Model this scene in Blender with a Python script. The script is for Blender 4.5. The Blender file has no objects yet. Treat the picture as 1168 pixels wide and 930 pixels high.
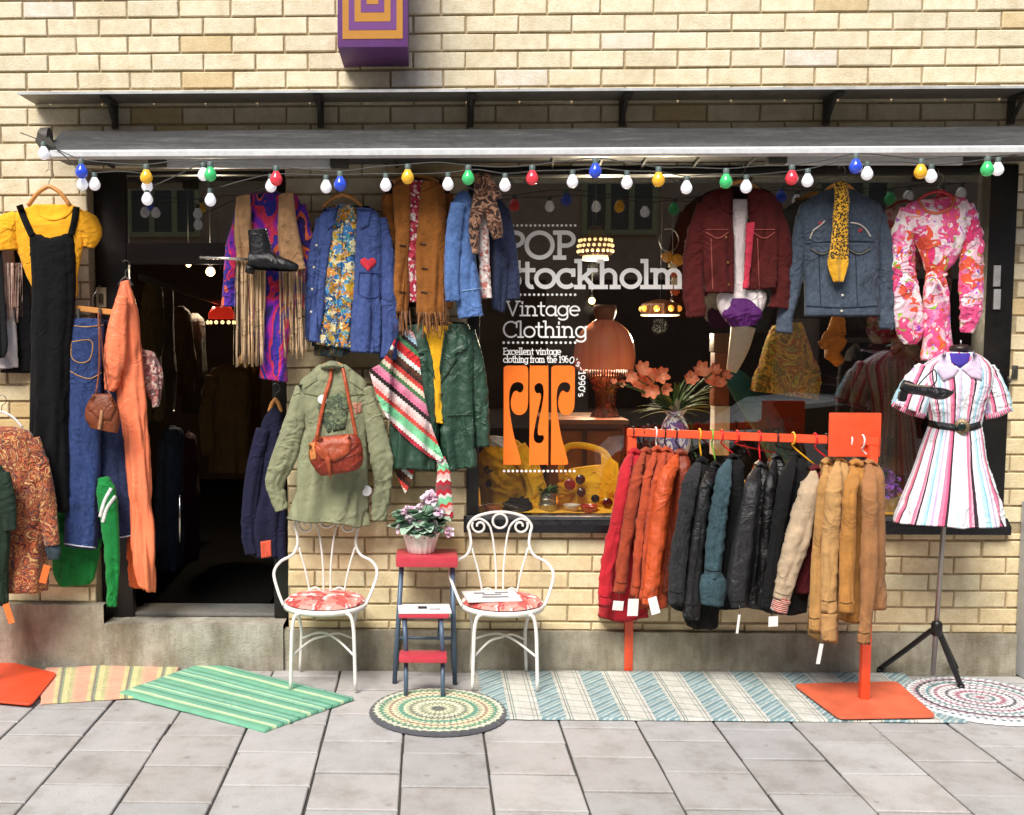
import bpy, bmesh, math, random
from mathutils import Vector, Matrix, noise, geometry
from mathutils.bvhtree import BVHTree
random.seed(7)
SC = bpy.context.scene
COL = SC.collection
PI = math.pi
# ---------------------------------------------------------------- camera model (used to turn photo measurements into places)
F, PX, PY = 1264.0, 452.0, 492.0
CD, EYE = 5.745, 1.73
PITCH, YAW = math.radians(4.7), math.radians(1.6)
CAMROT = Matrix.Rotation(YAW, 3, 'Z') @ Matrix.Rotation(PI/2 - PITCH, 3, 'X')
CAMPOS = Vector((0, -CD, EYE))
def ray(px, py):
    return CAMROT @ Vector(((px-PX)/F, -(py-PY)/F, -1.0))
def P(px, py, Y):
    d = ray(px, py); return CAMPOS + d*((Y+CD)/d.y)
def G(px, py, z=0.0):
    d = ray(px, py); return CAMPOS + d*((z-EYE)/d.z)
def mm(Y):                       # metres per photo pixel at depth Y
    return (Y+CD)/F
# ---------------------------------------------------------------- object helpers
ORG, GEO = {}, {}
def tag(o, label=None, cat=None, group=None, kind=None):
    if label: o['label'] = label
    if cat: o['category'] = cat
    if group: o['group'] = group
    if kind: o['kind'] = kind
    return o
def thing(name, label, cat, loc, group=None, kind=None):
    o = bpy.data.objects.new(name, None); COL.objects.link(o)
    o.empty_display_size = .05
    o.location = loc; ORG[o.name] = Vector(loc)
    return tag(o, label, cat, group, kind)
def sm(t): return t*t*(3-2*t)
def cr(p0, p1, p2, p3, t):
    return 0.5*((2*p1) + (p2-p0)*t + (2*p0-5*p1+4*p2-p3)*t*t + (3*p1-p0-3*p2+p3)*t*t*t)
def spline(pts, n, closed=False):
    out = []; k = len(pts)
    if k == 2 and not closed:
        return [pts[0]+(pts[1]-pts[0])*(i/n) for i in range(n+1)]
    if closed:
        for i in range(n):
            f = i/n*k; a = int(f); t = f-a
            out.append(cr(pts[(a-1) % k], pts[a % k], pts[(a+1) % k], pts[(a+2) % k], t))
        return out
    for i in range(n+1):
        f = i/n*(k-1); a = min(int(f), k-2); t = f-a
        p0 = pts[a-1] if a > 0 else pts[0]*2-pts[1]
        p3 = pts[a+2] if a+2 < k else pts[-1]*2-pts[-2]
        out.append(cr(p0, pts[a], pts[a+1], p3, t))
    return out
def nz(x, y, z): return noise.noise(Vector((x, y, z)))

class MB:
    def __init__(s): s.v = []; s.f = []; s.uv = []; s.c = []; s.mi = []; s.cur = 0
    def add(s, vs, fs, uvs=None, col=None):
        b = len(s.v); s.v += [Vector(v) for v in vs]
        s.uv += list(uvs) if uvs else [(v[0], v[2]) for v in vs]
        s.c += [col or (1, 1, 1)]*len(vs)
        s.f += [tuple(i+b for i in f) for f in fs]; s.mi += [s.cur]*len(fs); return s
    def mat(s, i): s.cur = i; return s
    def box(s, x0, x1, y0, y1, z0, z1, bev=0.0, col=None):
        if bev <= 0:
            v = [(x, y, z) for x in (x0, x1) for y in (y0, y1) for z in (z0, z1)]
            f = [(0,1,3,2),(4,6,7,5),(0,4,5,1),(2,3,7,6),(0,2,6,4),(1,5,7,3)]
            return s.add(v, f, None, col)
        bm = bmesh.new(); bmesh.ops.create_cube(bm, size=1)
        for q in bm.verts:
            q.co = Vector(((x0+x1)/2+q.co.x*(x1-x0), (y0+y1)/2+q.co.y*(y1-y0), (z0+z1)/2+q.co.z*(z1-z0)))
        bmesh.ops.bevel(bm, geom=bm.edges[:], offset=bev, segments=2, affect='EDGES', profile=.6)
        return s.bm(bm, col)
    def bm(s, bm, col=None, M=None):
        bm.verts.index_update()
        s.add([(M @ q.co if M else q.co.copy()) for q in bm.verts], [[q.index for q in f.verts] for f in bm.faces], None, col); bm.free(); return s
    def xbox(s, a, b, w, h, bev=.002):   # a bar from a to b, w wide, h high
        a = Vector(a); b = Vector(b); d = b-a; L = d.length
        bm = bmesh.new(); bmesh.ops.create_cube(bm, size=1)
        for q in bm.verts: q.co = Vector((q.co.x*w, q.co.y*h, q.co.z*L))
        if bev: bmesh.ops.bevel(bm, geom=bm.edges[:], offset=bev, segments=2, affect='EDGES')
        zq = d.to_track_quat('Z', 'Y').to_matrix().to_4x4()
        return s.bm(bm, None, Matrix.Translation((a+b)/2) @ zq)
    def tube(s, pts, r, seg=8, closed=False, sub=0, flat=1.0):
        pts = [Vector(p) for p in pts]
        if sub: pts = spline(pts, sub, closed)
        n = len(pts); vs = []; fs = []
        up = None
        for i, p in enumerate(pts):
            a = pts[i-1] if (i > 0 or closed) else p
            b = pts[(i+1) % n] if (i < n-1 or closed) else p
            t = (b-a); t = t.normalized() if t.length > 1e-9 else Vector((0, 0, 1))
            if up is None:
                up = Vector((0, 1, 0)) if abs(t.y) < .9 else Vector((1, 0, 0))
            u = (up - t*up.dot(t)); u = u.normalized() if u.length > 1e-6 else t.orthogonal().normalized()
            up = u; w = t.cross(u)
            rr = r[min(i*len(r)//n, len(r)-1)] if isinstance(r, (list, tuple)) else r
            for k in range(seg):
                an = 2*PI*k/seg
                vs.append(p+u*math.cos(an)*rr*flat+w*math.sin(an)*rr)
        m = n if closed else n-1
        for i in range(m):
            for k in range(seg):
                fs.append((i*seg+k, i*seg+(k+1) % seg, ((i+1) % n)*seg+(k+1) % seg, ((i+1) % n)*seg+k))
        if not closed:
            fs.append(tuple(range(seg-1, -1, -1))); fs.append(tuple((n-1)*seg+k for k in range(seg)))
        return s.add(vs, fs)
    def lathe(s, prof, c, seg=24, axis='Z', flute=0, fl=0.0):
        c = Vector(c); vs = []; fs = []
        for (r, z) in prof:
            for k in range(seg):
                a = 2*PI*k/seg; rr = r*(1+fl*math.cos(a*flute)) if flute else r
                if axis == 'Z': q = Vector((rr*math.cos(a), rr*math.sin(a), z))
                elif axis == 'Y': q = Vector((rr*math.cos(a), z, rr*math.sin(a)))
                else: q = Vector((z, rr*math.cos(a), rr*math.sin(a)))
                vs.append(c+q)
        for i in range(len(prof)-1):
            for k in range(seg):
                fs.append((i*seg+k, i*seg+(k+1) % seg, (i+1)*seg+(k+1) % seg, (i+1)*seg+k))
        return s.add(vs, fs)
    # a hanging cloth body: rows are (left px, left py, right px, right py [, half depth [, dY]])
    def loft(s, rows, Y=-.17, d=.05, n=60, m=60, ex=2.4, fold=.016, ff=20, seed=0, wr=.0055, ws=11, hem=.006, dip=0, top=True, bot=True, env=.25, uvn=False):
        R = []; slant = 1 if seed % 2 else -1
        for r in rows:
            dep = r[4] if len(r) > 4 else d
            yy = Y+(r[5] if len(r) > 5 else 0)
            R.append((P(r[0], r[1], yy), P(r[2], r[3], yy), Vector((dep, 0, 0))))
        Ls = spline([r[0] for r in R], n); Rs = spline([r[1] for r in R], n); Ds = spline([r[2] for r in R], n)
        vs = []; fs = []; uv = []; vlen = 0; prev = None; F0 = Vector((0, -1, 0))
        tot = sum(((Ls[i]+Rs[i])/2-(Ls[i-1]+Rs[i-1])/2).length for i in range(1, n+1)) or 1
        for i in range(n+1):
            mid = (Ls[i]+Rs[i])/2; h = (Rs[i]-Ls[i])/2; w = h.length; dep = max(Ds[i].x*.75, .002)
            if prev is not None: vlen += (mid-prev).length
            prev = mid; t = vlen/tot; e = env+(1-env)*sm(min(1, t))
            hn = h.normalized()
            for j in range(m):
                th = 2*PI*j/m; c = math.cos(th); q = math.sin(th)
                cc = math.copysign(abs(c)**(2/ex), c); ss = math.copysign(abs(q)**(2/ex), q)
                p = mid+h*cc+F0*dep*ss
                nr = (hn*c+F0*q)
                sd = 0 if q >= 0 else 37
                x = cc*w
                f1 = nz(x*ff+seed*7.3, vlen*ff*.11+sd, seed*3.1)*fold*e*1.9
                f1 += nz(x*ff*2.1+seed*2.7, vlen*ff*.22+sd, seed*5.7+9)*fold*e*.7
                f1 -= max(0, 1-abs(nz(x*ff*.6+seed, vlen*ff*.10+sd, seed*2+3))*5)**2*fold*e*1.0
                ga = p.x+p.z*.6*slant; gb = p.z-p.x*.6*slant
                wx = nz(p.x*5+seed, p.z*5, seed)*.05; wz = nz(p.x*5, p.z*5+seed, seed+8)*.05
                ga += wx; gb += wz
                mk = .35+.65*sm(max(0, min(1, .5+1.6*nz(p.x*4.5+seed*2, p.y*3, p.z*4.5))))
                f2 = math.exp(-(nz(ga*ws*.45+seed, p.y*ws*.5, gb*ws*1.5+seed)/.10)**2)*wr*.8*mk
                f2 -= math.exp(-(nz(gb*ws*.6+seed*2, p.y*ws*.6, ga*ws*1.7+seed+4)/.09)**2)*wr*.6*mk
                f2 += nz(p.x*ws*.45+seed, p.y*ws*.5, p.z*ws*.45)*wr*.5
                k = 1.0 if abs(q) > .25 else .55
                p += nr*(f1+f2)*k
                if t > .9: p.z += hem*nz(x*9+seed, sd, 3.3)*(t-.9)*10
                if dip and t < .3 and q > 0: p.z -= dip*mm(Y)*(1-cc*cc)*(1-t/.3)
                vs.append(p)
                uv.append((math.atan2(c, q)/PI, vlen) if uvn else (x, vlen))
        for i in range(n):
            for j in range(m):
                fs.append((i*m+j, (i+1)*m+j, (i+1)*m+(j+1) % m, i*m+(j+1) % m))
        def ring(base, up, shr):
            ce = sum((vs[base+j] for j in range(m)), Vector())/m
            b2 = len(vs)
            for j in range(m):
                vs.append(vs[base+j]+(ce-vs[base+j])*shr+Vector((0, 0, up))); uv.append(uv[base+j])
            return b2, ce
        if top:
            b2, ce = ring(0, .003, .35)
            for j in range(m): fs.append((b2+j, j, (j+1) % m, b2+(j+1) % m))
            vs.append(ce); uv.append(uv[0])
            for j in range(m): fs.append((len(vs)-1, b2+j, b2+(j+1) % m))
        if bot:
            b0 = n*m; b2, ce = ring(b0, .012, .08)
            for j in range(m): fs.append((b0+j, b2+j, b2+(j+1) % m, b0+(j+1) % m))
        return s.add(vs, fs, uv)
    # tube of cloth along a path of (px, py, half width px [, half depth [, dY]])
    def sleeve(s, path, Y=-.17, dr=.8, n=48, m=32, **kw):
        pts = [Vector((p[0], p[1], 0)) for p in path]; rows = []
        for i, p in enumerate(path):
            a = pts[max(0, i-1)]; b = pts[min(len(pts)-1, i+1)]
            t = (b-a).normalized(); nx, ny = t.y, -t.x
            w = p[2]
            dep = p[3] if len(p) > 3 else w*mm(Y)*dr
            rows.append((p[0]-nx*w, p[1]-ny*w, p[0]+nx*w, p[1]+ny*w, dep, p[4] if len(p) > 4 else 0))
        o = dict(wr=.0085, fold=.009, ex=2.1, hem=0); o.update(kw)
        return s.loft(rows, Y=Y, n=n, m=m, **o)
    # flat ribbon over other meshes, following photo points
    def strip(s, pts, w, trees, off=.004, n=None, Y=-.25, dome=.002):
        q = [Vector((a, b, 0)) for a, b in pts]
        n = n or max(6, int(sum((q[i]-q[i-1]).length for i in range(1, len(q)))/2.5))
        q = spline(q, n); vs = []; fs = []; uv = []; lv = None; acc = 0
        for i, p in enumerate(q):
            t = (q[min(i+1, n)]-q[max(i-1, 0)]).normalized(); nv = Vector((-t.y, t.x, 0))
            ww = w[0]+(w[1]-w[0])*i/n if isinstance(w, tuple) else w
            if i: acc += (q[i]-q[i-1]).length*mm(Y)
            for k, (e, dm) in enumerate(((-.5, -off*.9), (-.42, 0), (0, dome), (.42, 0), (.5, -off*.9))):
                z = p+nv*e*ww
                c = proj(z.x, z.y, trees, off+dm, lv if lv is not None else Y)
                lv = c.y+off
                vs.append(c); uv.append((e*ww*mm(Y), acc))
        for i in range(n):
            for k in range(4): fs.append((i*5+k, i*5+k+1, (i+1)*5+k+1, (i+1)*5+k))
        return s.add(vs, fs, uv)
    def patch(s, poly, trees, off=.004, rings=5, Y=-.25, res=3.0, rim=True):
        pts = []
        k = len(poly)
        for i in range(k):
            a = Vector(poly[i]).to_2d() if len(poly[i]) > 2 else Vector(poly[i]); b = Vector(poly[(i+1) % k])
            mseg = max(1, int((b-a).length/res))
            for j in range(mseg): pts.append(a+(b-a)*(j/mseg))
        c = sum(pts, Vector((0, 0)))/len(pts); N = len(pts); vs = []; fs = []; uv = []
        cc = proj(c.x, c.y, trees, off, Y); vs.append(cc); uv.append((0, 0))
        for r in range(1, rings+1):
            for p in pts:
                z = c+(p-c)*(r/rings); q = proj(z.x, z.y, trees, off*(.55 if r == rings else 1), Y)
                vs.append(q); uv.append(((z.x-c.x)*mm(Y), (z.y-c.y)*mm(Y)))
        for j in range(N): fs.append((0, 1+j, 1+(j+1) % N))
        for r in range(rings-1):
            for j in range(N): fs.append((1+r*N+j, 1+(r+1)*N+j, 1+(r+1)*N+(j+1) % N, 1+r*N+(j+1) % N))
        if rim:
            b0 = 1+(rings-1)*N; b2 = len(vs)
            for j, p in enumerate(pts):
                d = ray(p.x, p.y).normalized(); vs.append(vs[b0+j]+d*(off*.9)); uv.append(uv[b0+j])
            for j in range(N): fs.append((b0+j, b2+j, b2+(j+1) % N, b0+(j+1) % N))
        return s.add(vs, fs, uv)
    def sheet(s, A, B, Y=-.25, nu=40, nv=24, wr=.006, ws=14, seed=0, th=.004, trees=None, off=.008):
        a = spline([Vector((p[0], p[1], p[2] if len(p) > 2 else Y)) for p in A], nu); b = spline([Vector((p[0], p[1], p[2] if len(p) > 2 else Y)) for p in B], nu)
        vs = []; uv = []; fs = []
        for side in (0, 1):
            for i in range(nu+1):
                for j in range(nv+1):
                    q = a[i]+(b[i]-a[i])*(j/nv)
                    if trees: p = proj(q.x, q.y, trees, off, q.z)
                    else: p = P(q.x, q.y, q.z)
                    p.y += nz(p.x*ws+seed, p.z*ws, seed)*wr+side*th
                    vs.append(p); uv.append((q.x*.01, q.y*.01))
        K = (nu+1)*(nv+1)
        for side in (0, 1):
            for i in range(nu):
                for j in range(nv):
                    z = side*K+i*(nv+1)+j
                    fs.append((z, z+1, z+nv+2, z+nv+1))
        return s.add(vs, fs, uv)
    def fringe(s, x0, x1, yt, yb, n, Y, w=2.2, seed=1, lean=0, jit=6, tail=.4):
        rg = random.Random(seed)
        for i in range(n):
            x = x0+(x1-x0)*(i+.5)/n+rg.uniform(-.6, .6); Yj = Y+rg.uniform(-.012, .012)
            yt_ = yt(x) if callable(yt) else yt
            L = yb+rg.uniform(-jit, jit*.4)-yt_; vs = []; fs = []; ph = rg.uniform(0, 9); K = 9
            dx = rg.uniform(-2.5, 2.5)+lean
            for k in range(K+1):
                t = k/K; cx = x+dx*t+math.sin(ph+t*4)*.8*t; a = ph+t*rg.uniform(1, 3); ww = w*.5*(1-tail*t)
                p = P(cx, yt_+L*t, Yj+math.sin(ph*2+t*3)*.006)
                u = Vector((math.cos(a)*.55+.45, math.sin(a)*.6, 0))*ww*mm(Y)
                vs += [p-u, p+Vector((0, -.0015, 0)), p+u, p+Vector((0, .002, 0))]
            for k in range(K):
                for e in range(4): fs.append((k*4+e, k*4+(e+1) % 4, (k+1)*4+(e+1) % 4, (k+1)*4+e))
            fs.append((K*4, K*4+1, K*4+2, K*4+3))
            g = rg.uniform(.6, 1.15); s.add(vs, fs, None, (g, g, g))
        return s
    def dot(s, px, py, r, trees, off=.006, Y=-.25, h=.004, seg=14):
        c = proj(px, py, trees, off-.004, Y); R = r*mm(c.y); d = (CAMPOS-c).normalized()
        u = d.cross(Vector((0, 0, 1))).normalized(); w = d.cross(u); vs = []; fs = []
        for (rr, hh) in ((1, -.3), (1, .6), (.9, .95), (.5, 1.05)):
            for k in range(seg): a = 2*PI*k/seg; vs.append(c+(u*math.cos(a)+w*math.sin(a))*R*rr+d*h*hh)
        for i in range(3):
            for k in range(seg): fs.append((i*seg+k, i*seg+(k+1) % seg, (i+1)*seg+(k+1) % seg, (i+1)*seg+k))
        fs.append(tuple(3*seg+k for k in range(seg)))
        return s.add(vs, fs)
    def build(s, name, mats, parent=None, smooth=True, label=None, auto=None):
        if parent is not None: org = ORG[parent.name]
        else:
            xs = [v.x for v in s.v]; ys = [v.y for v in s.v]; zs = [v.z for v in s.v]
            org = Vector(((min(xs)+max(xs))/2, (min(ys)+max(ys))/2, min(zs)))
        me = bpy.data.meshes.new(name)
        me.from_pydata([v-org for v in s.v], [], s.f); me.update()
        bm = bmesh.new(); bm.from_mesh(me); bmesh.ops.recalc_face_normals(bm, faces=bm.faces[:]); bm.to_mesh(me); bm.free()
        ul = me.uv_layers.new(name='UVMap')
        li = [0]*len(me.loops); me.loops.foreach_get('vertex_index', li)
        fl = []
        for i in li: fl += s.uv[i]
        ul.data.foreach_set('uv', fl)
        if any(c != (1, 1, 1) for c in s.c):
            ca = me.color_attributes.new('col', 'FLOAT_COLOR', 'POINT'); fl = []
            for c in s.c: fl += [c[0], c[1], c[2], 1]
            ca.data.foreach_set('color', fl)
        for m in (mats if isinstance(mats, (list, tuple)) else [mats]): me.materials.append(m)
        if len(me.polygons) == len(s.mi): me.polygons.foreach_set('material_index', s.mi)
        if smooth:
            me.shade_smooth()
            if auto: me.set_sharp_from_angle(angle=math.radians(auto))
        o = bpy.data.objects.new(name, me); COL.objects.link(o)
        if parent is not None: o.parent = parent
        else: o.location = org
        ORG[o.name] = org; GEO[o.name] = s
        if label: o['label'] = label
        return o
_T = {}
def tree(o):
    if o.name not in _T: _T[o.name] = BVHTree.FromPolygons(GEO[o.name].v, [f for f in GEO[o.name].f])
    return _T[o.name]
def proj(px, py, objs, off, Y):
    d = ray(px, py).normalized(); best = None
    for o in objs or ():
        h = tree(o).ray_cast(CAMPOS, d)
        if h[0] is not None and (best is None or h[3] < best[1]): best = (h[0], h[3])
    if best: return best[0]-d*off
    return P(px, py, Y)-d*off
# ---------------------------------------------------------------- materials
def lin(h, k=.85):
    h = h.lstrip('#'); c = [int(h[i:i+2], 16)/255 for i in (0, 2, 4)]
    return tuple(((x/12.92) if x <= .04045 else ((x+.055)/1.055)**2.4)*k for x in c)
def c4(c): return (c[0], c[1], c[2], 1)
class NT:
    def __init__(s, name):
        s.m = bpy.data.materials.new(name); s.m.use_nodes = True; s.t = s.m.node_tree
        s.b = s.t.nodes['Principled BSDF']; s.tc = s.t.nodes.new('ShaderNodeTexCoord')
    def n(s, typ, **kw):
        q = s.t.nodes.new('ShaderNode'+typ)
        for k, v in kw.items():
            if k in ('op', 'operation'): q.operation = v
            elif hasattr(q, k) and k not in q.inputs: setattr(q, k, v)
            else: q.inputs[k].default_value = v
        return q
    def l(s, a, b): s.t.links.new(a, b)
    def noise(s, co, scale, det=4, rough=.6, dist=0):
        q = s.n('TexNoise'); q.inputs['Scale'].default_value = scale; q.inputs['Detail'].default_value = det
        q.inputs['Roughness'].default_value = rough; q.inputs['Distortion'].default_value = dist
        s.l(co, q.inputs['Vector']); return q
    def ramp(s, fac, stops, const=False):
        q = s.n('ValToRGB'); r = q.color_ramp; r.interpolation = 'CONSTANT' if const else 'LINEAR'
        while len(r.elements) < len(stops): r.elements.new(.5)
        for e, (p, c) in zip(r.elements, stops): e.position = p; e.color = c4(c)
        s.l(fac, q.inputs[0]); return q.outputs[0]
    def math(s, op, a, b=None, c=None):
        q = s.n('Math', op=op)
        for i, x in enumerate((a, b, c)):
            if x is None: continue
            if isinstance(x, (int, float)): q.inputs[i].default_value = x
            else: s.l(x, q.inputs[i])
        return q.outputs[0]
    def mix(s, fac, a, b, typ='MIX'):
        q = s.n('Mix', data_type='RGBA', blend_type=typ)
        for i, x in ((0, fac), (6, a), (7, b)):
            if isinstance(x, (int, float)): q.inputs[i].default_value = x
            elif isinstance(x, tuple): q.inputs[i].default_value = c4(x)
            else: s.l(x, q.inputs[i])
        return q.outputs[2]
    def bump(s, h, dist, strength=1):
        q = s.n('Bump'); q.inputs['Distance'].default_value = dist; q.inputs['Strength'].default_value = strength
        s.l(h, q.inputs['Height']); s.l(q.outputs[0], s.b.inputs['Normal'])
    def set(s, **kw):
        for k, v in kw.items(): s.b.inputs[k.replace('_', ' ')].default_value = v
    def sep(s, v):
        q = s.n('SeparateXYZ'); s.l(v, q.inputs[0]); return q.outputs
    def comb(s, x, y, z=0.0):
        q = s.n('CombineXYZ')
        for i, a in enumerate((x, y, z)):
            if isinstance(a, (int, float)): q.inputs[i].default_value = a
            else: s.l(a, q.inputs[i])
        return q.outputs[0]
def creases(N, co, dist, sc=11.0):
    n = N.noise(co, sc, 2, .5, 1.0); mk = N.noise(co, 4.0, 2, .5)
    r = N.ramp(n.outputs[0], [(.40, (0,)*3), (.495, (1,)*3), (.505, (1,)*3), (.60, (0,)*3)])
    mp = N.n('Mapping'); N.l(co, mp.inputs[0]); mp.inputs['Scale'].default_value = (1, 1, .28)
    n2 = N.noise(mp.outputs[0], sc*2.2, 2, .5, .6)
    h = N.math('ADD', N.math('MULTIPLY', r, N.ramp(mk.outputs[0], [(.42, (0,)*3), (.62, (1,)*3)])), N.math('MULTIPLY', n2.outputs[0], .9))
    q = N.n('Bump'); q.inputs['Distance'].default_value = dist; N.l(h, q.inputs['Height'])
    for l in list(N.b.inputs['Normal'].links): N.l(q.outputs[0], l.from_node.inputs['Normal'])
def finish_cloth(N, base, var, rough, bump, scale=9, sheen=.25, weave=900, cre=.007):
    co = N.tc.outputs['Object']
    n1 = N.noise(co, scale, 5, .65)
    f = N.ramp(n1.outputs[0], [(.3, (1-var,)*3), (.7, (1+var*.6,)*3)])
    N.l(N.mix(1.0, base, f, 'MULTIPLY'), N.b.inputs['Base Color'])
    n2 = N.noise(co, weave, 2, .5); n3 = N.noise(co, 45, 4, .6)
    N.bump(N.math('ADD', N.math('MULTIPLY', n2.outputs[0], .35), N.math('MULTIPLY', n3.outputs[0], .55)), bump)
    if cre: creases(N, co, cre)
    N.set(Roughness=rough)
    N.b.inputs['Sheen Weight'].default_value = sheen
    N.b.inputs['Specular IOR Level'].default_value = .3
    return N.m
MC = {}
def cloth(name, hexc, var=.22, rough=.88, bump=.004, k=.85, sheen=.08, scale=9, cre=.0045):
    if name in MC: return MC[name]
    N = NT(name); MC[name] = finish_cloth(N, lin(hexc, k), var, rough, bump, scale, sheen if sum(lin(hexc)) > .25 else .02, 900, cre); return MC[name]
def denim(name, hexc, k=.85, var=.3):
    N = NT(name); co = N.tc.outputs['Object']
    w = N.noise(co, 55, 5, .7); c = lin(hexc, k)
    mp = N.n('Mapping'); N.l(co, mp.inputs[0]); mp.inputs['Scale'].default_value = (260, 260, 40)
    sl = N.noise(mp.outputs[0], 1, 3, .6)
    b = N.mix(N.ramp(w.outputs[0], [(.35, (0,)*3), (.8, (.55,)*3)]), tuple(x*.75 for x in c), tuple(min(1, x*1.5+.04) for x in c))
    b = N.mix(N.ramp(sl.outputs[0], [(.4, (0,)*3), (.8, (.35,)*3)]), b, tuple(min(1, x*1.6+.08) for x in c))
    return finish_cloth(N, b, var, .9, .004, 7, .05, 900, .0045)
def leather(name, hexc, k=.85, rough=.38, var=.3, sc=40):
    N = NT(name); co = N.tc.outputs['Object']; c = lin(hexc, k)
    n = N.noise(co, 8, 6, .65); b = N.mix(N.ramp(n.outputs[0], [(.3, (0,)*3), (.75, (1,)*3)]), tuple(x*(1-var) for x in c), tuple(min(1, x*(1+var*.6)) for x in c))
    N.l(b, N.b.inputs['Base Color'])
    v = N.n('TexVoronoi', feature='F1'); N.l(co, v.inputs['Vector']); v.inputs['Scale'].default_value = 350
    n3 = N.noise(co, sc, 5, .6)
    N.bump(N.math('ADD', N.math('MULTIPLY', v.outputs[0], .12), n3.outputs[0]), .006)
    creases(N, co, .005, 10)
    r = N.ramp(n3.outputs[0], [(.3, (rough-.06,)*3), (.8, (rough+.25,)*3)]); N.l(r, N.b.inputs['Roughness'])
    return N.m
def suede(name, hexc, k=.85, var=.3):
    N = NT(name); co = N.tc.outputs['Object']; c = lin(hexc, k)
    at = N.n('Attribute', attribute_name='col')
    n = N.noise(co, 22, 6, .7); b = N.mix(N.ramp(n.outputs[0], [(.3, (0,)*3), (.7, (1,)*3)]), tuple(x*(1-var) for x in c), tuple(min(1, x*(1+var*.5)) for x in c))
    m = finish_cloth(N, b, .25, .95, .004, 6, .06, 900, .004)
    return m
def fringem(name, hexc, k=.85):
    N = NT(name); at = N.n('Attribute', attribute_name='col')
    return finish_cloth(N, N.mix(1.0, lin(hexc, k), at.outputs[0], 'MULTIPLY'), .2, .9, .002)
def blotch(name, cols, scale=30, dist=.6, k=.85, rough=.85, sheen=.15, small=None, st=(1, 1, 1)):
    N = NT(name); co = N.tc.outputs['Object']
    mp = N.n('Mapping'); N.l(co, mp.inputs[0]); mp.inputs['Scale'].default_value = st; co = mp.outputs[0]
    ns = N.noise(co, scale*.5, 3, .6)
    va = N.n('VectorMath', operation='MULTIPLY_ADD'); N.l(ns.outputs['Color'], va.inputs[0]); va.inputs[1].default_value = (dist/scale*6,)*3; N.l(co, va.inputs[2])
    v = N.n('TexVoronoi', feature='F1'); N.l(va.outputs[0], v.inputs['Vector']); v.inputs['Scale'].default_value = scale
    sp = N.sep(v.outputs['Color']); L = len(cols)
    b = N.ramp(sp[0], [(i/L, lin(c, k)) for i, c in enumerate(cols)], True)
    if small:
        v2 = N.n('TexVoronoi', feature='F1'); N.l(va.outputs[0], v2.inputs['Vector']); v2.inputs['Scale'].default_value = scale*2.3
        s2 = N.sep(v2.outputs['Color'])
        fac = N.math('MULTIPLY', N.math('LESS_THAN', v2.outputs['Distance'], .38), N.math('GREATER_THAN', s2[1], .45))
        L2 = len(small); b = N.mix(fac, b, N.ramp(s2[0], [(i/L2, lin(c, k)) for i, c in enumerate(small)], True))
    return finish_cloth(N, b, .15, rough, .003, 9, sheen)
def swirl(name, cols, scale=5, bands=3, dist=1.5, k=.85, rough=.7, st=(1, 1, 1)):
    N = NT(name); co = N.tc.outputs['Object']
    mp = N.n('Mapping'); N.l(co, mp.inputs[0]); mp.inputs['Scale'].default_value = st
    n = N.noise(mp.outputs[0], scale, 2, .5, dist)
    f = N.math('FRACT', N.math('MULTIPLY', n.outputs[0], bands)); L = len(cols)
    b = N.ramp(f, [(i/L, lin(c, k)) for i, c in enumerate(cols)], True)
    return finish_cloth(N, b, .15, rough, .003)
def paisley(name, base, cols, k=.85, scale=26):
    N = NT(name); co = N.tc.outputs['Object']
    ns = N.noise(co, 14, 3, .6)
    va = N.n('VectorMath', operation='MULTIPLY_ADD'); N.l(ns.outputs['Color'], va.inputs[0]); va.inputs[1].default_value = (.09,)*3; N.l(co, va.inputs[2])
    v = N.n('TexVoronoi', feature='F1'); N.l(va.outputs[0], v.inputs['Vector']); v.inputs['Scale'].default_value = scale
    f = N.math('FRACT', N.math('MULTIPLY', v.outputs['Distance'], 5.5)); L = len(cols)
    b = N.ramp(f, [(i/L, lin(c, k)) for i, c in enumerate(cols)], True)
    n2 = N.noise(co, 60, 2, .5)
    b = N.mix(N.math('GREATER_THAN', n2.outputs[0], .6), b, lin(base, k))
    return finish_cloth(N, b, .15, .85, .003)
def uvstripes(name, stops, period, axis=0, k=.85, rough=.9, zig=0, zper=.02, ang=None, bump=.003, sheen=.2, soft=False, cross=None):
    N = NT(name); u = N.sep(N.tc.outputs['UV'])
    a, b2 = (u[0], u[1]) if axis == 0 else (u[1], u[0])
    if ang is not None:
        ca, sa = math.cos(ang), math.sin(ang)
        a = N.math('ADD', N.math('MULTIPLY', u[0], ca), N.math('MULTIPLY', u[1], sa))
        b2 = N.math('SUBTRACT', N.math('MULTIPLY', u[1], ca), N.math('MULTIPLY', u[0], sa))
    if zig:
        a = N.math('ADD', a, N.math('PINGPONG', b2, zper)) if zig > 0 else a
    wob = N.noise(N.tc.outputs['UV'], 30, 2, .5)
    a = N.math('ADD', a, N.math('MULTIPLY', wob.outputs[0], period*.012))
    f = N.math('FRACT', N.math('DIVIDE', a, period))
    b = N.ramp(f, [(p, lin(c, k)) for p, c in stops], not soft)
    return finish_cloth(N, b, .15, rough, bump, 9, sheen, 900, .004)
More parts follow.
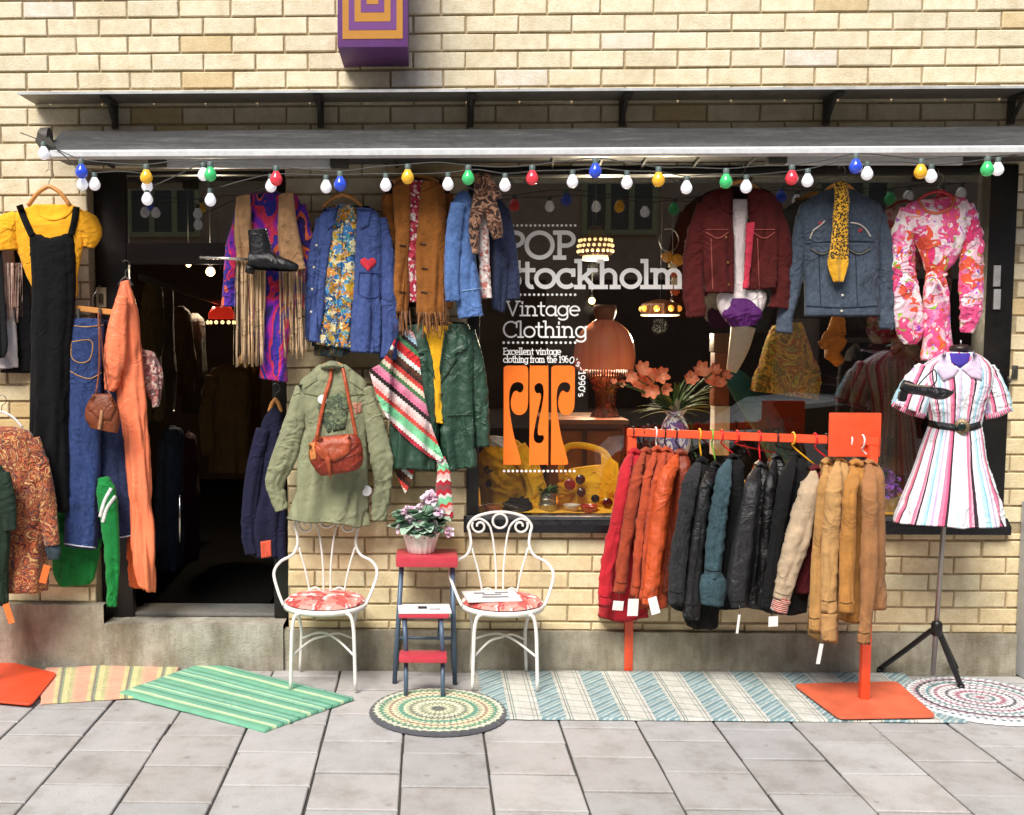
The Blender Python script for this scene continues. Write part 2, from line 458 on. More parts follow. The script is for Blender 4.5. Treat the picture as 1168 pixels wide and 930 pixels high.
def plain(name, hexc, rough=.5, k=.85, metal=0, bump=0, var=.12, scale=30, coat=0, emit=0):
    if name in MC: return MC[name]
    N = NT(name); co = N.tc.outputs['Object']; c = lin(hexc, k)
    n = N.noise(co, scale, 5, .65)
    N.l(N.mix(N.ramp(n.outputs[0], [(.3, (0,)*3), (.7, (1,)*3)]), tuple(x*(1-var) for x in c), tuple(min(1, x*(1+var)) for x in c)), N.b.inputs['Base Color'])
    r = N.ramp(n.outputs[0], [(.3, (max(.03, rough-.08),)*3), (.7, (min(1, rough+.08),)*3)]); N.l(r, N.b.inputs['Roughness'])
    N.set(Metallic=metal); N.b.inputs['Coat Weight'].default_value = coat
    if bump: N.bump(N.noise(co, scale*3, 4, .6).outputs[0], bump)
    if emit:
        N.b.inputs['Emission Color'].default_value = c4(lin(hexc, 1)); N.b.inputs['Emission Strength'].default_value = emit
    MC[name] = N.m; return N.m
# ================================================================ SETTING
def brick_mat(name, base):
    N = NT(name); co = N.tc.outputs['Object']; at = N.n('Attribute', attribute_name='col')
    n = N.noise(co, 14, 6, .7); b = N.mix(1.0, at.outputs[0], N.ramp(n.outputs[0], [(.25, (.78, .72, .62)), (.7, (1.06, 1.06, 1.08))]), 'MULTIPLY')
    n2 = N.noise(co, 1.6, 6, .7); b = N.mix(1.0, b, N.ramp(n2.outputs[0], [(.30, (.80, .75, .66)), (.48, (.98, .97, .95)), (.62, (1, 1, 1))]), 'MULTIPLY')
    n4 = N.noise(co, 160, 2, .6); b = N.mix(N.ramp(n4.outputs[0], [(.62, (0,)*3), (.72, (.45,)*3)]), b, (.2, .13, .06))
    N.l(b, N.b.inputs['Base Color']); N.set(Roughness=.85)
    n3 = N.noise(co, 120, 5, .7); N.bump(n3.outputs[0], .004)
    return N.m
def mortar_mat():
    N = NT('mortar'); co = N.tc.outputs['Object']; n = N.noise(co, 60, 5, .7)
    N.l(N.ramp(n.outputs[0], [(.3, (.28, .21, .12)), (.7, (.50, .40, .25))]), N.b.inputs['Base Color']); N.set(Roughness=.95)
    N.bump(n.outputs[0], .004); return N.m
def concrete(name, c0, c1, pit=True):
    N = NT(name); co = N.tc.outputs['Object']; n = N.noise(co, 6, 7, .7)
    b = N.ramp(n.outputs[0], [(.3, c0), (.68, c1)])
    mp = N.n('Mapping'); N.l(co, mp.inputs[0]); mp.inputs['Scale'].default_value = (5, 5, 1.2)
    st = N.noise(mp.outputs[0], 1, 5, .7); b = N.mix(1.0, b, N.ramp(st.outputs[0], [(.32, (.5, .45, .36)), (.58, (1, 1, 1))]), 'MULTIPLY')
    n2 = N.noise(co, 170, 3, .6); b = N.mix(N.ramp(n2.outputs[0], [(.60, (0,)*3), (.68, (.6,)*3)]), b, (.08, .07, .05))
    N.l(b, N.b.inputs['Base Color']); N.set(Roughness=.9)
    N.bump(N.math('ADD', n2.outputs[0], N.noise(co, 40, 5, .7).outputs[0]), .006); return N.m
# openings
DX0, DX1 = P(104, 450, 0).x, P(327, 450, 0).x            # door opening
WX0, WX1 = P(533, 400, 0).x, P(1152, 400, 0).x           # window opening
ZT = P(840, 189, 0).z; WZ0 = P(840, 607, 0).z; DZ0 = P(230, 708, 0).z
PLT = P(480, 718, 0).z                                   # top of the plinth
PLL = P(60, 688, 0).z
ZSTEP = DZ0
wall = thing('brick_wall', 'pale yellow brick shop wall with dark mortar joints around the door and window', 'wall', (0, 0, 0))
CH = P(600, 38, 0).z-P(600, 58.6, 0).z
BW = 58.3*mm(0)*1.005
zt0 = P(600, 17, 0).z
mb = MB(); rg = random.Random(3); XA, XB = -7.0, 7.5
row = -14
while True:
    z1 = zt0-row*CH-.005; z0 = z1-CH+.011; row += 1
    if z1 < .1: break
    off = (row % 2)*BW*.5+rg.uniform(-.012, .012)+.07
    k0 = int((XA-off)/BW)-1
    for k in range(k0, int((XB-off)/BW)+1):
        x0 = off+k*BW; x1 = x0+BW-.010
        lim = PLL if (x0+x1)/2 < DX0+.02 else PLT
        if z1 < lim+.02: continue
        segs = [(x0, x1, max(z0, lim+.004), z1)]
        for (a, b, c, d) in ((DX0, DX1, DZ0-.2, ZT), (WX0, WX1, WZ0, ZT)):
            ns = []
            for (p, q, e0, e1) in segs:
                if q <= a or p >= b or e0 >= d or e1 <= c: ns.append((p, q, e0, e1)); continue
                if p < a-.02: ns.append((p, a, e0, e1))
                if q > b+.02: ns.append((b, q, e0, e1))
                m0, m1 = max(p, a), min(q, b)
                if e1 > d+.015: ns.append((m0, m1, d+.002, e1))
                if e0 < c-.015: ns.append((m0, m1, e0, c-.002))
            segs = ns
        zm = (z0+z1)/2; zr1 = z1
        for (p, q, zz0, z1) in segs:
            p = max(p, XA); q = min(q, XB)
            if q-p < .015: continue
            t = rg.random(); g = rg.uniform(.93, 1.05)
            low = sm(max(0, min(1, (2.6-zm)/1.2)))          # upper courses painted paler for overexposed sky light, lower ones warmer
            ca = (.87, .80, .60); cb = (.84, .72, .46)
            col = [(ca[i]*(1-low)+cb[i]*low)*g for i in range(3)]
            if t > .95: col = [col[0]*.86, col[1]*.76, col[2]*.6]
            if t < .08: col = [min(.85, col[0]*1.08), min(.8, col[1]*1.1), col[2]*1.16]
            yj = rg.uniform(-.003, .002); e = .004; j = lambda: rg.uniform(-.002, .002)
            v = [(p, .022, zz0), (q, .022, zz0), (q, .022, z1), (p, .022, z1),
                 (p+j(), yj+e, zz0+j()), (q+j(), yj+e, zz0+j()), (q+j(), yj+e, z1+j()), (p+j(), yj+e, z1+j()),
                 (p+e, yj, zz0+e), (q-e, yj, zz0+e), (q-e, yj, z1-e), (p+e, yj, z1-e)]
            f = [(8, 9, 10, 11)]
            for a in (0, 4):
                for i in range(4): f.append((a+i, a+(i+1) % 4, a+4+(i+1) % 4, a+4+i))
            mb.add(v, f, None, tuple(col))
mb.build('bricks', brick_mat('yellow_brick', None), wall, smooth=False)
mb = MB(); TH = .30; MY = .009
for a in ((XA, DX0, MY, TH, -.1, 4.9), (DX0, DX1, MY, TH, ZT, 4.9), (DX1, WX0, MY, TH, -.1, 4.9), (WX0, WX1, MY, TH, ZT, 4.9), (WX0, WX1, MY, TH, -.1, WZ0), (WX1, XB, MY, TH, -.1, 4.9)):
    mb.box(*a)
mb.build('mortar_backing', mortar_mat(), wall, smooth=False)
# brick reveals of the door opening (left side shows lit bricks)
# plinth
pm = concrete('old_concrete', (.30, .27, .20), (.52, .48, .38))
pl = thing('concrete_plinth', 'stained grey concrete plinth running along the foot of the brick wall', 'plinth', (0, 0, 0))
mb = MB()
def bumpy_box(mb, x0, x1, y0, y1, z0, z1, nx=60, nzv=10, amp=.004, seed=0):
    vs = []; fs = []
    for i in range(nx+1):
        for j in range(nzv+3):
            x = x0+(x1-x0)*i/nx
            if j <= nzv: z = z0+(z1-z0)*j/nzv; y = y0
            else: z = z1; y = y0+(y1-y0)*(j-nzv)/2
            d = nz(x*9+seed, z*9, 1)*amp+nz(x*30, z*30, seed)*amp*.5
            vs.append((x, y+d if j <= nzv else y, z+(nz(x*14, 3, seed)*amp if j >= nzv else 0)))
    K = nzv+3
    for i in range(nx):
        for j in range(K-1): fs.append((i*K+j, (i+1)*K+j, (i+1)*K+j+1, i*K+j+1))
    mb.add(vs, fs)
bumpy_box(mb, XA, DX0+.05, -.035, .03, -.05, PLL, 120); bumpy_box(mb, DX1-.02, XB, -.03, .03, -.05, PLT, 260, seed=4)
mb.build('plinth_face', pm, pl, auto=40)
mb = MB(); bumpy_box(mb, DX0+.053, DX1-.023, -.045, .34, -.05, ZSTEP-.012, 60, seed=8)
mb.build('door_step', concrete('step_concrete', (.33, .30, .24), (.54, .51, .43)), pl, auto=40)
# ground
def ground_mat():
    N = NT('asphalt_base'); n = N.noise(N.tc.outputs['Object'], 30, 5, .7)
    N.l(N.ramp(n.outputs[0], [(.3, (.035, .032, .028)), (.7, (.075, .07, .06))]), N.b.inputs['Base Color']); N.set(Roughness=.95); return N.m
MB().add([(-200, -200, -.012), (200, -200, -.012), (200, 200, -.012), (-200, 200, -.012)], [(0, 1, 2, 3)]).build('ground', ground_mat())
tag(bpy.data.objects['ground'], 'dark grit ground under the paving slabs', kind='structure')
def slab_mat():
    N = NT('paving_concrete'); co = N.tc.outputs['Object']; at = N.n('Attribute', attribute_name='col')
    n = N.noise(co, 5, 6, .7); b = N.mix(1.0, at.outputs[0], N.ramp(n.outputs[0], [(.3, (.72, .69, .65)), (.5, (.96, .95, .94)), (.68, (1.06, 1.05, 1.05))]), 'MULTIPLY')
    n2 = N.noise(co, 210, 3, .6); b = N.mix(N.ramp(n2.outputs[0], [(.58, (0,)*3), (.7, (.38,)*3)]), b, (.13, .11, .09))
    v = N.n('TexVoronoi', feature='F1'); N.l(co, v.inputs['Vector']); v.inputs['Scale'].default_value = 7
    b = N.mix(N.math('MULTIPLY', N.math('LESS_THAN', v.outputs[0], .11), .35), b, (.17, .15, .13))
    N.l(b, N.b.inputs['Base Color']); N.set(Roughness=.8); N.bump(n2.outputs[0], .003); return N.m
mb = MB(); rg = random.Random(11); S = .352; xj = G(345, 930).x
vs0 = G(666, 881).y
for ci in range(-16, 18):
    xa = xj+ci*S
    offy = (ci % 2)*S*.5+rg.uniform(-.025, .025)+vs0
    for cj in range(-20, 14):
        ya = offy+cj*S; yb = min(ya+S, -.05); yy = max(ya, -5.0)
        if yb-yy < .05: continue
        g = rg.uniform(.86, 1.08); t = rg.uniform(-.015, .015); gp = .0046
        c = (.455*g+t*.5, .442*g, .43*g-t*.5)
        zt = rg.uniform(-.002, .0005); tx = rg.uniform(-.0025, .0025); ty = rg.uniform(-.0025, .0025); e = .004
        x0 = xa+gp+rg.uniform(-.002, .002); x1 = xa+S-gp+rg.uniform(-.002, .002); y0 = yy+gp*1.5; y1 = yb-gp*1.5
        q = lambda x, y, d: (x, y, zt-d+tx*(x-xa)/S+ty*(y-ya)/S-.002)
        v = [q(x0, y0, .03), q(x1, y0, .03), q(x1, y1, .03), q(x0, y1, .03), q(x0, y0, e), q(x1, y0, e), q(x1, y1, e), q(x0, y1, e), q(x0+e, y0+e, 0), q(x1-e, y0+e, 0), q(x1-e, y1-e, 0), q(x0+e, y1-e, 0)]
        f = [(8, 9, 10, 11)]
        for a in (0, 4):
            for i in range(4): f.append((a+i, a+(i+1) % 4, a+4+(i+1) % 4, a+4+i))
        mb.add(v, f, None, c)
mb.build('pavement', slab_mat(), smooth=False); tag(bpy.data.objects['pavement'], 'square pale concrete paving slabs', kind='structure')
# road in front and far pavement (seen only as reflections in the glass)
MB().box(-40, 40, -12.5, -5.15, -.14, -.10).build('road', ground_mat(), smooth=False); bpy.data.objects['road']['kind'] = 'structure'
MB().box(-40, 40, -5.14, -5.0, -.14, -.003, .01).build('kerb', pm, smooth=False); bpy.data.objects['kerb']['kind'] = 'structure'
# ---- facade across the street
fac = thing('street_facade', 'brown brick building across the street with pale window frames, seen in the glass', 'building', (0, -16, 0))
fm = plain('brown_render', '#e6bd9c', .9, 1.0, scale=4, var=.2)
fpale = plain('pale_window_frame', '#e9dd9d', .6, .95); fdark = plain('dark_pane', '#77786a', .4, .9); fshop = plain('dark_shopfront', '#2a2c2c', .3, .8)
mb = MB(); holes = []
xs = [-17.4+i*4.45 for i in range(9)]
mb.box(-20, 20, -18, -16.0, 0, 11, col=None); mb.build('facade_wall', fm, fac, smooth=False)
for r, z0 in enumerate((3.75, 6.9)):
    for x in xs:
        x -= 1.15
        w = MB(); W = 1.35; Hh = 1.6
        for dx in (-W/2, -W/6, W/6, W/2): w.box(x+dx-.05, x+dx+.05, -15.99, -15.9, z0+.103, z0+Hh-.103)
        w.box(x-W/2-.05, x+W/2+.05, -15.99, -15.9, z0, z0+.1); w.box(x-W/2-.05, x+W/2+.05, -15.99, -15.9, z0+Hh-.1, z0+Hh)
        wo = w.build('window_frame', fpale, fac, smooth=False)
        MB().box(x-W/2, x+W/2, -15.98, -15.95, z0+.05, z0+Hh-.05).build('pane', fdark, wo, smooth=False)
mb = MB()
for x in xs: mb.box(x-1.7, x+1.9, -15.97, -15.93, .4, 2.9)
mb.build('shop_front', fshop, fac, smooth=False)
# ---- parked car in the road
car = thing('parked_car', 'pale grey parked car across the street, mirrored in the shop window', 'car', (4.1, -6.6, -.1))
cm = plain('car_paint', '#eef1f3', .25, .92, coat=.6); cg = plain('car_glass', '#10161a', .06, .8); ct = plain('car_tyre', '#15151a', .8, .8)
def car_loft(prof, y0, y1, name, mat, par, inset=0):
    n = len(prof); vs = []; fs = []
    for (y, sc) in ((y0, inset), (y0+.12, 0), (y1-.12, 0), (y1, inset)):
        cx = sum(p[0] for p in prof)/n
        for (x, z) in prof: vs.append((4.1+(cx+(x-cx)*(1-sc)), y, -.1+z*.84-(sc*.12 if z > .9 else 0)))
    for k in range(3):
        for i in range(n): fs.append((k*n+i, k*n+(i+1) % n, (k+1)*n+(i+1) % n, (k+1)*n+i))
    fs.append(tuple(range(n))); fs.append(tuple(3*n+i for i in range(n)))
    return MB().add(vs, fs).build(name, mat, par, auto=35)
bod = [(-2.1, .3), (-2.12, .62), (-1.95, .82), (-.95, .93), (-.35, 1.38), (.2, 1.45), (.95, 1.4), (1.55, .98), (2.0, .92), (2.12, .62), (2.1, .3)]
body = car_loft(bod, -7.45, -5.75, 'body', cm, car, .05)
gl = [(-.82, .95), (-.3, 1.32), (.2, 1.385), (.9, 1.34), (1.38, .98)]
car_loft(gl, -7.46, -5.735, 'side_window', cg, car)
for x in (-1.35, 1.3):
    for y in (-5.72, -7.48):
        w = MB().lathe([(.0, -.11), (.22, -.11), (.3, -.09), (.32, 0), (.3, .09), (.22, .11), (0, .11)], (4.1+x, y, .22), 24, 'Y').build('wheel', ct, car, auto=30)
        MB().lathe([(0, -.115), (.17, -.115), (.2, -.1), (.2, .1), (.17, .115), (0, .115)], (4.1+x, y, .22), 16, 'Y').build('rim', cm, w, auto=30)
# ---- metal ledge (rain hood) and awning
steel = plain('weathered_steel', '#9a9c9c', .5, .8, .35, .002, .25, 12); dark_metal = plain('dark_metal', '#4a463f', .6, .85, .1)
wht_metal = plain('white_enamel', '#e6e8e8', .35, .8)
led = thing('rain_ledge', 'thin grey sheet metal ledge on dark brackets above the rolled awning', 'ledge', P(600, 118, 0))
YF = -.24
zl = P(600, 103.5, YF).z
def zled(x): return zl
xl0 = P(20, 108, YF).x
mb = MB(); mb.box(xl0, 5.2, YF, -.001, zl, zl+.006); mb.build('sheet', plain('zinc_sheet', '#8a847a', .5, .85, .2, .001, .3, 10), led, smooth=False); MB().box(xl0, 5.2, YF-.004, YF-.0005, zl-.004, zl+.009).build('front_lip', plain('zinc_lip', '#c9cbca', .45, .9, .2, 0, .15, 10), led, smooth=False)
for px in (129, 365, 537, 711, 945, 1157):
    x = P(px, 130, -.05).x
    b = MB(); b.box(x-.016, x+.016, -.03, -.006, zl-.13, zl-.002, .003); b.xbox((x, -.02, zl-.12), (x, -.14, zl-.012), .018, .016); b.box(x-.02, x+.02, YF+.03, -.03, zl-.02, zl-.002, .002)
    b.build('bracket', dark_metal, led, auto=30)
aw = thing('rolled_awning', 'rolled up shop awning, grey scuffed hood over a long white front bar', 'awning', P(600, 170, -.3))
AY = -.44
za = P(600, 148, -.12).z; zb = P(600, 168.5, AY+.03).z; zc = P(600, 178.0, AY).z
ax0 = P(60, 160, -.3).x
def awm():
    N = NT('awning_hood'); co = N.tc.outputs['Object']
    mp = N.n('Mapping'); N.l(co, mp.inputs[0]); mp.inputs['Scale'].default_value = (1.3, 8, 8); mp.inputs['Rotation'].default_value = (0, .5, 0)
    n = N.noise(mp.outputs[0], 2.2, 7, .72, .8)
    n2 = N.noise(co, 30, 4, .7)
    b = N.ramp(n.outputs[0], [(.3, (.022, .022, .022)), (.52, (.045, .045, .044)), (.78, (.17, .17, .165))])
    b = N.mix(.3, b, N.ramp(n2.outputs[0], [(.3, (.03,)*3), (.7, (.11,)*3)]))
    N.l(b, N.b.inputs['Base Color']); N.set(Roughness=.6); N.bump(n.outputs[0], .004); return N.m
prof = [(-.06, za+.01), (-.14, za), (-.25, za-.055), (-.35, za-.10+.0), (AY+.05, zb+.012), (AY+.04, zb-.004), (-.3, zb-.02), (-.06, zb-.02)]
def extrude(mb, prof, x0, x1, n=40, amp=0):
    k = len(prof); vs = []; fs = []
    for i in range(n+1):
        x = x0+(x1-x0)*i/n
        for (y, z) in prof: vs.append((x, y+nz(x*2, z*9, 1)*amp, z+nz(x*2.5, y*9, 5)*amp))
    for i in range(n):
        for j in range(k): fs.append((i*k+j, i*k+(j+1) % k, (i+1)*k+(j+1) % k, (i+1)*k+j))
    fs.append(tuple(range(k))); fs.append(tuple(n*k+j for j in range(k-1, -1, -1)))
    mb.add(vs, fs)
mb = MB(); extrude(mb, prof, ax0, 5.2, 60, .004); mb.build('hood', awm(), aw, auto=50)
xb0 = P(57, 175, AY).x
mb = MB(); extrude(mb, [(AY, zb-.006), (AY-.008, zb-.015), (AY-.008, zc+.006), (AY, zc), (AY+.05, zc), (AY+.05, zb-.006)], xb0, 5.2, 2); mb.build('front_bar', wht_metal, aw, auto=40)
mb = MB(); mb.lathe([(0, -.02), (.04, -.02), (.05, -.01), (.05, .03), (0, .03)], P(50, 158, AY+.1), 14, 'X'); mb.xbox(P(47, 157, AY+.08), P(57, 172, AY+.02), .05, .05); mb.build('end_gear', dark_metal, aw, auto=40)
for (a, b) in ((190, 378), (895, 1098)):
    mb = MB(); p = P(a, 187, -.25); q = P(b, 187, -.25)
    if a > 800: p = P(a, 183, -.25); q = P(b, 183, -.25)
    mb.xbox(p, q, .03, .045, .004); mb.build('folding_arm', wht_metal, aw, auto=30)
    for e, dx in ((p, -.04), (q, .04)): MB().box(e.x+dx-.045, e.x+dx+.045, e.y-.03, e.y+.03, e.z-.02, e.z+.035, .006).build('arm_joint', dark_metal, aw, auto=30)
for px in (118, 452, 635, 690, 740, 800, 862):
    p = P(px, 186, -.2); mb = MB().xbox((p.x, -.01, p.z+.01), (p.x-.03, AY+.1, p.z+.02), .012, .02); mb.build('support_strut', dark_metal, aw, auto=30)
# timber board behind the awning, below it
tb = MB(); tb.box(P(440, 190, -.02).x, P(530, 190, -.02).x, -.035, -.004, P(500, 201, -.03).z, P(500, 184, -.03).z, .003)
tb.build('timber_batten', plain('weathered_timber', '#c9b184', .8, .8, 0, .002, .25, 8), None, auto=30); tag(bpy.data.objects['timber_batten'], 'short pale timber batten fixed to the bricks under the awning', 'batten')
# ---- purple sign
sgn = thing('projecting_sign', 'purple box sign with concentric orange squares projecting from the wall', 'sign', P(426, 77, 0))
p0 = P(391.5, 76.5, -.004); p1 = P(467, 76.5, -.004)
purp = plain('sign_purple', '#7b3f8c', .6, .75, var=.06); oran = plain('sign_orange', '#c98a2a', .6, .8, var=.05)
sd = None
for i in range(200):                                         # how far the box stands off the wall: where its front lower edge shows
    sd = -.2-i*.003
    if P(426, 54, sd).z <= p0.z: break
SW0, SW1 = P(385, 40, sd).x, P(465, 40, sd).x
SZ0 = p0.z; SZ1 = SZ0+.72
MB().box(SW0, SW1, sd, -.004, SZ0, SZ1, .003).build('box', plain('sign_case', '#6e3a80', .6, .75, var=.06), sgn, auto=30)
cxs = (SW0+SW1)/2; hw = (SW1-SW0)/2
k = mm(sd)
rings = [(33.5, 44.5, oran), (26.5, 34.5, purp), (20, 25, oran), (13, 14.5, purp), (6.5, 5.5, oran)]  # half width px, lower edge px
for i, (h, yb, m_) in enumerate(rings):
    z0 = P(426, yb, sd).z; top = SZ0+.40+(h*k)
    MB().box(cxs-h*k, cxs+h*k, sd-.001-.0012*(i+1), sd-.001-.0012*i+.0006, z0, top).build('painted_square', m_, sgn, smooth=False)
# ---- drainpipe / grey post at the right edge
dp = thing('downpipe', 'light grey metal downpipe at the right edge of the wall', 'pipe', P(1172, 770, -.06))
x = P(1160, 680, -.01).x
mb = MB(); mb.box(x, x+.2, -.15, -.008, .0, P(1163, 575, -.14).z, .012); mb.build('service_box', plain('grey_paint', '#b9bdc0', .5, .85), dp, auto=30)
mb = MB().tube([(x+.1, -.07, P(1163, 575, -.14).z), (x+.1, -.07, 4.5)], .045, 14); mb.build('pipe', plain('grey_paint', '#b9bdc0'), dp)
# ---- wall hook at right
hk = MB(); hk.tube([P(1157, 418, -.01), P(1157, 419, -.04), P(1153, 434, -.03), P(1151, 436, -.05), P(1150, 430, -.06)], .005, 8, sub=14); hk.box(P(1154, 420, 0).x, P(1160, 420, 0).x, -.012, -.002, P(1157, 432, 0).z, P(1157, 417, 0).z, .002)
tag(hk.build('wall_hook', dark_metal), 'small black metal hook screwed to the bricks right of the window', 'hook')
# ---- door
frm = plain('black_frame', '#191613', .4, .75, 0, .001, .2, 10)
glass = bpy.data.materials.new('window_glass'); glass.use_nodes = True
t = glass.node_tree; t.nodes.remove(t.nodes['Principled BSDF']); o_ = t.nodes['Material Output']
tr_ = t.nodes.new('ShaderNodeBsdfTransparent'); gl_ = t.nodes.new('ShaderNodeBsdfGlossy'); fr = t.nodes.new('ShaderNodeFresnel'); mx = t.nodes.new('ShaderNodeMixShader')
gl_.inputs['Roughness'].default_value = 0.0; tr_.inputs['Color'].default_value = (.95, .97, .96, 1)
ge = t.nodes.new('ShaderNodeNewGeometry'); dt = t.nodes.new('ShaderNodeVectorMath'); dt.operation = 'DOT_PRODUCT'
t.links.new(ge.outputs['Normal'], dt.inputs[0]); t.links.new(ge.outputs['Incoming'], dt.inputs[1])
def gm(op, a, b_):
    q = t.nodes.new('ShaderNodeMath'); q.operation = op
    for k_, v_ in ((0, a), (1, b_)):
        if isinstance(v_, float): q.inputs[k_].default_value = v_
        elif v_ is not None: t.links.new(v_, q.inputs[k_])
    return q.outputs[0]
sch = gm('POWER', gm('SUBTRACT', 1.0, gm('ABSOLUTE', dt.outputs['Value'], None)), 5.0)   # Schlick reflectance, the same from both sides
t.nodes.remove(fr)
t.links.new(gm('ADD', gm('MULTIPLY', sch, .90), .09), mx.inputs[0]); t.links.new(tr_.outputs[0], mx.inputs[1]); t.links.new(gl_.outputs[0], mx.inputs[2]); t.links.new(mx.outputs[0], o_.inputs[0])
dr = thing('shop_doorway', 'open black framed shop doorway with a dark glass transom and dim interior', 'doorway', ((DX0+DX1)/2, .05, ZSTEP))
FY0, FY1 = .10, .17
jl = P(148, 500, FY0).x
zt_b = P(230, 301, FY0).z; zt_t = P(230, 277, FY0).z
MB().box(P(117, 600, FY0).x, jl, FY0, FY1, ZSTEP-.01, ZT, .004).build('jamb', frm, dr, auto=30)
MB().box(DX0+.001, P(117, 600, FY0).x-.003, FY0+.02, FY1, PLL, ZT, .003).build('jamb_lining', frm, dr, auto=30)
jr = P(311, 500, FY0).x
MB().box(jr, DX1-.002, FY0, FY1, ZSTEP-.01, ZT, .004).build('jamb', frm, dr, auto=30)
MB().box(jl+.002, jr-.002, FY0, FY1, zt_b, zt_t, .004).build('transom_bar', plain('dark_brown_wood', '#2b201a', .5, .8), dr, auto=30)
MB().box(jl+.002, jr-.002, FY0+.003, FY1, P(230, 199, FY0).z, ZT, .004).build('head', frm, dr, auto=30)
MB().box(jl+.002, jr-.002, FY0+.03, FY0+.034, zt_t+.002, P(230, 199, FY0).z-.002).build('transom_glass', glass, dr, smooth=False)
MB().box(jl, jr, .12, .34, ZSTEP-.008, ZSTEP+.012, .004).build('threshold', plain('worn_metal', '#8d8c88', .5, .8, .4, .002), dr, auto=30)
# brick reveal on the door's left side
# door leaf swung inward at the left with a long handle
MB().tube([P(205, 565, .25), P(205, 618, .25)], .008, 8).build('door_handle', plain('chrome', '#d0d0d0', .2, .9, 1), dr)
mat_o = MB(); mat_o.box(P(175, 690, .6).x, P(315, 690, .6).x, .36, 1.5, ZSTEP+.001, ZSTEP+.016, .003)
tag(mat_o.build('doormat', plain('coir_dark', '#0e0d0c', .95, .8, 0, .006, .4, 60), None, auto=30), 'dark ribbed doormat lying just inside the shop door', 'doormat')
# ---- shop window frame
win = thing('shop_window', 'large black framed display window with white and orange vinyl lettering', 'window', ((WX0+WX1)/2, .04, WZ0))
sill_t = P(840, 588, .03).z
MB().box(WX0+.002, P(547, 400, .0).x, -.01, .10, sill_t, ZT-.002, .004).build('side_frame', frm, win, auto=30)
MB().box(P(1121, 400, -.005).x, WX1-.002, -.012, .12, sill_t, ZT-.002, .004).build('side_frame', frm, win, auto=30)
MB().box(P(547, 400, .0).x+.002, P(1121, 400, 0).x-.002, -.008, .10, P(840, 199, 0).z, ZT-.002, .004).build('top_frame', frm, win, auto=30)
mb = MB(); extrude(mb, [(.10, sill_t-.002), (-.012, sill_t-.004), (-.055, P(840, 600, -.05).z), (-.055, WZ0), (-.02, WZ0-.001), (.10, WZ0)], WX0-.015, WX1+.02, 2)
sl = mb.build('sill', plain('sill_black', '#1b1b1d', .3, .8), win, auto=30)
mb = MB(); extrude(mb, [(-.02, sill_t+.002), (-.032, sill_t-.002), (-.032, sill_t-.018), (-.02, sill_t-.018)], WX0, WX1, 2); mb.build('sill_trim', plain('grey_trim', '#4a4b4d', .4, .8), sl, auto=30)
GX0, GX1, GZ0, GZ1, GY = P(547, 400, 0).x, P(1121, 400, 0).x, sill_t, P(840, 199, 0).z, .03
MB().box(GX0-.01, GX1+.01, GY, GY+.006, GZ0-.005, GZ1+.01).build('pane', glass, win, smooth=False)
lk = MB(); 
for (a, b) in ((303, 327), (330, 353)): lk.box(P(1134, a, -.02).x, P(1142, a, -.02).x, -.02, -.012, P(1138, b, -.015).z, P(1138, a, -.015).z, .002)
lk.build('lock_plate', plain('brushed_steel', '#d9d9d6', .35, .9, .5), win, auto=30)
# ---- switch plate
sp = thing('switch_plate', 'small beige switch plate fixed beside the door frame', 'switch', P(115, 352, .08))
MB().box(P(109.5, 340, .08).x, P(121, 340, .08).x, .078, .098, P(115, 351, .08).z, P(115, 328, .08).z, .003).build('plate', plain('beige_plastic', '#cdbf98', .5), sp, auto=30)
MB().box(P(112.5, 340, .07).x, P(117.5, 340, .07).x, .068, .0775, P(115, 346, .07).z, P(115, 335, .07).z, .002).build('rocker', plain('dark_plastic', '#5a4a38', .5), sp, auto=30)
# ---- interior of the shop
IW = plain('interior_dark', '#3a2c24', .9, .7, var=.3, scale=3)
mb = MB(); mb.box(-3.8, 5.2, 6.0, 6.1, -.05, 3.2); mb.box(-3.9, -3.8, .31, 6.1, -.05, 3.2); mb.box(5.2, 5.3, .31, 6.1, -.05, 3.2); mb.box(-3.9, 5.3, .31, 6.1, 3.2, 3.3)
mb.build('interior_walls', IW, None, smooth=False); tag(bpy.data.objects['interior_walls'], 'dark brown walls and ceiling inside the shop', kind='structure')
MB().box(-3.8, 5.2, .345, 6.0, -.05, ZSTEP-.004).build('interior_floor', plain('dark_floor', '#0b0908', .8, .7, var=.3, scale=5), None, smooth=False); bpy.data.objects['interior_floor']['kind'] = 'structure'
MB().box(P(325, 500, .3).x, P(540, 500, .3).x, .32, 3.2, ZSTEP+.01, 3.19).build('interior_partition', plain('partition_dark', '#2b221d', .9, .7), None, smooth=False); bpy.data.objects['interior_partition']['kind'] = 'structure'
# ================================================================ CLOTHES HANGING ON THE WALL
def hanger(px, py, w, Y, mat, label, hooktop, drop=16, cat='hanger', group=None, r=.011, name='clothes_hanger', bx=0):
    t = thing(name, label, cat, P(px, py+drop, Y), group)
    pts = [P(px-w, py+drop, Y), P(px-w*.55, py+drop*.35, Y), P(px-w*.15, py+1, Y), P(px, py, Y), P(px+w*.15, py+1, Y), P(px+w*.55, py+drop*.35, Y), P(px+w, py+drop, Y)]
    MB().tube(pts, r, 10, sub=24).build('bar', mat, t)
    k = mm(Y); top = P(px, hooktop, Y); b = P(px, py, Y)
    hk = [b, b+Vector((0, 0, .02)), b+Vector((.006, 0, .035)), b+Vector((.024, 0, .05)), b+Vector((.02, 0, .075)), b+Vector((0, 0, .085)), b+Vector((-.014, 0, .075))]
    MB().tube(hk, .002, 6, sub=24).build('hook', STEELW, t)
    if hooktop < py-8:
        MB().tube([b+Vector((0, 0, .085)), top], .0012, 5).build('wire', STEELW, t)
    return t
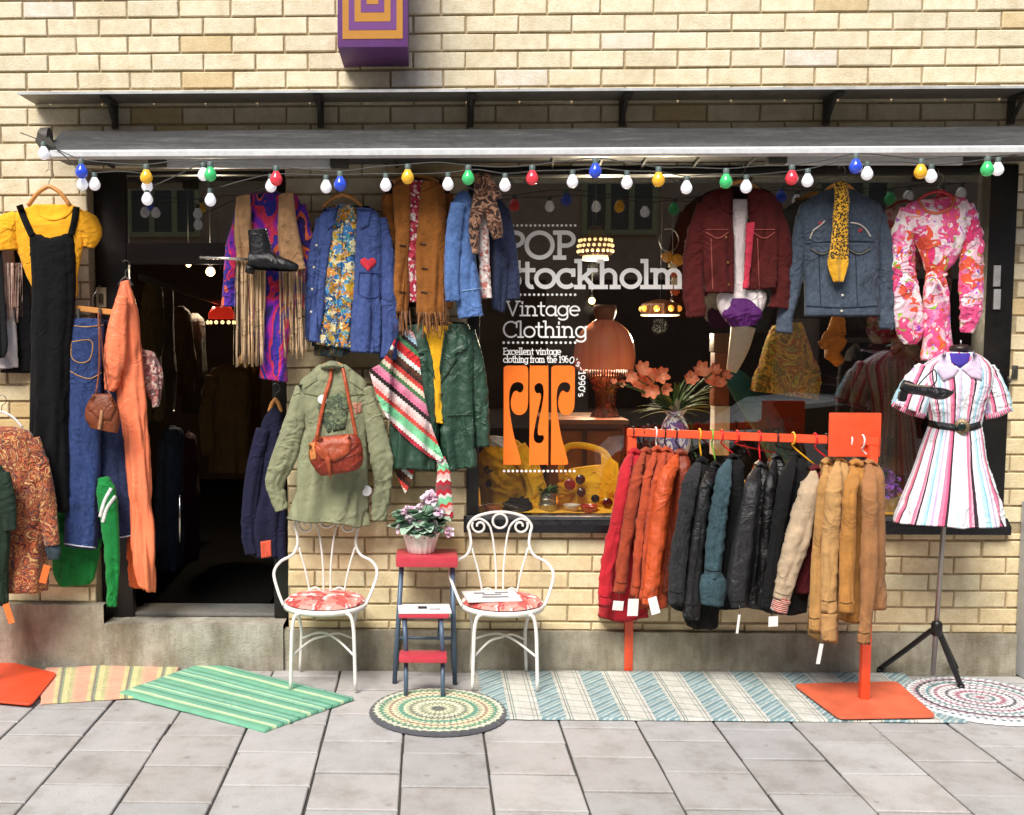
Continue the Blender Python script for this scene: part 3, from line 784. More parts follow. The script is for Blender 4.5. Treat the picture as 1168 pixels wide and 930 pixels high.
STEELW = plain('steel_wire', '#8f8f8c', .35, .8, .9)
WOODH = plain('hanger_wood', '#d9964f', .45, .85, 0, .001, .2, 12, .2)
WPLAST = plain('white_plastic', '#eceae6', .4, .9)
def G_(n, l, c, px, py, Y, group=None): return thing(n, l, c, P(px, py, Y), group)
HG = 'wooden hangers along the shop front'
BTN = plain('dark_button', '#2a1a12', .35, .8); BTNW = plain('pale_button', '#cfcabc', .4); BRASS = plain('brass_stud', '#b9894a', .35, .8, .8)
# ---- yellow tee under black pinafore
hanger(56, 213, 24, -.12, WOODH, 'pale wooden hanger holding the yellow t-shirt at the left of the wall', 176, 22, group=None)
Y0 = -.12; m = cloth('yellow_jersey', '#f9b022', .12, .9, .003, .95)
t = G_('t_shirt', 'mustard yellow short sleeved t-shirt hanging on the bricks under a black pinafore', 't-shirt', 60, 335, Y0)
tee = MB().loft([(40, 233, 80, 233, .015), (26, 239, 92, 238, .04), (14, 249, 100, 249, .055), (20, 285, 95, 280, .055), (33, 322, 88, 322, .05), (37, 338, 85, 338, .05)], Y0, seed=1, dip=14, wr=.006).build('body', m, t)
MB().sleeve([(20, 246, 8), (10, 256, 15), (6, 270, 17), (8, 286, 15)], Y0, seed=2).build('sleeve', m, t)
MB().sleeve([(92, 245, 8), (100, 255, 13), (103, 268, 13), (100, 282, 8)], Y0, seed=3).build('sleeve', m, t)
MB().strip([(40, 236), (46, 245), (61, 250), (76, 245), (83, 236)], 4, [tee], .005, Y=Y0-.04).build('neck_rib', m, t)
m = cloth('black_crepe', '#0a0a0c', .25, .95, .002, .5, 0, 9, .003)
t = G_('pinafore_dress', 'long plain black pinafore dress with shoulder straps over the yellow t-shirt', 'dress', 58, 582, Y0-.02)
pf = MB().loft([(33, 263, 84, 265, .055), (35, 282, 86, 283, .065), (37, 335, 86, 335, .07), (36, 400, 82, 400, .07), (34, 500, 79, 500, .07), (32, 583, 79, 583, .07)], Y0-.02, fold=.012, seed=4, dip=13, n=80).build('body', m, t)
MB().strip([(22, 234), (28, 250), (36, 268)], 8, [tee, pf], .008, Y=Y0-.06).build('strap', m, t)
MB().strip([(87, 236), (85, 252), (81, 268)], 8, [tee, pf], .008, Y=Y0-.06).build('strap', m, t)
# ---- clothes cut by the left edge of the picture
m = cloth('rose_suede', '#d7ad98', .2); fm_ = fringem('rose_fringe', '#dcb6a4')
t = G_('fringed_coat', 'dusty pink fringed coat hanging at the far left edge beside the yellow t-shirt', 'coat', 0, 366, -.06)
MB().loft([(-18, 262, 8, 264, .03), (-26, 275, 14, 278, .05), (-24, 320, 19, 320, .06), (-22, 352, 22, 352, .06)], -.06, seed=5).build('body', m, t)
MB().fringe(-4, 25, 300, 367, 22, -.115, 2.4, 5).build('fringe', fm_, t)
t = G_('white_blouse', 'white cotton blouse hem showing under the dusty pink fringed coat', 'blouse', 5, 422, -.07)
MB().loft([(-15, 345, 14, 345, .03), (-15, 380, 19, 380, .04), (-17, 423, 22, 419, .04)], -.07, seed=6).build('body', cloth('white_cotton', '#eee6e6', .08), t)
m = cloth('black_wool', '#101013', .25)
t = G_('black_coat', 'black coat hanging behind the dusty pink coat at the left edge', 'coat', 18, 425, -.03)
MB().loft([(6, 286, 30, 286, .012), (2, 310, 34, 305, .02), (0, 425, 36, 426, .02)], -.025, seed=7, wr=.002, fold=.003).build('body', m, t)
t = G_('black_scarf', 'narrow black scarf hanging in front of the dusty pink coat at the left edge', 'scarf', 0, 408, -.15)
MB().loft([(-8, 268, 1, 270, .012), (-10, 330, 5, 330, .015), (-10, 390, 8, 390, .015), (-8, 410, 5, 408, .01)], -.14, seed=8).build('body', m, t)
# ---- paisley dress and dark green jacket at lower left, on the left rack
t = G_('paisley_dress', 'loose orange and brown paisley dress hanging at the lower left of the wall', 'dress', 20, 673, -.25)
mp_ = swirl('paisley_print', ['#b5532f', '#e2a565', '#7a3026', '#d9713f', '#5a2a26', '#c2623a', '#4a4a4a', '#a8472c', '#e8b878', '#8a3a2c'], 7, 5, 2.0)
pd = MB().loft([(-22, 488, 18, 487, .03), (-28, 497, 38, 499, .07), (-30, 560, 50, 560, .09), (-32, 620, 50, 620, .09), (-34, 674, 51, 674, .1)], -.25, fold=.016, seed=9, n=76).build('body', mp_, t)
MB().sleeve([(34, 502, 11), (46, 535, 11), (54, 585, 11), (59, 622, 10)], -.26, seed=10, fold=.01).build('sleeve', mp_, t)
MB().sleeve([(58, 620, 8), (61, 630, 9), (62, 638, 7)], -.26, seed=11).build('cuff', cloth('slate_cuff', '#3b4a52'), t)
TAGO = plain('orange_card', '#ff7a35', .6, .95); TAGW = plain('white_card', '#f5f2ee', .6, .92)
def price_tag(px, py, w, h, ang, Y, mat, parent, up=14):
    k = mm(Y); c = P(px, py, Y); mb = MB(); bm = bmesh.new(); bmesh.ops.create_cube(bm, size=1)
    for q in bm.verts: q.co = Vector((q.co.x*w*k, q.co.y*.0015, q.co.z*h*k))
    R = Matrix.Rotation(ang, 4, 'Y') @ Matrix.Rotation(.25, 4, 'Z')
    mb.bm(bm, None, Matrix.Translation(c) @ R)
    o = mb.build('price_tag', mat, parent, smooth=False)
    tp = Matrix.Translation(c) @ R @ Vector((0, 0, h*k*.45))
    MB().tube([tp, tp+Vector((.003, .004, up*k*.6)), tp+Vector((0, .02, up*k))], .0007, 4).build('thread', STEELW, o)
    return o
price_tag(51, 655, 8, 22, .28, -.36, TAGO, t)
hanger(2, 470, 24, -.25, WPLAST, 'white plastic hanger inside the paisley dress at the left edge', 462, 18, r=.006)
m = cloth('bottle_green_wool', '#26382b', .25)
t = G_('green_jacket', 'dark bottle green jacket half cut off by the left edge before the paisley dress', 'jacket', -6, 690, -.36)
MB().loft([(-40, 520, -4, 524, .04), (-44, 545, 8, 545, .06), (-44, 600, 12, 600, .07), (-44, 690, 10, 690, .07)], -.36, seed=12).build('body', m, t)
MB().sleeve([(2, 540, 9), (8, 575, 11), (12, 605, 7)], -.40, seed=13).build('sleeve', m, t)
price_tag(10, 700, 7, 24, -.28, -.42, TAGO, t)
# ---- denim trousers and skirt on clip hanger
t = thing('clip_hanger', 'orange wooden clip hanger gripping the blue denim beside the doorway', 'hanger', P(105, 358, -.12))
MB().xbox(P(80, 351, -.12), P(133, 357, -.12), .016, .03, .004).build('bar', WOODH, t, auto=40)
for px in (89, 114): MB().xbox(P(px, 352, -.135), P(px+1, 368, -.125), .014, .018, .002).build('clip', STEELW, t, auto=30)
MB().tube([P(106, 352, -.12), P(106, 340, -.12), P(110, 332, -.11), P(114, 326, -.06), P(114, 331, -.03)], .002, 6, sub=14).build('hook', STEELW, t)
dn = denim('mid_denim', '#28478a', .62); dn2 = denim('indigo_denim', '#1c2e60', .6)
t = G_('denim_skirt', 'dark indigo long denim skirt hanging behind the blue jeans, raw white hem', 'skirt', 132, 614, -.05)
MB().loft([(104, 366, 131, 366, .03), (106, 430, 135, 430, .04), (106, 520, 146, 520, .045), (104, 613, 156, 611, .045)], -.055, fold=.01, seed=14, n=70).build('body', dn2, t)
sk = bpy.data.objects[t.children[0].name] if t.children else None
t2 = t
t = G_('blue_jeans', 'mid blue jeans with stitched back pocket hanging next to the black pinafore', 'jeans', 95, 623, -.12)
je = MB().loft([(80, 364, 118, 364, .03), (78, 385, 119, 385, .045), (77, 430, 116, 430, .05), (77, 540, 114, 540, .05), (72, 621, 110, 626, .06)], -.12, fold=.009, seed=15, n=80).build('legs', dn, t)
st = cloth('stitch_tan', '#c8955a', .1); wst = cloth('frayed_white', '#d9dde8', .1)
MB().strip([(81, 390), (82, 408), (92, 414), (103, 409), (104, 389), (81, 390)], 1.2, [je], .002, Y=-.17).build('pocket_stitching', st, t)
MB().strip([(79, 371), (98, 373), (118, 371)], 1.2, [je], .002, Y=-.17).build('waist_stitching', st, t)
MB().strip([(79, 423), (90, 429), (103, 432), (116, 425)], 1.2, [je], .002, Y=-.17).build('seam_stitching', st, t)
MB().strip([(73, 620), (90, 623), (109, 625)], 1.6, [je], .003, Y=-.17).build('frayed_hem', wst, t)
MB().strip([(120, 612), (137, 613), (155, 610)], 1.6, [sk], .003, Y=-.1).build('frayed_hem', wst, t2)
# ---- green track top
gt = cloth('track_green', '#0f8a3c', .15, .75)
t = G_('track_top', 'bright green track top with two white sleeve stripes hanging behind the jeans', 'jacket', 95, 690, -.09)
MB().loft([(64, 575, 118, 575, .03), (60, 610, 117, 610, .045), (61, 650, 110, 650, .05), (66, 668, 104, 667, .045)], -.035, seed=16, fold=.012, wr=.008).build('body', gt, t)
sl_ = MB().sleeve([(118, 545, 6), (121, 560, 11), (124, 585, 10.5), (128, 625, 8), (129, 660, 7), (128, 692, 5.5)], -.17, seed=17, wr=.006).build('sleeve', gt, t)
wc = cloth('white_stripe', '#f2f2ee', .05)
MB().strip([(114, 590), (119, 572), (127, 557)], 4, [sl_], .004, Y=-.2).build('stripe', wc, t)
MB().strip([(117, 596), (122, 580), (132, 566)], 4, [sl_], .004, Y=-.2).build('stripe', wc, t)
# ---- brown bag
bl = leather('chestnut_leather', '#8a431f', .85, .4)
t = G_('brown_handbag', 'small chestnut leather handbag with flap hanging in front of the jeans', 'handbag', 118, 494, -.24)
bb = MB().loft([(106, 450, 126, 450, .025), (99, 462, 135, 466, .04), (97, 476, 136, 484, .045), (103, 488, 134, 494, .035)], -.22, seed=18, fold=.002, wr=.004, hem=0).build('body', bl, t)
MB().patch([(105, 450), (127, 450), (133, 466), (126, 480), (112, 478), (99, 466)], [bb], .006, Y=-.26).build('flap', bl, t)
MB().strip([(116, 468), (115, 478), (113, 490)], 4, [bb], .01, Y=-.26).build('tassel', leather('pale_tan', '#c98f63'), t)
MB().tube([P(112, 357, -.16), P(113, 380, -.19), P(113, 420, -.2), P(109, 452, -.22)], .005, 8, sub=16, flat=.5).build('strap', bl, t)
MB().tube([P(113, 357, -.15), P(117, 400, -.18), P(122, 440, -.2), P(126, 452, -.22)], .004, 8, sub=16, flat=.5).build('strap', bl, t)
# ---- orange dress
of = cloth('coral_satin', '#ff8a60', .10, .42, .001, .95, 0, 9, .002)
t = G_('coral_dress', 'long plain coral orange satin dress hanging in the doorway beside the jeans', 'dress', 160, 675, -.08)
MB().loft([(138, 322, 147, 320, .015), (131, 345, 155, 348, .04), (129, 380, 160, 378, .05), (133, 440, 164, 430, .05), (140, 500, 170, 495, .05), (147, 580, 174, 575, .05), (153, 640, 176, 635, .05), (157, 669, 176, 676, .045)], -.08, fold=.02, ff=26, seed=19, n=90, wr=.003).build('body', of, t)
MB().sleeve([(140, 338, 6), (134, 372, 11), (131, 405, 13), (127, 432, 9), (124, 446, 5)], -.14, seed=20, fold=.008).build('sleeve', of, t)
hanger(143, 316, 8, -.07, STEELW, 'thin wire hanger holding the coral orange dress', 300, 10, r=.004)
t = G_('orange_trousers', 'burnt orange garment with a small pale flower showing below the coral dress', 'trousers', 158, 670, -.03)
ot = MB().loft([(146, 590, 168, 590, .02), (146, 630, 170, 630, .03), (147, 669, 170, 672, .03)], -.02, seed=21).build('body', cloth('burnt_orange', '#d9622c', .2), t)
MB().patch([(157+6*math.cos(a)*(1 if i % 2 else .45), 644+7*math.sin(a)*(1 if i % 2 else .45)) for i, a in enumerate([k*PI/5 for k in range(10)])], [ot], .004, rings=3, Y=-.06, res=2).build('flower_motif', cloth('cream_applique', '#f3dcb4', .05), t)
t = G_('floral_shirt', 'pink and cream flowered shirt just behind the coral dress in the doorway', 'shirt', 172, 465, .0)
MB().loft([(158, 398, 176, 402, .02), (160, 420, 184, 420, .03), (166, 445, 186, 440, .03), (173, 466, 183, 463, .02)], -.01, seed=22).build('body', blotch('rose_floral', ['#c98d84', '#8f4d4a', '#e6c9bc', '#7a5a58', '#b96a66'], 70), t)
# ---- navy jacket at right jamb
t = G_('navy_jacket', 'navy blue jacket hanging on the right doorpost of the shop entrance', 'jacket', 302, 640, .02)
nv = cloth('navy_cotton', '#191a3a', .3, .8)
nj = MB().loft([(308, 466, 320, 468, .02), (298, 485, 324, 485, .05), (291, 530, 327, 530, .06), (284, 580, 327, 580, .06), (286, 634, 327, 638, .06)], .04, fold=.012, seed=23, n=70).build('body', nv, t)
MB().sleeve([(300, 490, 8), (291, 530, 9), (285, 575, 9), (284, 612, 8), (288, 632, 8)], -.0, seed=24, wr=.006).build('sleeve', nv, t)
MB().patch([(297, 618), (309, 616), (310, 635), (298, 637)], [nj], .005, Y=-.02).build('orange_label', cloth('coral_label', '#f0664a', .2), t)
hanger(314, 456, 7, .04, WOODH, 'tip of a wooden hanger holding the navy jacket on the doorpost', 448, 14)
# ---- purple dress, tan fringed waistcoat, boot
pp = swirl('purple_psychedelic', ['#3a1a8c', '#7a22b8', '#c21fa0', '#e2315a', '#2b2a9c', '#5a1fa8', '#e8663a', '#28145c'], 5, 3, .9, st=(1.4, 1.4, .7))
Yp = -.13
t = G_('purple_dress', 'purple and magenta psychedelic long sleeved dress under a tan fringed waistcoat', 'dress', 308, 436, Yp)
MB().loft([(290, 220, 322, 220, .02), (276, 230, 342, 229, .05), (270, 300, 347, 300, .06), (280, 350, 338, 350, .06), (296, 400, 328, 400, .045), (297, 432, 327, 436, .045)], Yp, fold=.01, seed=25, n=80).build('body', pp, t)
MB().sleeve([(276, 240, 8), (265, 285, 8), (262, 325, 8), (261, 350, 9)], Yp, seed=26).build('sleeve', pp, t)
MB().sleeve([(340, 235, 10), (349, 275, 9), (350, 320, 9), (347, 352, 8)], Yp, seed=27).build('sleeve', pp, t)
ts = suede('tan_suede', '#c79a6e'); tf = fringem('tan_fringe', '#dcb78a', .95)
t = G_('fringed_waistcoat', 'tan suede waistcoat with very long fringes over the purple dress', 'waistcoat', 308, 418, -.2)
a1 = MB().loft([(270, 225, 285, 222, .015), (269, 250, 286, 250, .02), (270, 280, 287, 280, .02), (270, 300, 288, 300, .02)], -.2, seed=28, wr=.003).build('front_panel', ts, t)
a2 = MB().loft([(318, 222, 335, 219, .015), (317, 250, 338, 250, .02), (318, 285, 343, 285, .02), (323, 312, 347, 308, .02)], -.2, seed=29, wr=.003).build('front_panel', ts, t)
MB().fringe(268, 303, 296, 418, 40, -.21, 3.4, 6, 0, 5, .1).build('fringe', tf, t)
MB().fringe(319, 349, 308, 408, 22, -.21, 3.4, 7, 1, 5, .1).build('fringe', tf, t)
hanger(303, 214, 20, -.14, STEELW, 'dark wire hanger holding the purple dress and tan waistcoat', 190, 10, r=.005)
bk = leather('black_boot_leather', '#17171a', .9, .28, .2, 25)
t = G_('ankle_boot', 'black lace-up ankle boot hung in front of the tan fringed waistcoat', 'boot', 308, 312, -.29)
bo = MB().sleeve([(294, 262, 11.5, .042), (295, 272, 11.5, .044), (296, 282, 12, .046), (297, 293, 13, .048), (297, 301, 13, .045)], -.28, seed=30, wr=.003, fold=.002, top=True).build('shaft', bk, t)
bf = MB().sleeve([(284, 297, 9, .040), (294, 297, 11, .050), (306, 298, 10.5, .052), (319, 301, 8.5, .052), (330, 303.5, 6.6, .046), (337, 305, 4.6, .034), (340, 306, 2.4, .018)], -.28, seed=31, wr=.003, fold=.002, bot=False).build('foot', bk, t)
MB().sheet([(283, 305, -.24), (295, 309, -.235), (312, 309.5, -.235), (340, 309, -.262)], [(283, 305, -.32), (295, 309, -.325), (312, 309.5, -.325), (340, 309, -.298)], wr=0, th=.001).build('sole', bk, t)
mb = MB(); mb.tube([P(281, 306, -.28), P(290, 308.5, -.28)], .022, 12); mb.build('heel', bk, t)
mb = MB()
for i in range(7): q = P(303.5+i*1.2, 262+i*4, -.315); mb.lathe([(0, -.002), (.0035, -.002), (.0035, .002), (0, .002)], q, 8, 'Y')
mb.build('eyelets', plain('eyelet_steel', '#d8d8d2', .3, .9, .6), t)
mb = MB(); mb.tube([P(303, 262, -.31), P(306, 272, -.325), P(309, 282, -.327), P(314, 291, -.325)], .003, 6, sub=12); mb.build('laces', plain('black_lace', '#0e0e10', .8), t)
tag(MB().tube([P(228, 294, -.23), P(286, 296, -.24)], .008, 10).build('display_rod', plain('bright_chrome', '#e6dfd2', .25, .9, .9)), 'short polished metal rod carrying the black boot above the doorway', 'rod')
# ---- generic jacket details
def hrows(*r): return list(r)
def buttons(par, pts, r, mat, trees, Y):
    for (x, y) in pts: MB().dot(x, y, r, trees, .006, Y).build('button', mat, par)
# ---- blue work jacket with flowered shirt
wb = denim('work_blue', '#3f5696', .85, .15); wbd = cloth('inner_navy', '#232a4a', .2); Yj = -.15
t = G_('work_jacket', 'blue cotton work jacket with a red heart patch, open over a flowered shirt', 'jacket', 402, 412, Yj)
MB().loft([(376, 236, 420, 235, .012), (366, 246, 430, 246, .02), (360, 300, 436, 300, .02), (356, 395, 436, 402, .02)], Yj+.07, seed=32).build('back', wbd, t)
jl_ = MB().loft([(374, 239, 386, 237, .015), (364, 250, 382, 252, .03), (360, 300, 374, 300, .03), (355, 350, 369, 350, .03), (353, 390, 364, 391, .03)], Yj-.03, seed=33, wr=.006).build('front_panel', wb, t)
jr_ = MB().loft([(406, 238, 420, 238, .015), (407, 250, 433, 248, .035), (404, 300, 436, 300, .045), (401, 360, 435, 360, .045), (399, 402, 434, 404, .045)], Yj-.03, seed=34, wr=.007).build('front_panel', wb, t)
MB().sleeve([(368, 250, 7), (359, 295, 8), (356, 345, 8), (355, 388, 8)], Yj, seed=35, wr=.007).build('sleeve', wb, t)
MB().sleeve([(432, 250, 9), (441, 295, 10), (444, 350, 11), (443, 410, 11)], Yj-.01, seed=36, wr=.008).build('sleeve', wb, t)
MB().patch([(406, 236), (425, 238), (420, 258), (411, 262)], [jr_], .01, Y=Yj-.07).build('collar', wb, t)
MB().patch([(372, 238), (387, 236), (382, 256), (374, 262)], [jl_], .01, Y=Yj-.06).build('collar', wb, t)
hp = [(420+.58*16*math.sin(a)**3, 301-.56*(13*math.cos(a)-5*math.cos(2*a)-2*math.cos(3*a)-math.cos(4*a))) for a in [i*2*PI/28 for i in range(28)]]
MB().patch(hp, [jr_], .006, rings=3, Y=Yj-.08, res=2).build('heart_patch', cloth('red_felt', '#e63a4c', .1, .95), t)
MB().strip([(411, 311), (431, 312)], 1.2, [jr_], .003, Y=-.22).build('pocket_seam', cloth('blue_stitch', '#2c3a78', .1), t)
MB().strip([(410, 311), (410, 336), (431, 338), (432, 312)], 1, [jr_], .002, Y=-.22).build('pocket_seam', cloth('blue_stitch', '#2c3a78', .1), t)
buttons(t, [(361, 280), (358, 305), (356, 330), (355, 356)], 1.5, BTNW, [jl_], -.21)
hanger(391, 222, 22, -.15, WOODH, 'pale wooden hanger in the blue work jacket with the heart patch', 196, 14)
fl1 = blotch('blue_gold_floral', ['#2f6fae', '#c9a227', '#1e4a7a', '#e7d9a8', '#3a8f9a', '#8a6a1a', '#4a90c8', '#d98a2a', '#21406a'], 42, .8, .95, small=['#f1e6c0', '#e2b93a', '#1c3c66', '#6fb6d8'])
t = G_('flowered_shirt', 'blue and gold flowered shirt hanging inside the blue work jacket', 'shirt', 384, 402, Yj)
s1 = MB().loft([(380, 234, 404, 234, .02), (374, 246, 409, 246, .03), (370, 300, 407, 300, .04), (363, 350, 404, 350, .04), (360, 392, 402, 400, .04)], Yj-.01, seed=37, fold=.012).build('body', fl1, t)
MB().strip([(391, 244), (388, 300), (384, 350), (381, 396)], 3, [s1], .004, Y=-.2).build('placket', fl1, t)
MB().patch([(381, 233), (391, 243), (384, 252), (377, 240)], [s1], .008, Y=-.2).build('collar', fl1, t)
MB().patch([(403, 233), (392, 243), (399, 252), (407, 240)], [s1], .008, Y=-.2).build('collar', fl1, t)
t = G_('dark_flowered_blouse', 'dark flowered blouse hem showing beneath the blue and gold shirt', 'blouse', 375, 408, Yj)
MB().loft([(356, 380, 400, 380, .03), (357, 398, 399, 400, .035), (358, 406, 396, 408, .03)], Yj+.015, seed=38).build('body', blotch('dark_floral', ['#1a1f22', '#3d3a26', '#5a4a28', '#20333a'], 60), t)
# ---- brown suede fringed jacket and printed shirt
bs = suede('rust_suede', '#a8682c'); bfr = fringem('rust_fringe', '#a86a30')
t = G_('suede_jacket', 'rust brown suede jacket with short fringed hem, left of the pale blue denim jacket', 'jacket', 480, 384, -.15)
MB().loft([(455, 203, 500, 203, .012), (440, 214, 512, 214, .02), (438, 260, 512, 260, .02), (450, 350, 508, 350, .02)], -.08, seed=39).build('back', cloth('dark_lining', '#3a2412', .2), t)
b1 = MB().loft([(452, 208, 466, 206, .015), (448, 222, 467, 222, .03), (451, 280, 466, 280, .03), (453, 358, 466, 358, .03)], -.17, seed=40, wr=.004).build('front_panel', bs, t)
b2 = MB().loft([(482, 206, 500, 208, .015), (479, 222, 508, 222, .035), (475, 280, 509, 280, .04), (475, 361, 509, 361, .04)], -.17, seed=41, wr=.005, fold=.012).build('front_panel', bs, t)
MB().sleeve([(445, 222, 9), (444, 270, 8), (448, 320, 7), (449, 352, 7)], -.12, seed=42).build('sleeve', bs, t)
MB().sleeve([(508, 222, 9), (512, 260, 8), (512, 310, 8), (508, 352, 7)], -.12, seed=43).build('sleeve', bs, t)
MB().fringe(453, 467, 354, 383, 20, -.195, 2.2, 8).build('fringe', bfr, t)
MB().fringe(476, 509, 356, 385, 44, -.205, 2.2, 9).build('fringe', bfr, t)
MB().fringe(503, 514, 290, 378, 8, -.2, 1.8, 10).build('fringe', bfr, t)
for (x, y) in ((459, 280), (459, 333), (482, 278), (484, 306), (483, 333)):
    MB().strip([(x-3, y), (x+4, y+1)], 1.6, [b1, b2], .006, Y=-.21).build('toggle', BTN, t)
t = G_('printed_shirt', 'red and white speckled shirt showing inside the rust suede jacket', 'shirt', 472, 346, -.15)
MB().loft([(461, 206, 490, 206, .02), (462, 230, 488, 230, .03), (464, 270, 482, 270, .03), (466, 310, 478, 310, .03), (466, 346, 477, 346, .03)], -.155, seed=44, fold=.01).build('body', blotch('red_speckle', ['#b92a44', '#e8c9c4', '#d8455a', '#8a1a30', '#f3e6e2', '#c23a50'], 75, .5), t)
hanger(474, 200, 26, -.12, WOODH, 'wooden hanger under the collar of the rust suede jacket', 190, 8)
# ---- pale blue denim jacket turned sideways
pdn = denim('pale_denim', '#587dba', .9, .15); ndn = denim('navy_denim', '#243054')
t = G_('denim_jacket', 'pale blue denim jacket turned sideways between the suede jacket and window lettering', 'jacket', 535, 362, -.2)
d1 = MB().loft([(523, 219, 533, 219, .02), (516, 236, 540, 236, .06), (517, 290, 543, 290, .07), (523, 340, 549, 338, .07), (527, 364, 551, 360, .07)], -.2, seed=45, wr=.006).build('body', pdn, t)
MB().sleeve([(522, 232, 8), (517, 270, 9), (515, 310, 8.5), (516, 344, 8)], -.26, seed=46, wr=.008).build('sleeve', pdn, t)
MB().strip([(527, 332), (549, 329)], 1.5, [d1], .003, Y=-.28).build('hem_stitching', cloth('pale_stitch', '#8fb0e0', .1), t)
t = G_('navy_denim_jacket', 'dark navy denim jacket half hidden behind the pale denim jacket', 'jacket', 572, 355, -.14)
MB().loft([(555, 226, 572, 228, .02), (556, 250, 582, 248, .05), (560, 310, 580, 310, .05), (560, 352, 577, 358, .05)], -.13, seed=47).build('body', ndn, t)
MB().sleeve([(574, 240, 7), (580, 275, 8), (583, 310, 8), (585, 342, 8)], -.13, seed=48, wr=.007).build('sleeve', ndn, t)
t = G_('cream_blouse', 'cream blouse with tiny red flowers hanging inside the pale denim jacket', 'blouse', 553, 342, -.2)
MB().loft([(543, 238, 556, 238, .02), (545, 270, 558, 270, .03), (547, 310, 560, 310, .03), (550, 341, 561, 341, .03)], -.2, seed=49).build('body', blotch('cream_floral', ['#ead9d2', '#f2e8e2', '#e2cfc6', '#c9756a'], 80, .4), t)
t = G_('silk_scarf', 'brown and cream silk scarf knotted around the neck of the pale denim jacket', 'scarf', 555, 275, -.24)
ss = swirl('brown_silk', ['#4a2a1c', '#8a5a40', '#c9a78c', '#6a3a26', '#3a2016', '#b98a6c'], 14, 2, 1.5, rough=.45)
MB().sleeve([(545, 198, 5), (549, 215, 8), (545, 238, 8), (541, 262, 6), (542, 290, 4)], -.26, seed=50, fold=.012, wr=.008).build('scarf_end', ss, t)
MB().sleeve([(550, 200, 6), (560, 215, 7), (566, 228, 4)], -.27, seed=51, fold=.012).build('scarf_fold', ss, t)
MB().sleeve([(552, 215, 6), (560, 238, 8), (565, 260, 7), (568, 272, 4)], -.255, seed=52, fold=.012).build('scarf_end', ss, t)
hanger(535, 214, 12, -.2, STEELW, 'wire hanger holding the pale blue denim jacket', 190, 9, r=.004)
# ---- green leather coat, yellow top, crochet shawl
gl_m = leather('green_leather', '#30513f', .85, .36, .3, 25); gd = cloth('dark_green_lining', '#16281c', .2)
Yg = -.12
t = G_('leather_coat', 'green leather coat with wide lapels hanging open over a yellow blouse', 'coat', 495, 538, Yg)
MB().loft([(462, 368, 530, 368, .012), (452, 390, 540, 390, .02), (448, 450, 541, 450, .02), (447, 530, 540, 528, .02)], Yg+.06, seed=53).build('back', gd, t)
g1 = MB().loft([(464, 372, 482, 370, .02), (450, 392, 492, 392, .035), (446, 440, 500, 440, .045), (445, 490, 500, 490, .045), (445, 534, 497, 538, .045)], Yg-.02, seed=54, wr=.008).build('front_panel', gl_m, t)
g2 = MB().loft([(510, 370, 534, 370, .02), (505, 392, 540, 388, .035), (501, 440, 541, 430, .045), (503, 490, 541, 490, .045), (510, 538, 541, 533, .045)], Yg-.02, seed=55, wr=.008).build('front_panel', gl_m, t)
MB().sleeve([(534, 378, 8), (543, 415, 9.5), (548, 460, 10), (550, 510, 9)], Yg, seed=56, wr=.009).build('sleeve', gl_m, t)
MB().sleeve([(460, 380, 8), (452, 415, 9), (449, 450, 9)], Yg, seed=57, wr=.008).build('sleeve', gl_m, t)
MB().patch([(507, 376), (528, 384), (534, 398), (519, 404), (522, 410), (503, 438), (501, 420)], [g2], .01, Y=Yg-.07).build('lapel', gl_m, t)
MB().patch([(482, 374), (468, 386), (472, 402), (484, 404), (482, 412), (497, 434), (494, 405)], [g1], .01, Y=Yg-.07).build('lapel', gl_m, t)
MB().strip([(510, 474), (538, 473)], 2, [g2], .006, Y=Yg-.07).build('pocket_flap', gl_m, t)
MB().strip([(452, 478), (478, 478)], 2, [g1], .006, Y=Yg-.07).build('pocket_flap', gl_m, t)
buttons(t, [(504, 450), (505, 480)], 1.6, BTN, [g2], Yg-.07)
hanger(498, 366, 26, Yg, WOODH, 'wooden hanger inside the green leather coat', 358, 10)
t = G_('yellow_blouse', 'plain golden yellow blouse hanging inside the green leather coat', 'blouse', 496, 484, Yg)
MB().loft([(480, 372, 512, 372, .02), (486, 400, 508, 400, .03), (492, 430, 504, 430, .03), (496, 483, 505, 484, .03)], Yg-.02, seed=58, fold=.01).build('body', cloth('golden_jersey', '#f2b41f', .1, .9, .003, .95), t)
crs = ['#b8263a', '#f0ece4', '#86d8a4', '#7fd09c', '#dc4a40', '#f0c0bc', '#f2dcd8', '#2a1c1c', '#e2789a', '#e490ac', '#4a7a4c', '#e8d8c0', '#d04038', '#3a241c', '#5a3420', '#dfe8e0', '#d82c30', '#d42a2e', '#3f7a50', '#2a2a2a', '#a8c4d8', '#e8b4b4']
cn = len(crs)
N = NT('crochet_stripes'); u = N.sep(N.tc.outputs['UV'])
ca, sa = math.cos(.70), math.sin(.70)                       # bands run down to the right
d_ = N.math('SUBTRACT', N.math('MULTIPLY', u[0], sa), N.math('MULTIPLY', u[1], ca)); al = N.math('ADD', N.math('MULTIPLY', u[0], ca), N.math('MULTIPLY', u[1], sa))
d_ = N.math('ADD', d_, N.math('MULTIPLY', N.math('PINGPONG', al, .02), .7))
f = N.math('FRACT', N.math('DIVIDE', N.math('ADD', d_, .84), .98))
b_ = N.ramp(f, [(i/cn, lin(c, .92)) for i, c in enumerate(crs)], True)
cro = finish_cloth(N, b_, .15, .95, .006, 12, .3, 300)
crt = uvstripes('crochet_tail', [(0, '#c0263a'), (.14, '#f0e8e0'), (.24, '#86d8a4'), (.42, '#dc4a40'), (.52, '#f0c0bc'), (.66, '#e8e0d4'), (.74, '#b8263a'), (.86, '#8a4a4a')], .17, 1, .92, .95, .6, .015)
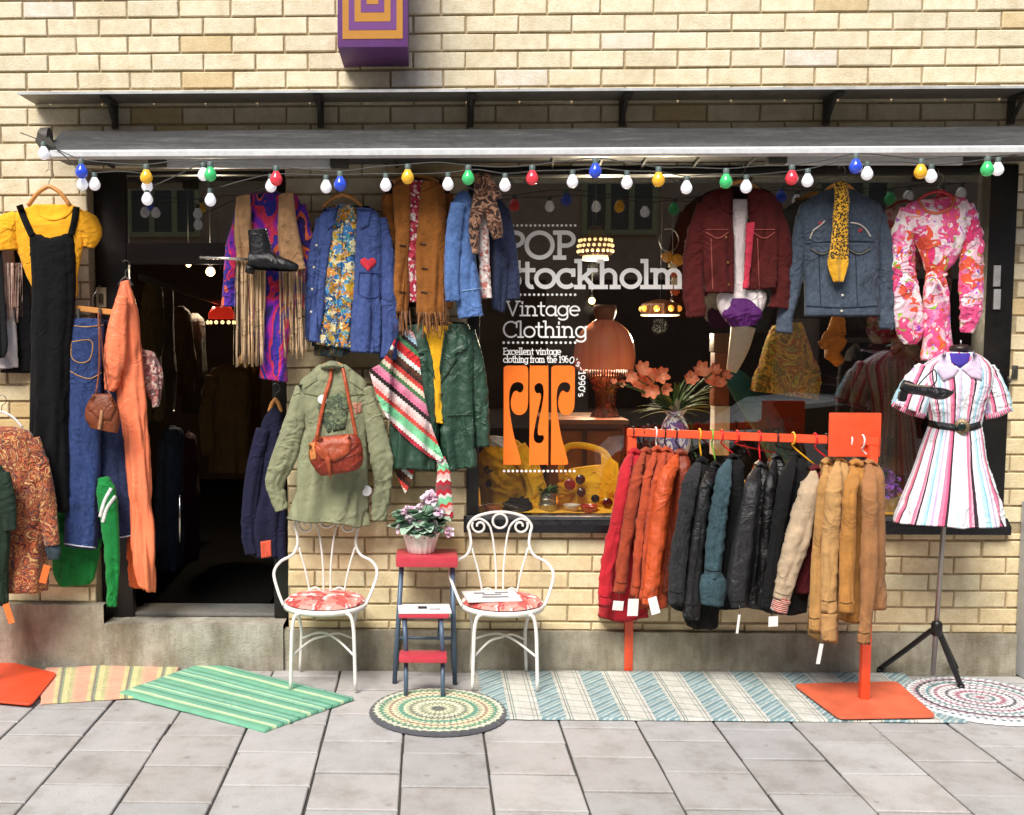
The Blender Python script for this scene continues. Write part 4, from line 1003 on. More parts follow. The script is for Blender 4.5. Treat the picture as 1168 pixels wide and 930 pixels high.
t = G_('crochet_shawl', 'multicoloured zigzag striped crochet shawl draped over the green leather coat', 'shawl', 470, 590, -.24)
sh = MB().sheet([(421, 422), (426, 440), (434, 462), (444, 480), (465, 502), (488, 520), (502, 527)], [(440, 412), (452, 385), (470, 378), (478, 408), (482, 440), (492, 485), (506, 523)], -.22, 60, 34, .006, 24, 59, .006, [g1], .014)
sh.build('shawl', cro, t)
MB().sleeve([(503, 522, 5), (506, 538, 7), (506, 560, 8.5), (510, 580, 6), (515, 592, 3)], -.21, seed=60, fold=.01).build('tail', crt, t)
MB().sheet([(450, 536), (455, 548), (462, 563)], [(472, 536), (469, 550), (463, 562)], -.12, 14, 12, .003).build('corner', cro, t)
# ---- olive field jacket, shoulder bag, badges
ol = cloth('olive_drab', '#8f9272', .18, .85, .004, .95); Yo = -.14
t = G_('field_jacket', 'olive green army field jacket hanging above the left white chair, back turned out', 'jacket', 375, 603, Yo)
oj = MB().loft([(364, 416, 394, 416, .03), (352, 426, 408, 427, .055), (342, 440, 418, 441, .07), (344, 485, 417, 486, .085), (339, 530, 419, 530, .09), (333, 570, 422, 570, .09), (326, 591, 425, 599, .095)], Yo, fold=.024, ff=15, seed=61, n=90, m=80, wr=.008, hem=.02).build('body', ol, t)
MB().sleeve([(346, 442, 9), (337, 478, 12), (325, 520, 14), (314, 550, 11), (317, 566, 9), (322, 582, 7)], Yo-.015, seed=62, wr=.011, fold=.010, n=70).build('sleeve', ol, t)
MB().sleeve([(415, 443, 9), (427, 483, 11), (435, 525, 12), (436, 560, 9), (433, 594, 9)], Yo-.015, seed=63, wr=.011, fold=.010, n=70).build('sleeve', ol, t)
MB().sleeve([(366, 419, 2), (379, 416, 5), (392, 419, 2)], Yo-.01, dr=5, seed=64, wr=.002).build('collar', ol, t)
MB().patch([(340, 440), (360, 428), (362, 434), (344, 446)], [oj], .006, Y=-.22).build('epaulette', ol, t)
MB().patch([(418, 440), (400, 429), (398, 435), (414, 446)], [oj], .006, Y=-.22).build('epaulette', ol, t)
MB().strip([(334, 452), (345, 449), (380, 454), (412, 450), (424, 454)], 1.2, [oj], .002, Y=-.24).build('yoke_seam', cloth('olive_seam', '#5f6a42', .1), t)
MB().patch([(364, 450), (394, 449), (398, 466), (394, 490), (374, 494), (366, 480), (362, 464)], [oj], .003, Y=-.24).build('printed_patch', blotch('faded_print', ['#6a7458', '#556248', '#7f8a66', '#4a5848'], 60, 1), t)
MB().patch([(402, 460), (412, 459), (413, 470), (405, 473)], [oj], .004, Y=-.24).build('faded_badge', cloth('faded_coral', '#c98a72', .25), t)
hanger(379, 414, 22, Yo, WOODH, 'wooden hanger inside the collar of the olive field jacket', 406, 12)
wbd_ = plain('white_badge', '#f4f4f2', .25, .92, coat=.4)
tag(MB().dot(368, 456, 5.6, [oj], .009, -.25, .006, 22).build('badge', wbd_), 'round white pin badge near the shoulder of the olive jacket', 'badge')
tag(MB().dot(418, 560, 6.2, [oj], .006, -.25, .006, 22).build('badge', wbd_), 'round white pin badge near the hem of the olive jacket', 'badge')
tl = leather('tan_red_leather', '#b9532f', .95, .3, .35, 20); tl2 = leather('rust_leather', '#8f3018', .95, .33, .35)
t = G_('shoulder_bag', 'rust red leather shoulder bag with buckled flap hung over the olive field jacket', 'handbag', 383, 547, -.3)
bg_ = MB().loft([(358, 500, 405, 495, .025), (353, 510, 412, 503, .05), (353, 524, 414, 522, .058), (360, 536, 410, 534, .05), (366, 543, 400, 538, .03)], -.3, seed=65, fold=.004, wr=.008, hem=0).build('body', tl2, t)
MB().patch([(360, 499), (399, 495), (401, 506), (398, 518), (382, 527), (366, 524), (358, 512)], [bg_], .012, Y=-.36).build('flap', tl, t)
MB().strip([(371, 515), (375, 530), (377, 546)], (9, 2), [bg_], .018, Y=-.36).build('clasp_strap', tl, t)
MB().patch([(352, 506), (359, 504), (361, 524), (354, 526)], [bg_], .006, Y=-.35).build('side_gusset', leather('pale_orange_leather', '#d98a4a'), t)
MB().strip([(378, 416), (377, 432), (371, 452), (365, 480), (361, 502)], 4.5, [oj], .012, Y=-.25).build('strap', tl, t)
MB().strip([(391, 420), (395, 440), (400, 466), (406, 497)], 4, [oj], .012, Y=-.25).build('strap', tl, t)
buttons(t, [(380, 503), (370, 519)], 1.6, BRASS, [bg_], -.36)
# ---- maroon cord jacket over white blouse, purple wrap
mr = cloth('maroon_cord', '#5c1a17', .28, .9, .005, .8); Ym = -.15
t = G_('maroon_jacket', 'maroon corduroy jacket with breast pockets hanging in front of the window', 'jacket', 842, 362, Ym)
MB().loft([(822, 214, 868, 214, .012), (800, 226, 884, 226, .02), (803, 270, 886, 270, .02), (804, 325, 882, 325, .02)], Ym+.07, seed=66).build('back', cloth('maroon_lining', '#2a0e10', .2), t)
m1 = MB().loft([(818, 216, 836, 216, .02), (800, 230, 836, 232, .04), (802, 280, 837, 280, .05), (804, 334, 838, 335, .05)], Ym-.02, seed=67, wr=.006).build('front_panel', mr, t)
m2 = MB().loft([(852, 216, 868, 216, .02), (853, 232, 886, 228, .04), (856, 280, 887, 280, .05), (850, 331, 882, 330, .05)], Ym-.02, seed=68, wr=.006).build('front_panel', mr, t)
MB().sleeve([(805, 234, 10), (793, 280, 12), (790, 325, 12), (793, 362, 11)], Ym-.01, seed=69, wr=.008).build('sleeve', mr, t)
MB().sleeve([(880, 232, 10), (891, 275, 12), (892, 320, 11), (888, 352, 11)], Ym-.01, seed=70, wr=.008).build('sleeve', mr, t)
cst = cloth('maroon_stitch', '#a8544a', .1)
for (px, mm_) in ((819, m1), (872, m2)):
    MB().strip([(px-14, 265), (px, 272), (px+12, 265)], 1.4, [mm_], .004, Y=-.22).build('pocket_flap', cst, t)
    MB().strip([(px-14, 262), (px+12, 262)], 1.2, [mm_], .004, Y=-.22).build('yoke_seam', cst, t)
    MB().strip([(px-8, 272), (px-6, 330)], 1.2, [mm_], .003, Y=-.22).build('panel_seam', cst, t)
MB().patch([(836, 214), (820, 220), (824, 238), (836, 246)], [m1], .012, Y=-.22).build('collar', mr, t)
MB().patch([(852, 214), (868, 220), (864, 238), (853, 246)], [m2], .012, Y=-.22).build('collar', mr, t)
buttons(t, [(828, 271), (830, 300), (831, 325)], 1.4, BRASS, [m1], -.22)
hanger(844, 207, 24, Ym, WOODH, 'wooden hanger above the collar of the maroon jacket', 192, 12)
wsm = cloth('white_satin', '#f1e4e2', .06, .6)
t = G_('pale_blouse', 'pale blouse hanging open inside the maroon jacket, white tails below', 'blouse', 845, 373, Ym)
MB().loft([(833, 228, 858, 228, .02), (835, 270, 851, 270, .03), (835, 320, 853, 320, .03), (818, 338, 874, 334, .035), (820, 352, 872, 350, .035), (828, 366, 864, 362, .03)], Ym-.0, seed=71, fold=.012).build('body', wsm, t)
t = G_('red_shirt', 'bright red shirt edge showing inside the maroon jacket beside the pale blouse', 'shirt', 853, 330, Ym)
MB().loft([(852, 255, 860, 254, .01), (850, 290, 858, 290, .015), (848, 330, 853, 330, .01)], Ym-.045, seed=72).build('body', cloth('poppy_red', '#d93a52', .15), t)
t = G_('purple_wrap', 'deep purple velvet wrap tied around the white tails below the maroon jacket', 'wrap', 845, 375, Ym)
MB().loft([(834, 341, 856, 341, .02), (824, 356, 868, 354, .055), (824, 362, 868, 360, .06), (836, 373, 862, 371, .045)], Ym-.01, seed=73, fold=.012, wr=.009, ws=18).build('body', cloth('purple_velvet', '#5a1268', .25, .6, .004, .8, .1), t)
# ---- grey blue denim jacket, back turned out, and yellow scarf
gdn = denim('slate_denim', '#4a586a', .78, .2); Yd = -.15
t = G_('slate_denim_jacket', 'faded slate blue denim jacket with embroidered shoulders hanging in front of the window', 'jacket', 958, 380, Yd)
dj = MB().loft([(940, 217, 976, 217, .03), (926, 226, 990, 226, .06), (911, 240, 1006, 238, .085), (914, 280, 1004, 280, .09), (917, 325, 1003, 325, .09), (918, 361, 1004, 361, .09)], Yd, fold=.008, seed=74, n=70, wr=.007).build('body', gdn, t)
MB().sleeve([(918, 246, 9), (911, 285, 9.5), (904, 330, 9.5), (896, 360, 9), (894, 380, 9)], Yd, seed=75, wr=.009).build('sleeve', gdn, t)
MB().sleeve([(1001, 244, 9), (1010, 285, 9.5), (1012, 330, 9), (1012, 376, 8.5)], Yd, seed=76, wr=.009).build('sleeve', gdn, t)
sts = cloth('tan_topstitch', '#8f8a7a', .1); dks = cloth('denim_seam', '#2a3644', .1)
MB().strip([(920, 278), (958, 275), (998, 276)], 1.6, [dj], .003, Y=-.24).build('yoke_seam', dks, t)
MB().strip([(919, 349), (960, 351), (1002, 349)], 1.5, [dj], .003, Y=-.24).build('waistband_seam', dks, t)
for px in (938, 980):
    MB().patch([(px-14, 278), (px+13, 277), (px+13, 284), (px, 290), (px-13, 284)], [dj], .006, Y=-.24).build('pocket_flap', gdn, t)
    MB().strip([(px-13, 284), (px, 290), (px+13, 284)], 1.1, [dj], .0075, Y=-.24).build('flap_stitching', sts, t)
    MB().strip([(px-4, 290), (px-2, 348)], 1.2, [dj], .003, Y=-.24).build('panel_seam', dks, t)
emb = cloth('embroidery_cream', '#e0d6c8', .1); embr = cloth('embroidery_red', '#b5404a', .1)
for (pts, ce) in (([(924, 272), (928, 263), (935, 258), (941, 252)], (936, 255)), ([(970, 254), (980, 256), (988, 262), (993, 270)], (981, 263))):
    MB().strip(pts, 1.8, [dj], .004, Y=-.24).build('embroidery', emb, t)
    MB().dot(ce[0], ce[1], 2.3, [dj], .005, -.24, .003).build('embroidery', embr, t)
buttons(t, [(960, 355), (961, 337)], 1.5, BTNW, [dj], -.24)
hanger(958, 209, 20, Yd, WOODH, 'wooden hanger holding the slate blue denim jacket', 192, 14)
N = NT('gold_spot_silk'); v = N.n('TexVoronoi', feature='F1'); N.l(N.tc.outputs['Object'], v.inputs['Vector']); v.inputs['Scale'].default_value = 100
zz = N.sep(N.tc.outputs['Object'])[2]
b_ = N.mix(N.math('MULTIPLY', N.math('LESS_THAN', v.outputs[0], .5), N.math('GREATER_THAN', zz, .13)), lin('#e2a81e', .95), lin('#3a2a10'))
sc_ = finish_cloth(N, b_, .15, .5, .003)
t = G_('gold_scarf', 'golden spotted neck scarf hanging down the middle of the slate denim jacket', 'scarf', 958, 327, -.24)
MB().sleeve([(957, 208, 6, .02), (960, 222, 8, .03), (959, 250, 9, .02), (958, 280, 10, .018), (956, 302, 12, .015), (957, 322, 6, .012)], -.255, seed=77, fold=.012, wr=.006).build('scarf', sc_, t)
# ---- pink psychedelic dress
pk = blotch('pink_psychedelic', ['#f0568e', '#fbe6ea', '#f08ab4', '#e63a74', '#f7c3d2', '#ee5c40', '#fdf0ee', '#f06aa0', '#e94f86', '#f7dce2'], 8.5, 1.5, .97, .75, small=['#9bc83a', '#fdf4f0', '#b65ad0', '#f2762e', '#fbe6ea', '#e8326e'])
Yk = -.15
t = G_('pink_dress', 'pink psychedelic print dress with puffed sleeves and tied waist at the right of the window', 'dress', 1068, 412, Yk)
kd = MB().loft([(1048, 228, 1088, 224, .03), (1034, 236, 1104, 230, .06), (1040, 265, 1100, 262, .075), (1053, 300, 1088, 298, .065), (1058, 314, 1079, 313, .05), (1055, 335, 1083, 335, .06), (1051, 375, 1085, 375, .06), (1049, 412, 1088, 413, .06)], Yk, fold=.014, seed=78, n=84, dip=12, wr=.008).build('body', pk, t)
MB().sleeve([(1036, 238, 9), (1030, 275, 13), (1031, 320, 15), (1036, 360, 17), (1038, 384, 13), (1038, 393, 8)], Yk, seed=79, fold=.012, wr=.01, n=70).build('sleeve', pk, t)
MB().sleeve([(1100, 234, 10), (1108, 270, 12), (1108, 320, 14), (1108, 352, 13), (1106, 370, 8), (1105, 380, 6)], Yk, seed=80, fold=.012, wr=.01, n=70).build('sleeve', pk, t)
MB().strip([(1048, 229), (1056, 240), (1070, 243), (1084, 237), (1089, 225)], 3.5, [kd], .006, Y=-.22).build('neck_facing', cloth('coral_facing', '#e8785a', .1), t)
MB().tube([P(1060, 314, -.21), P(1069, 317, -.225), P(1080, 313, -.21)], .008, 8, sub=10).build('waist_tie', pk, t)
MB().tube([P(1069, 317, -.225), P(1064, 330, -.225), P(1060, 338, -.22)], .005, 8, sub=8).build('waist_tie', pk, t)
MB().tube([P(1069, 317, -.225), P(1076, 332, -.225), P(1078, 346, -.22)], .005, 8, sub=8).build('waist_tie', pk, t)
hanger(1070, 218, 24, Yk, plain('red_plastic', '#c4323a', .35, .85), 'red plastic hanger inside the pink psychedelic dress', 192, 12, r=.007)
# ================================================================ CLOTHES RACK WITH JACKETS
RYL = G(716, 765).y; RYR = G(985, 803).y
red = plain('orange_red_paint', '#f0562f', .4, .92, 0, .0008, .12, 14, .2)
rack = thing('clothes_rack', 'orange red painted metal clothes rack with square base plate and sign panel', 'clothes rack', G(985, 803))
zr = P(713, 493, RYL).z
xl, xr = G(716, 765).x, G(985, 803).x
pR = Vector((xr, RYR, 0)); pL = Vector((xl, RYL, 0))
MB().box(xl-.022, xl+.022, RYL-.02, RYL+.02, 0.002, zr-.021, .003).build('post', red, rack, auto=30)
MB().box(xr-.02, xr+.02, RYR-.02, RYR+.02, .027, zr-.02, .003).build('post', red, rack, auto=30)
MB().xbox((xl-.022, RYL, zr), (xr+.03, RYR, zr), .035, .04, .003).build('rail', red, rack, auto=30)
def plate(pts, z, th):
    q = [G(*p) for p in pts]; n = len(q); out = []
    for i in range(n):
        p = q[i]; a = (q[i-1]-p); b = (q[(i+1) % n]-p); r = min(.035, a.length*.3, b.length*.3); a = a.normalized()*r; b = b.normalized()*r
        for k in range(6): t = k/5; out.append(p+a*(1-t)**2+b*t*t)
    m = len(out); vs = []
    for zz, sh in ((z, 0), (z+th-.0015, 0), (z+th, .0015)):
        for p in out:
            c = sum(out, Vector())/m; d_ = (c-p).normalized()*sh; vs.append(Vector((p.x+d_.x, p.y+d_.y, zz)))
    fs = [tuple(range(m-1, -1, -1)), tuple(range(2*m, 3*m))]
    for k in range(2):
        for i in range(m): fs.append((k*m+i, k*m+(i+1) % m, (k+1)*m+(i+1) % m, (k+1)*m+i))
    return MB().add(vs, fs)
plate([(905, 786), (1023, 783), (1068, 823), (957, 825)], .017, .010).build('base_plate', plain('base_plate_paint', '#e06a48', .55, .92, 0, .001, .2, 9), rack, auto=30)
a = P(944, 521, RYR+.03); b = P(1005, 471, RYR+.03)
MB().box(a.x, b.x, RYR+.021, RYR+.033, a.z, b.z, .004).build('sign_panel', red, rack, auto=30)
def rail_at(px):
    best = None
    for i in range(101):
        t = i/100; y = RYL+(RYR-RYL)*t; x = pL.x+(xr-xl)*t
        e = abs(P(px, 495, y).x-x)
        if best is None or e < best[0]: best = (e, y)
    return best[1]
_SM = {}
def seam_of(mat):
    if mat.name not in _SM: _SM[mat.name] = cloth(mat.name+'_seam', {'scarlet_canvas': '#6a0f18', 'beige_suede': '#7a6850', 'orange_leather': '#7a2c10', 'terracotta_suede': '#6e2814', 'rust_nappa': '#64260f'}.get(mat.name, '#3a2a18' if 'nubuck' in mat.name else '#050506'), .1, .9, .001)
    return _SM[mat.name]
def rack_item(name, label, cat, mat, hook, sh, hem, slv, hookm, lining=None, seed=0, collar=True, wr=.008, cuff=None, cuffm=None, front=None, tagp=None, dpt=.2):
    """one jacket on the rail, seen from its near sleeve"""
    Y = rail_at(hook); sx, sy = sh; hl, hr, hy = hem
    t = thing(name, label, cat, P((hl+hr)/2, hy, Y), 'jackets hanging on the orange rack')
    dp2 = dpt*.78
    rows = [(sx-3, sy-3, sx+5, sy-3, .025), (sx-6, sy+6, sx+10, sy+5, .08), (sx-9, sy+24, sx+12, sy+20, dp2*.85)]
    for f in (.45, .75): rows.append((sx-10+(hl-sx+10)*f, sy+24+(hy-sy-24)*f, sx+12+(hr-sx-12)*f, sy+24+(hy-sy-24)*f, dp2))
    rows.append((hl, hy, hr, hy, dp2))
    b = MB().loft(rows, Y, seed=seed, wr=wr, fold=.012, hem=.012).build('body', lining or mat, t)
    q = [(sx-1, sy, 2.2, .02, dpt*.75), (slv[0][0]+1, slv[0][1]+4, slv[0][2]*.85, slv[0][2]*mm(Y)*.9, dpt*.42)]
    q += [(slv[0][0]*.55+slv[1][0]*.45, slv[0][1]*.55+slv[1][1]*.45, (slv[0][2]*.5+slv[1][2]*.5), slv[1][2]*mm(Y)*.9, dpt*.12)]
    q += [(p[0], p[1], p[2]*.88, p[2]*mm(Y)*.9, 0) for p in slv[1:]]
    s_ = MB().sleeve(q, Y-dpt*.9, seed=int(seed*2+1), wr=wr*1.2, fold=.007, ff=18, ws=10, n=64, m=40).build('sleeve', mat, t)
    sm_ = seam_of(mat)
    for (f, ww) in ((.93, 1.0),):
        k_ = f*(len(slv)-1); i_ = min(int(k_), len(slv)-2); u_ = k_-i_
        cx, cy, hw_s = [slv[i_][z]*(1-u_)+slv[i_+1][z]*u_ for z in range(3)]
        dx_, dy_ = slv[i_+1][0]-slv[i_][0], slv[i_+1][1]-slv[i_][1]; L_ = math.hypot(dx_, dy_); nx_, ny_ = -dy_/L_, dx_/L_
        MB().strip([(cx-nx_*hw_s*.8, cy-ny_*hw_s*.8), (cx+dx_/L_*1.5, cy+dy_/L_*1.5), (cx+nx_*hw_s*.8, cy+ny_*hw_s*.8)], ww, [s_], .002, Y=Y-dpt).build('seam', sm_, t)
    if collar:
        MB().sleeve([(sx-5, sy+1, 2.5, .035), (sx+1, sy-2, 3.5, .04), (sx+7, sy+2, 2.5, .035)], Y-.03, n=16, m=20, wr=.002, seed=seed).build('collar', lining or mat, t)
    if cuff: MB().sleeve([(p[0], p[1], p[2], p[2]*mm(Y)*.95) for p in cuff], Y-dpt*.9, seed=seed+.7, wr=.006, n=20).build('cuff', cuffm, t)
    if tagp: price_tag(tagp[0], tagp[1], tagp[2], tagp[3], tagp[4], Y-dpt*1.02-.03, TAGW, t)
    # the hanger is a thing of its own
    h = thing('rack_hanger', hookm[1], 'hanger', P(hook, sy, Y), 'hangers on the orange rack')
    x = P(hook, 493, Y).x
    k = [Vector((x, Y+.02, zr-.01)), Vector((x, Y+.027, zr+.01)), Vector((x, Y+.012, zr+.027)), Vector((x, Y-.012, zr+.026)), Vector((x, Y-.027, zr+.008)), Vector((x, Y-.02, zr-.02)), Vector((x+.001, Y, zr-.04)), P(sx+1, sy-5, Y)]
    MB().tube(k, .0042, 8, sub=26).build('hook', hookm[0], h)
    c = P(sx+1, sy-5, Y)
    MB().tube([c+Vector((0, .12, -.06)), c+Vector((0, .06, -.02)), c+Vector((0, 0, -.004)), c+Vector((0, -.03, -.03)), c+Vector((0, -.045, -.06))], .005, 8, sub=12).build('bar', hookm[0], h)
    return t, b, s_
hb = plain('black_plastic', '#17171a', .35); hw_ = plain('hanger_white', '#f0eeea', .35, .92); hr_ = plain('hanger_red', '#e0242e', .3, .92); hy_ = plain('hanger_yellow', '#f5b72a', .35, .92); hg_ = plain('hanger_green', '#7fbf4a', .35, .9)
M_red = cloth('scarlet_canvas', '#c8202e', .22, .8); M_rust = suede('rust_nappa', '#b04a2c'); M_terra = suede('terracotta_suede', '#c4522f'); M_ora = leather('orange_leather', '#cc5424', .92, .42, .2, 25); M_brn = leather('brown_leather', '#8a3418', .85, .42, .3)
M_bd = denim('black_denim', '#1b1c1f', .7, .2); M_blk = cloth('black_twill', '#0c0c0e', .2, .85, .004, .6); M_teal = denim('teal_denim', '#2f4f58', .8, .2)
M_grl = leather('grey_black_leather', '#202022', .8, .4, .3); M_bll = leather('black_leather', '#131315', .8, .32, .3)
M_bei = suede('beige_suede', '#c2aa8c', .95, .2); M_mar = cloth('maroon_wool', '#5e141c', .2)
M_t1 = suede('tan_nubuck', '#b98a50', .95, .2); M_t2 = suede('sand_nubuck', '#c79a62', .95, .2); M_t3 = suede('honey_nubuck', '#b9803f', .95, .2); M_t4 = suede('pale_brown_nubuck', '#a9764a', .95, .2)
J = rack_item
J('red_jacket', 'bright red jacket at the left end of the orange rack', 'jacket', M_red, 722, (722, 516), (681, 735, 702), [(716, 522, 5), (710, 560, 8), (702, 605, 9), (693, 650, 9), (689, 692, 8)], (hb, 'black hanger carrying the bright red jacket'), seed=101)
J('rust_jacket', 'rust brown jacket hung right after the bright red one on the rack', 'jacket', M_rust, 734, (736, 515), (704, 738, 686), [(731, 520, 4), (724, 560, 7), (714, 620, 8), (707, 676, 8)], (hb, 'black hanger carrying the rust brown jacket'), seed=102, tagp=(705, 691, 13, 11, .12))
J('terracotta_jacket', 'narrow terracotta suede jacket between the rust and the orange jackets', 'jacket', M_terra, 748, (748, 514), (718, 748, 688), [(744, 520, 4), (736, 560, 6), (729, 620, 6), (725, 682, 6)], (hw_, 'white hanger carrying the narrow terracotta jacket'), seed=103, tagp=(722, 693, 13, 20, .05))
J('orange_suede_jacket', 'orange suede jacket pressed against the big orange leather jacket', 'jacket', M_terra, 758, (759, 514), (732, 756, 688), [(756, 520, 4), (747, 560, 6), (739, 620, 6), (735, 686, 6)], (hb, 'black hanger carrying the orange suede jacket'), seed=104)
J('orange_leather_jacket', 'big orange leather jacket with brown back, last of the red group on the rack', 'jacket', M_ora, 771, (775, 517), (742, 782, 672), [(768, 524, 7), (758, 555, 11), (750, 610, 12), (743, 660, 10), (740, 690, 9)], (hb, 'black hanger carrying the big orange leather jacket'), lining=M_brn, seed=105, tagp=(746, 691, 11, 20, -.25))
J('charcoal_denim_jacket', 'charcoal denim jacket, first of the dark group on the rack', 'jacket', M_bd, 798, (799, 526), (766, 805, 692), [(792, 532, 7), (785, 565, 10), (777, 620, 10), (770, 690, 9)], (hy_, 'yellow hanger carrying the charcoal denim jacket'), lining=M_blk, seed=106)
J('long_black_jacket', 'long black jacket reaching lowest in the dark group of the rack', 'jacket', M_bll, 812, (815, 531), (782, 818, 712), [(810, 536, 6), (802, 570, 8), (795, 630, 9), (789, 706, 9)], (hg_, 'pale green hanger carrying the long black jacket'), lining=M_blk, seed=107)
J('teal_denim_jacket', 'dark jacket with faded teal sleeve and rolled up cuff on the rack', 'jacket', M_teal, 823, (835, 522), (800, 850, 690), [(828, 530, 8), (823, 565, 10), (816, 615, 11), (812, 660, 11)], (hr_, 'red hanger carrying the dark jacket with rolled teal cuff'), lining=M_blk, seed=108, cuff=[(812, 655, 12), (813, 668, 16), (812, 690, 13)], cuffm=M_teal)
J('grey_leather_jacket', 'washed grey black leather jacket with zipped cuff on the rack', 'jacket', M_grl, 866, (866, 530), (836, 874, 690), [(860, 538, 7), (855, 570, 10), (846, 630, 14), (842, 670, 14), (844, 692, 12)], (hr_, 'red hanger carrying the washed grey leather jacket'), lining=M_bll, seed=109, tagp=(842, 712, 3, 22, .1))
J('slim_black_jacket', 'slim black leather jacket right of the washed grey leather one', 'jacket', M_bll, 841, (884, 522), (868, 894, 694), [(881, 530, 5), (877, 570, 7), (872, 630, 7), (870, 690, 7)], (hr_, 'red hanger carrying the slim black leather jacket'), seed=110)
J('black_twill_jacket', 'black jacket hung directly left of the beige suede jacket', 'jacket', M_blk, 886, (907, 520), (876, 916, 694), [(901, 528, 6), (894, 565, 9), (884, 625, 9), (875, 696, 9)], (hb, 'black hanger carrying the jacket next to the beige suede one'), seed=111)
kn = uvstripes('knit_cuff', [(0, '#b5352f'), (.35, '#e9ddc8'), (.5, '#b5352f'), (.8, '#e9ddc8')], .018, 1)
J('beige_suede_jacket', 'washed beige suede jacket with red striped knit cuff', 'jacket', M_bei, 905, (929, 536), (890, 934, 672), [(926, 542, 8), (919, 575, 13), (908, 620, 15), (897, 660, 13), (891, 684, 10)], (hy_, 'yellow hanger carrying the washed beige suede jacket'), lining=M_mar, seed=112, cuff=[(892, 682, 9), (888, 698, 9)], cuffm=kn, tagp=(882, 709, 12, 12, .0))
J('tan_nubuck_jacket', 'tan nubuck jacket, first of the tan group on the rack', 'jacket', M_t1, 930, (943, 528), (923, 955, 726), [(941, 536, 5), (937, 570, 7), (932, 640, 8), (928, 722, 8)], (hr_, 'red hanger carrying the first tan jacket'), seed=113, tagp=(935, 746, 5, 24, .15))
J('sand_nubuck_jacket', 'sand coloured nubuck jacket with knitted cuff in the tan group', 'jacket', M_t2, 943, (957, 524), (936, 972, 700), [(953, 532, 6), (950, 570, 10), (946, 630, 11), (945, 700, 10)], (hb, 'black hanger carrying the sand coloured nubuck jacket'), seed=114, cuff=[(945, 700, 9), (945, 730, 8)], cuffm=cloth('sand_knit', '#c4935c', .15))
J('honey_nubuck_jacket', 'honey coloured nubuck jacket second from the right end of the rack', 'jacket', M_t3, 970, (974, 529), (953, 988, 704), [(972, 536, 6), (969, 575, 9), (966, 640, 10), (965, 700, 9)], (hw_, 'white hanger carrying the honey coloured nubuck jacket'), seed=115)
J('pale_brown_jacket', 'pale brown nubuck jacket at the right end of the orange rack', 'jacket', M_t4, 984, (992, 528), (974, 1004, 690), [(991, 536, 7), (992, 580, 10), (992, 640, 11), (989, 690, 9), (984, 734, 8)], (hw_, 'white hanger carrying the pale brown jacket at the rack end'), seed=116)
# ---- left rack (its base plate and clothes reach into the picture)
lr = thing('clothes_rack', 'second orange red rack standing beyond the left edge, only its base plate in view', 'clothes rack', G(-30, 785))
q = G(-24, 785)
plate([(-60, 752), (0, 756), (65, 772), (36, 808), (-70, 798)], .011, .009).build('base_plate', plain('base_plate_red', '#e4512c', .5, .92, 0, .001, .12, 9), lr, auto=30)
MB().box(q.x-.02, q.x+.02, q.y-.02, q.y+.02, .0205, P(0, 463, -.3).z+.02, .003).build('post', red, lr, auto=30)
MB().xbox((q.x-1.0, q.y, P(0, 463, -.3).z+.03), (P(-20, 463, q.y).x, -.26, P(0, 463, -.3).z+.03), .03, .03, .003).build('rail', red, lr, auto=30)
# ================================================================ RUGS
def rug_mat(name, fn):
    N = NT(name); c = fn(N); return finish_cloth(N, c, .18, .95, .006, 10, .1, 260, .003)
def quad_rug(name, label, pts, mat, z=.002, nu=70, nv=40, th=.006, amp=.0025, seed=0):
    c = [G(*p) for p in pts]                                  # order: a b c d around; u along a-b, v along a-d
    vs = []; uv = []; fs = []
    for i in range(nu+1):
        for j in range(nv+1):
            u, v = i/nu, j/nv
            p = (c[0]*(1-u)+c[1]*u)*(1-v)+(c[3]*(1-u)+c[2]*u)*v
            ed = min(u, 1-u, v, 1-v)
            p.z = z+th+abs(nz(p.x*5+seed, p.y*5, seed))*amp*2+max(0, nz(p.x*2.2+seed, p.y*3, 4))*amp*1.5
            if ed == 0: p.x += nz(p.x*18, p.y*18, seed)*.006; p.y += nz(p.y*18, p.x*18, seed+2)*.006
            vs.append(p); uv.append((u*(c[1]-c[0]).length, v*(c[3]-c[0]).length))
    for i in range(nu):
        for j in range(nv):
            k = i*(nv+1)+j; fs.append((k, k+nv+1, k+nv+2, k+1))
    per = [i*(nv+1) for i in range(nu+1)]+[nu*(nv+1)+j for j in range(1, nv+1)]+[i*(nv+1)+nv for i in range(nu-1, -1, -1)]+[j for j in range(nv-1, 0, -1)]
    b = len(vs)
    for k in per: p = vs[k].copy(); p.z = .001; vs.append(p); uv.append(uv[k])
    n = len(per)
    for i in range(n): fs.append((per[i], per[(i+1) % n], b+(i+1) % n, b+i))
    return tag(MB().add(vs, fs, uv).build(name, mat), label, 'rug')
ap = uvstripes('apricot_stripes', [(0, '#e8a98a'), (.36, '#d8c88e'), (.46, '#c9c489'), (.5, '#8a7a6e'), (.56, '#8fa07a'), (.62, '#d9cf92'), (.78, '#c2bd84'), (.9, '#e3b48f')], .175, 0, .95, .95)
quad_rug('striped_rug', 'apricot and pale green striped rag rug lying left of the green rug', [(52, 764), (205, 757), (196, 794), (46, 804)], ap, seed=1)
gs = uvstripes('green_stripes', [(0, '#76b795'), (.14, '#5fa883'), (.2, '#a9d3a0'), (.26, '#d2e4b8'), (.33, '#74b594'), (.42, '#66a988'), (.5, '#4f9273'), (.56, '#7fc0a0'), (.66, '#c3dfb0'), (.72, '#62a888'), (.80, '#8ac4a6'), (.86, '#79b899'), (.92, '#4f9a78')], .24, 1, .95, .95)
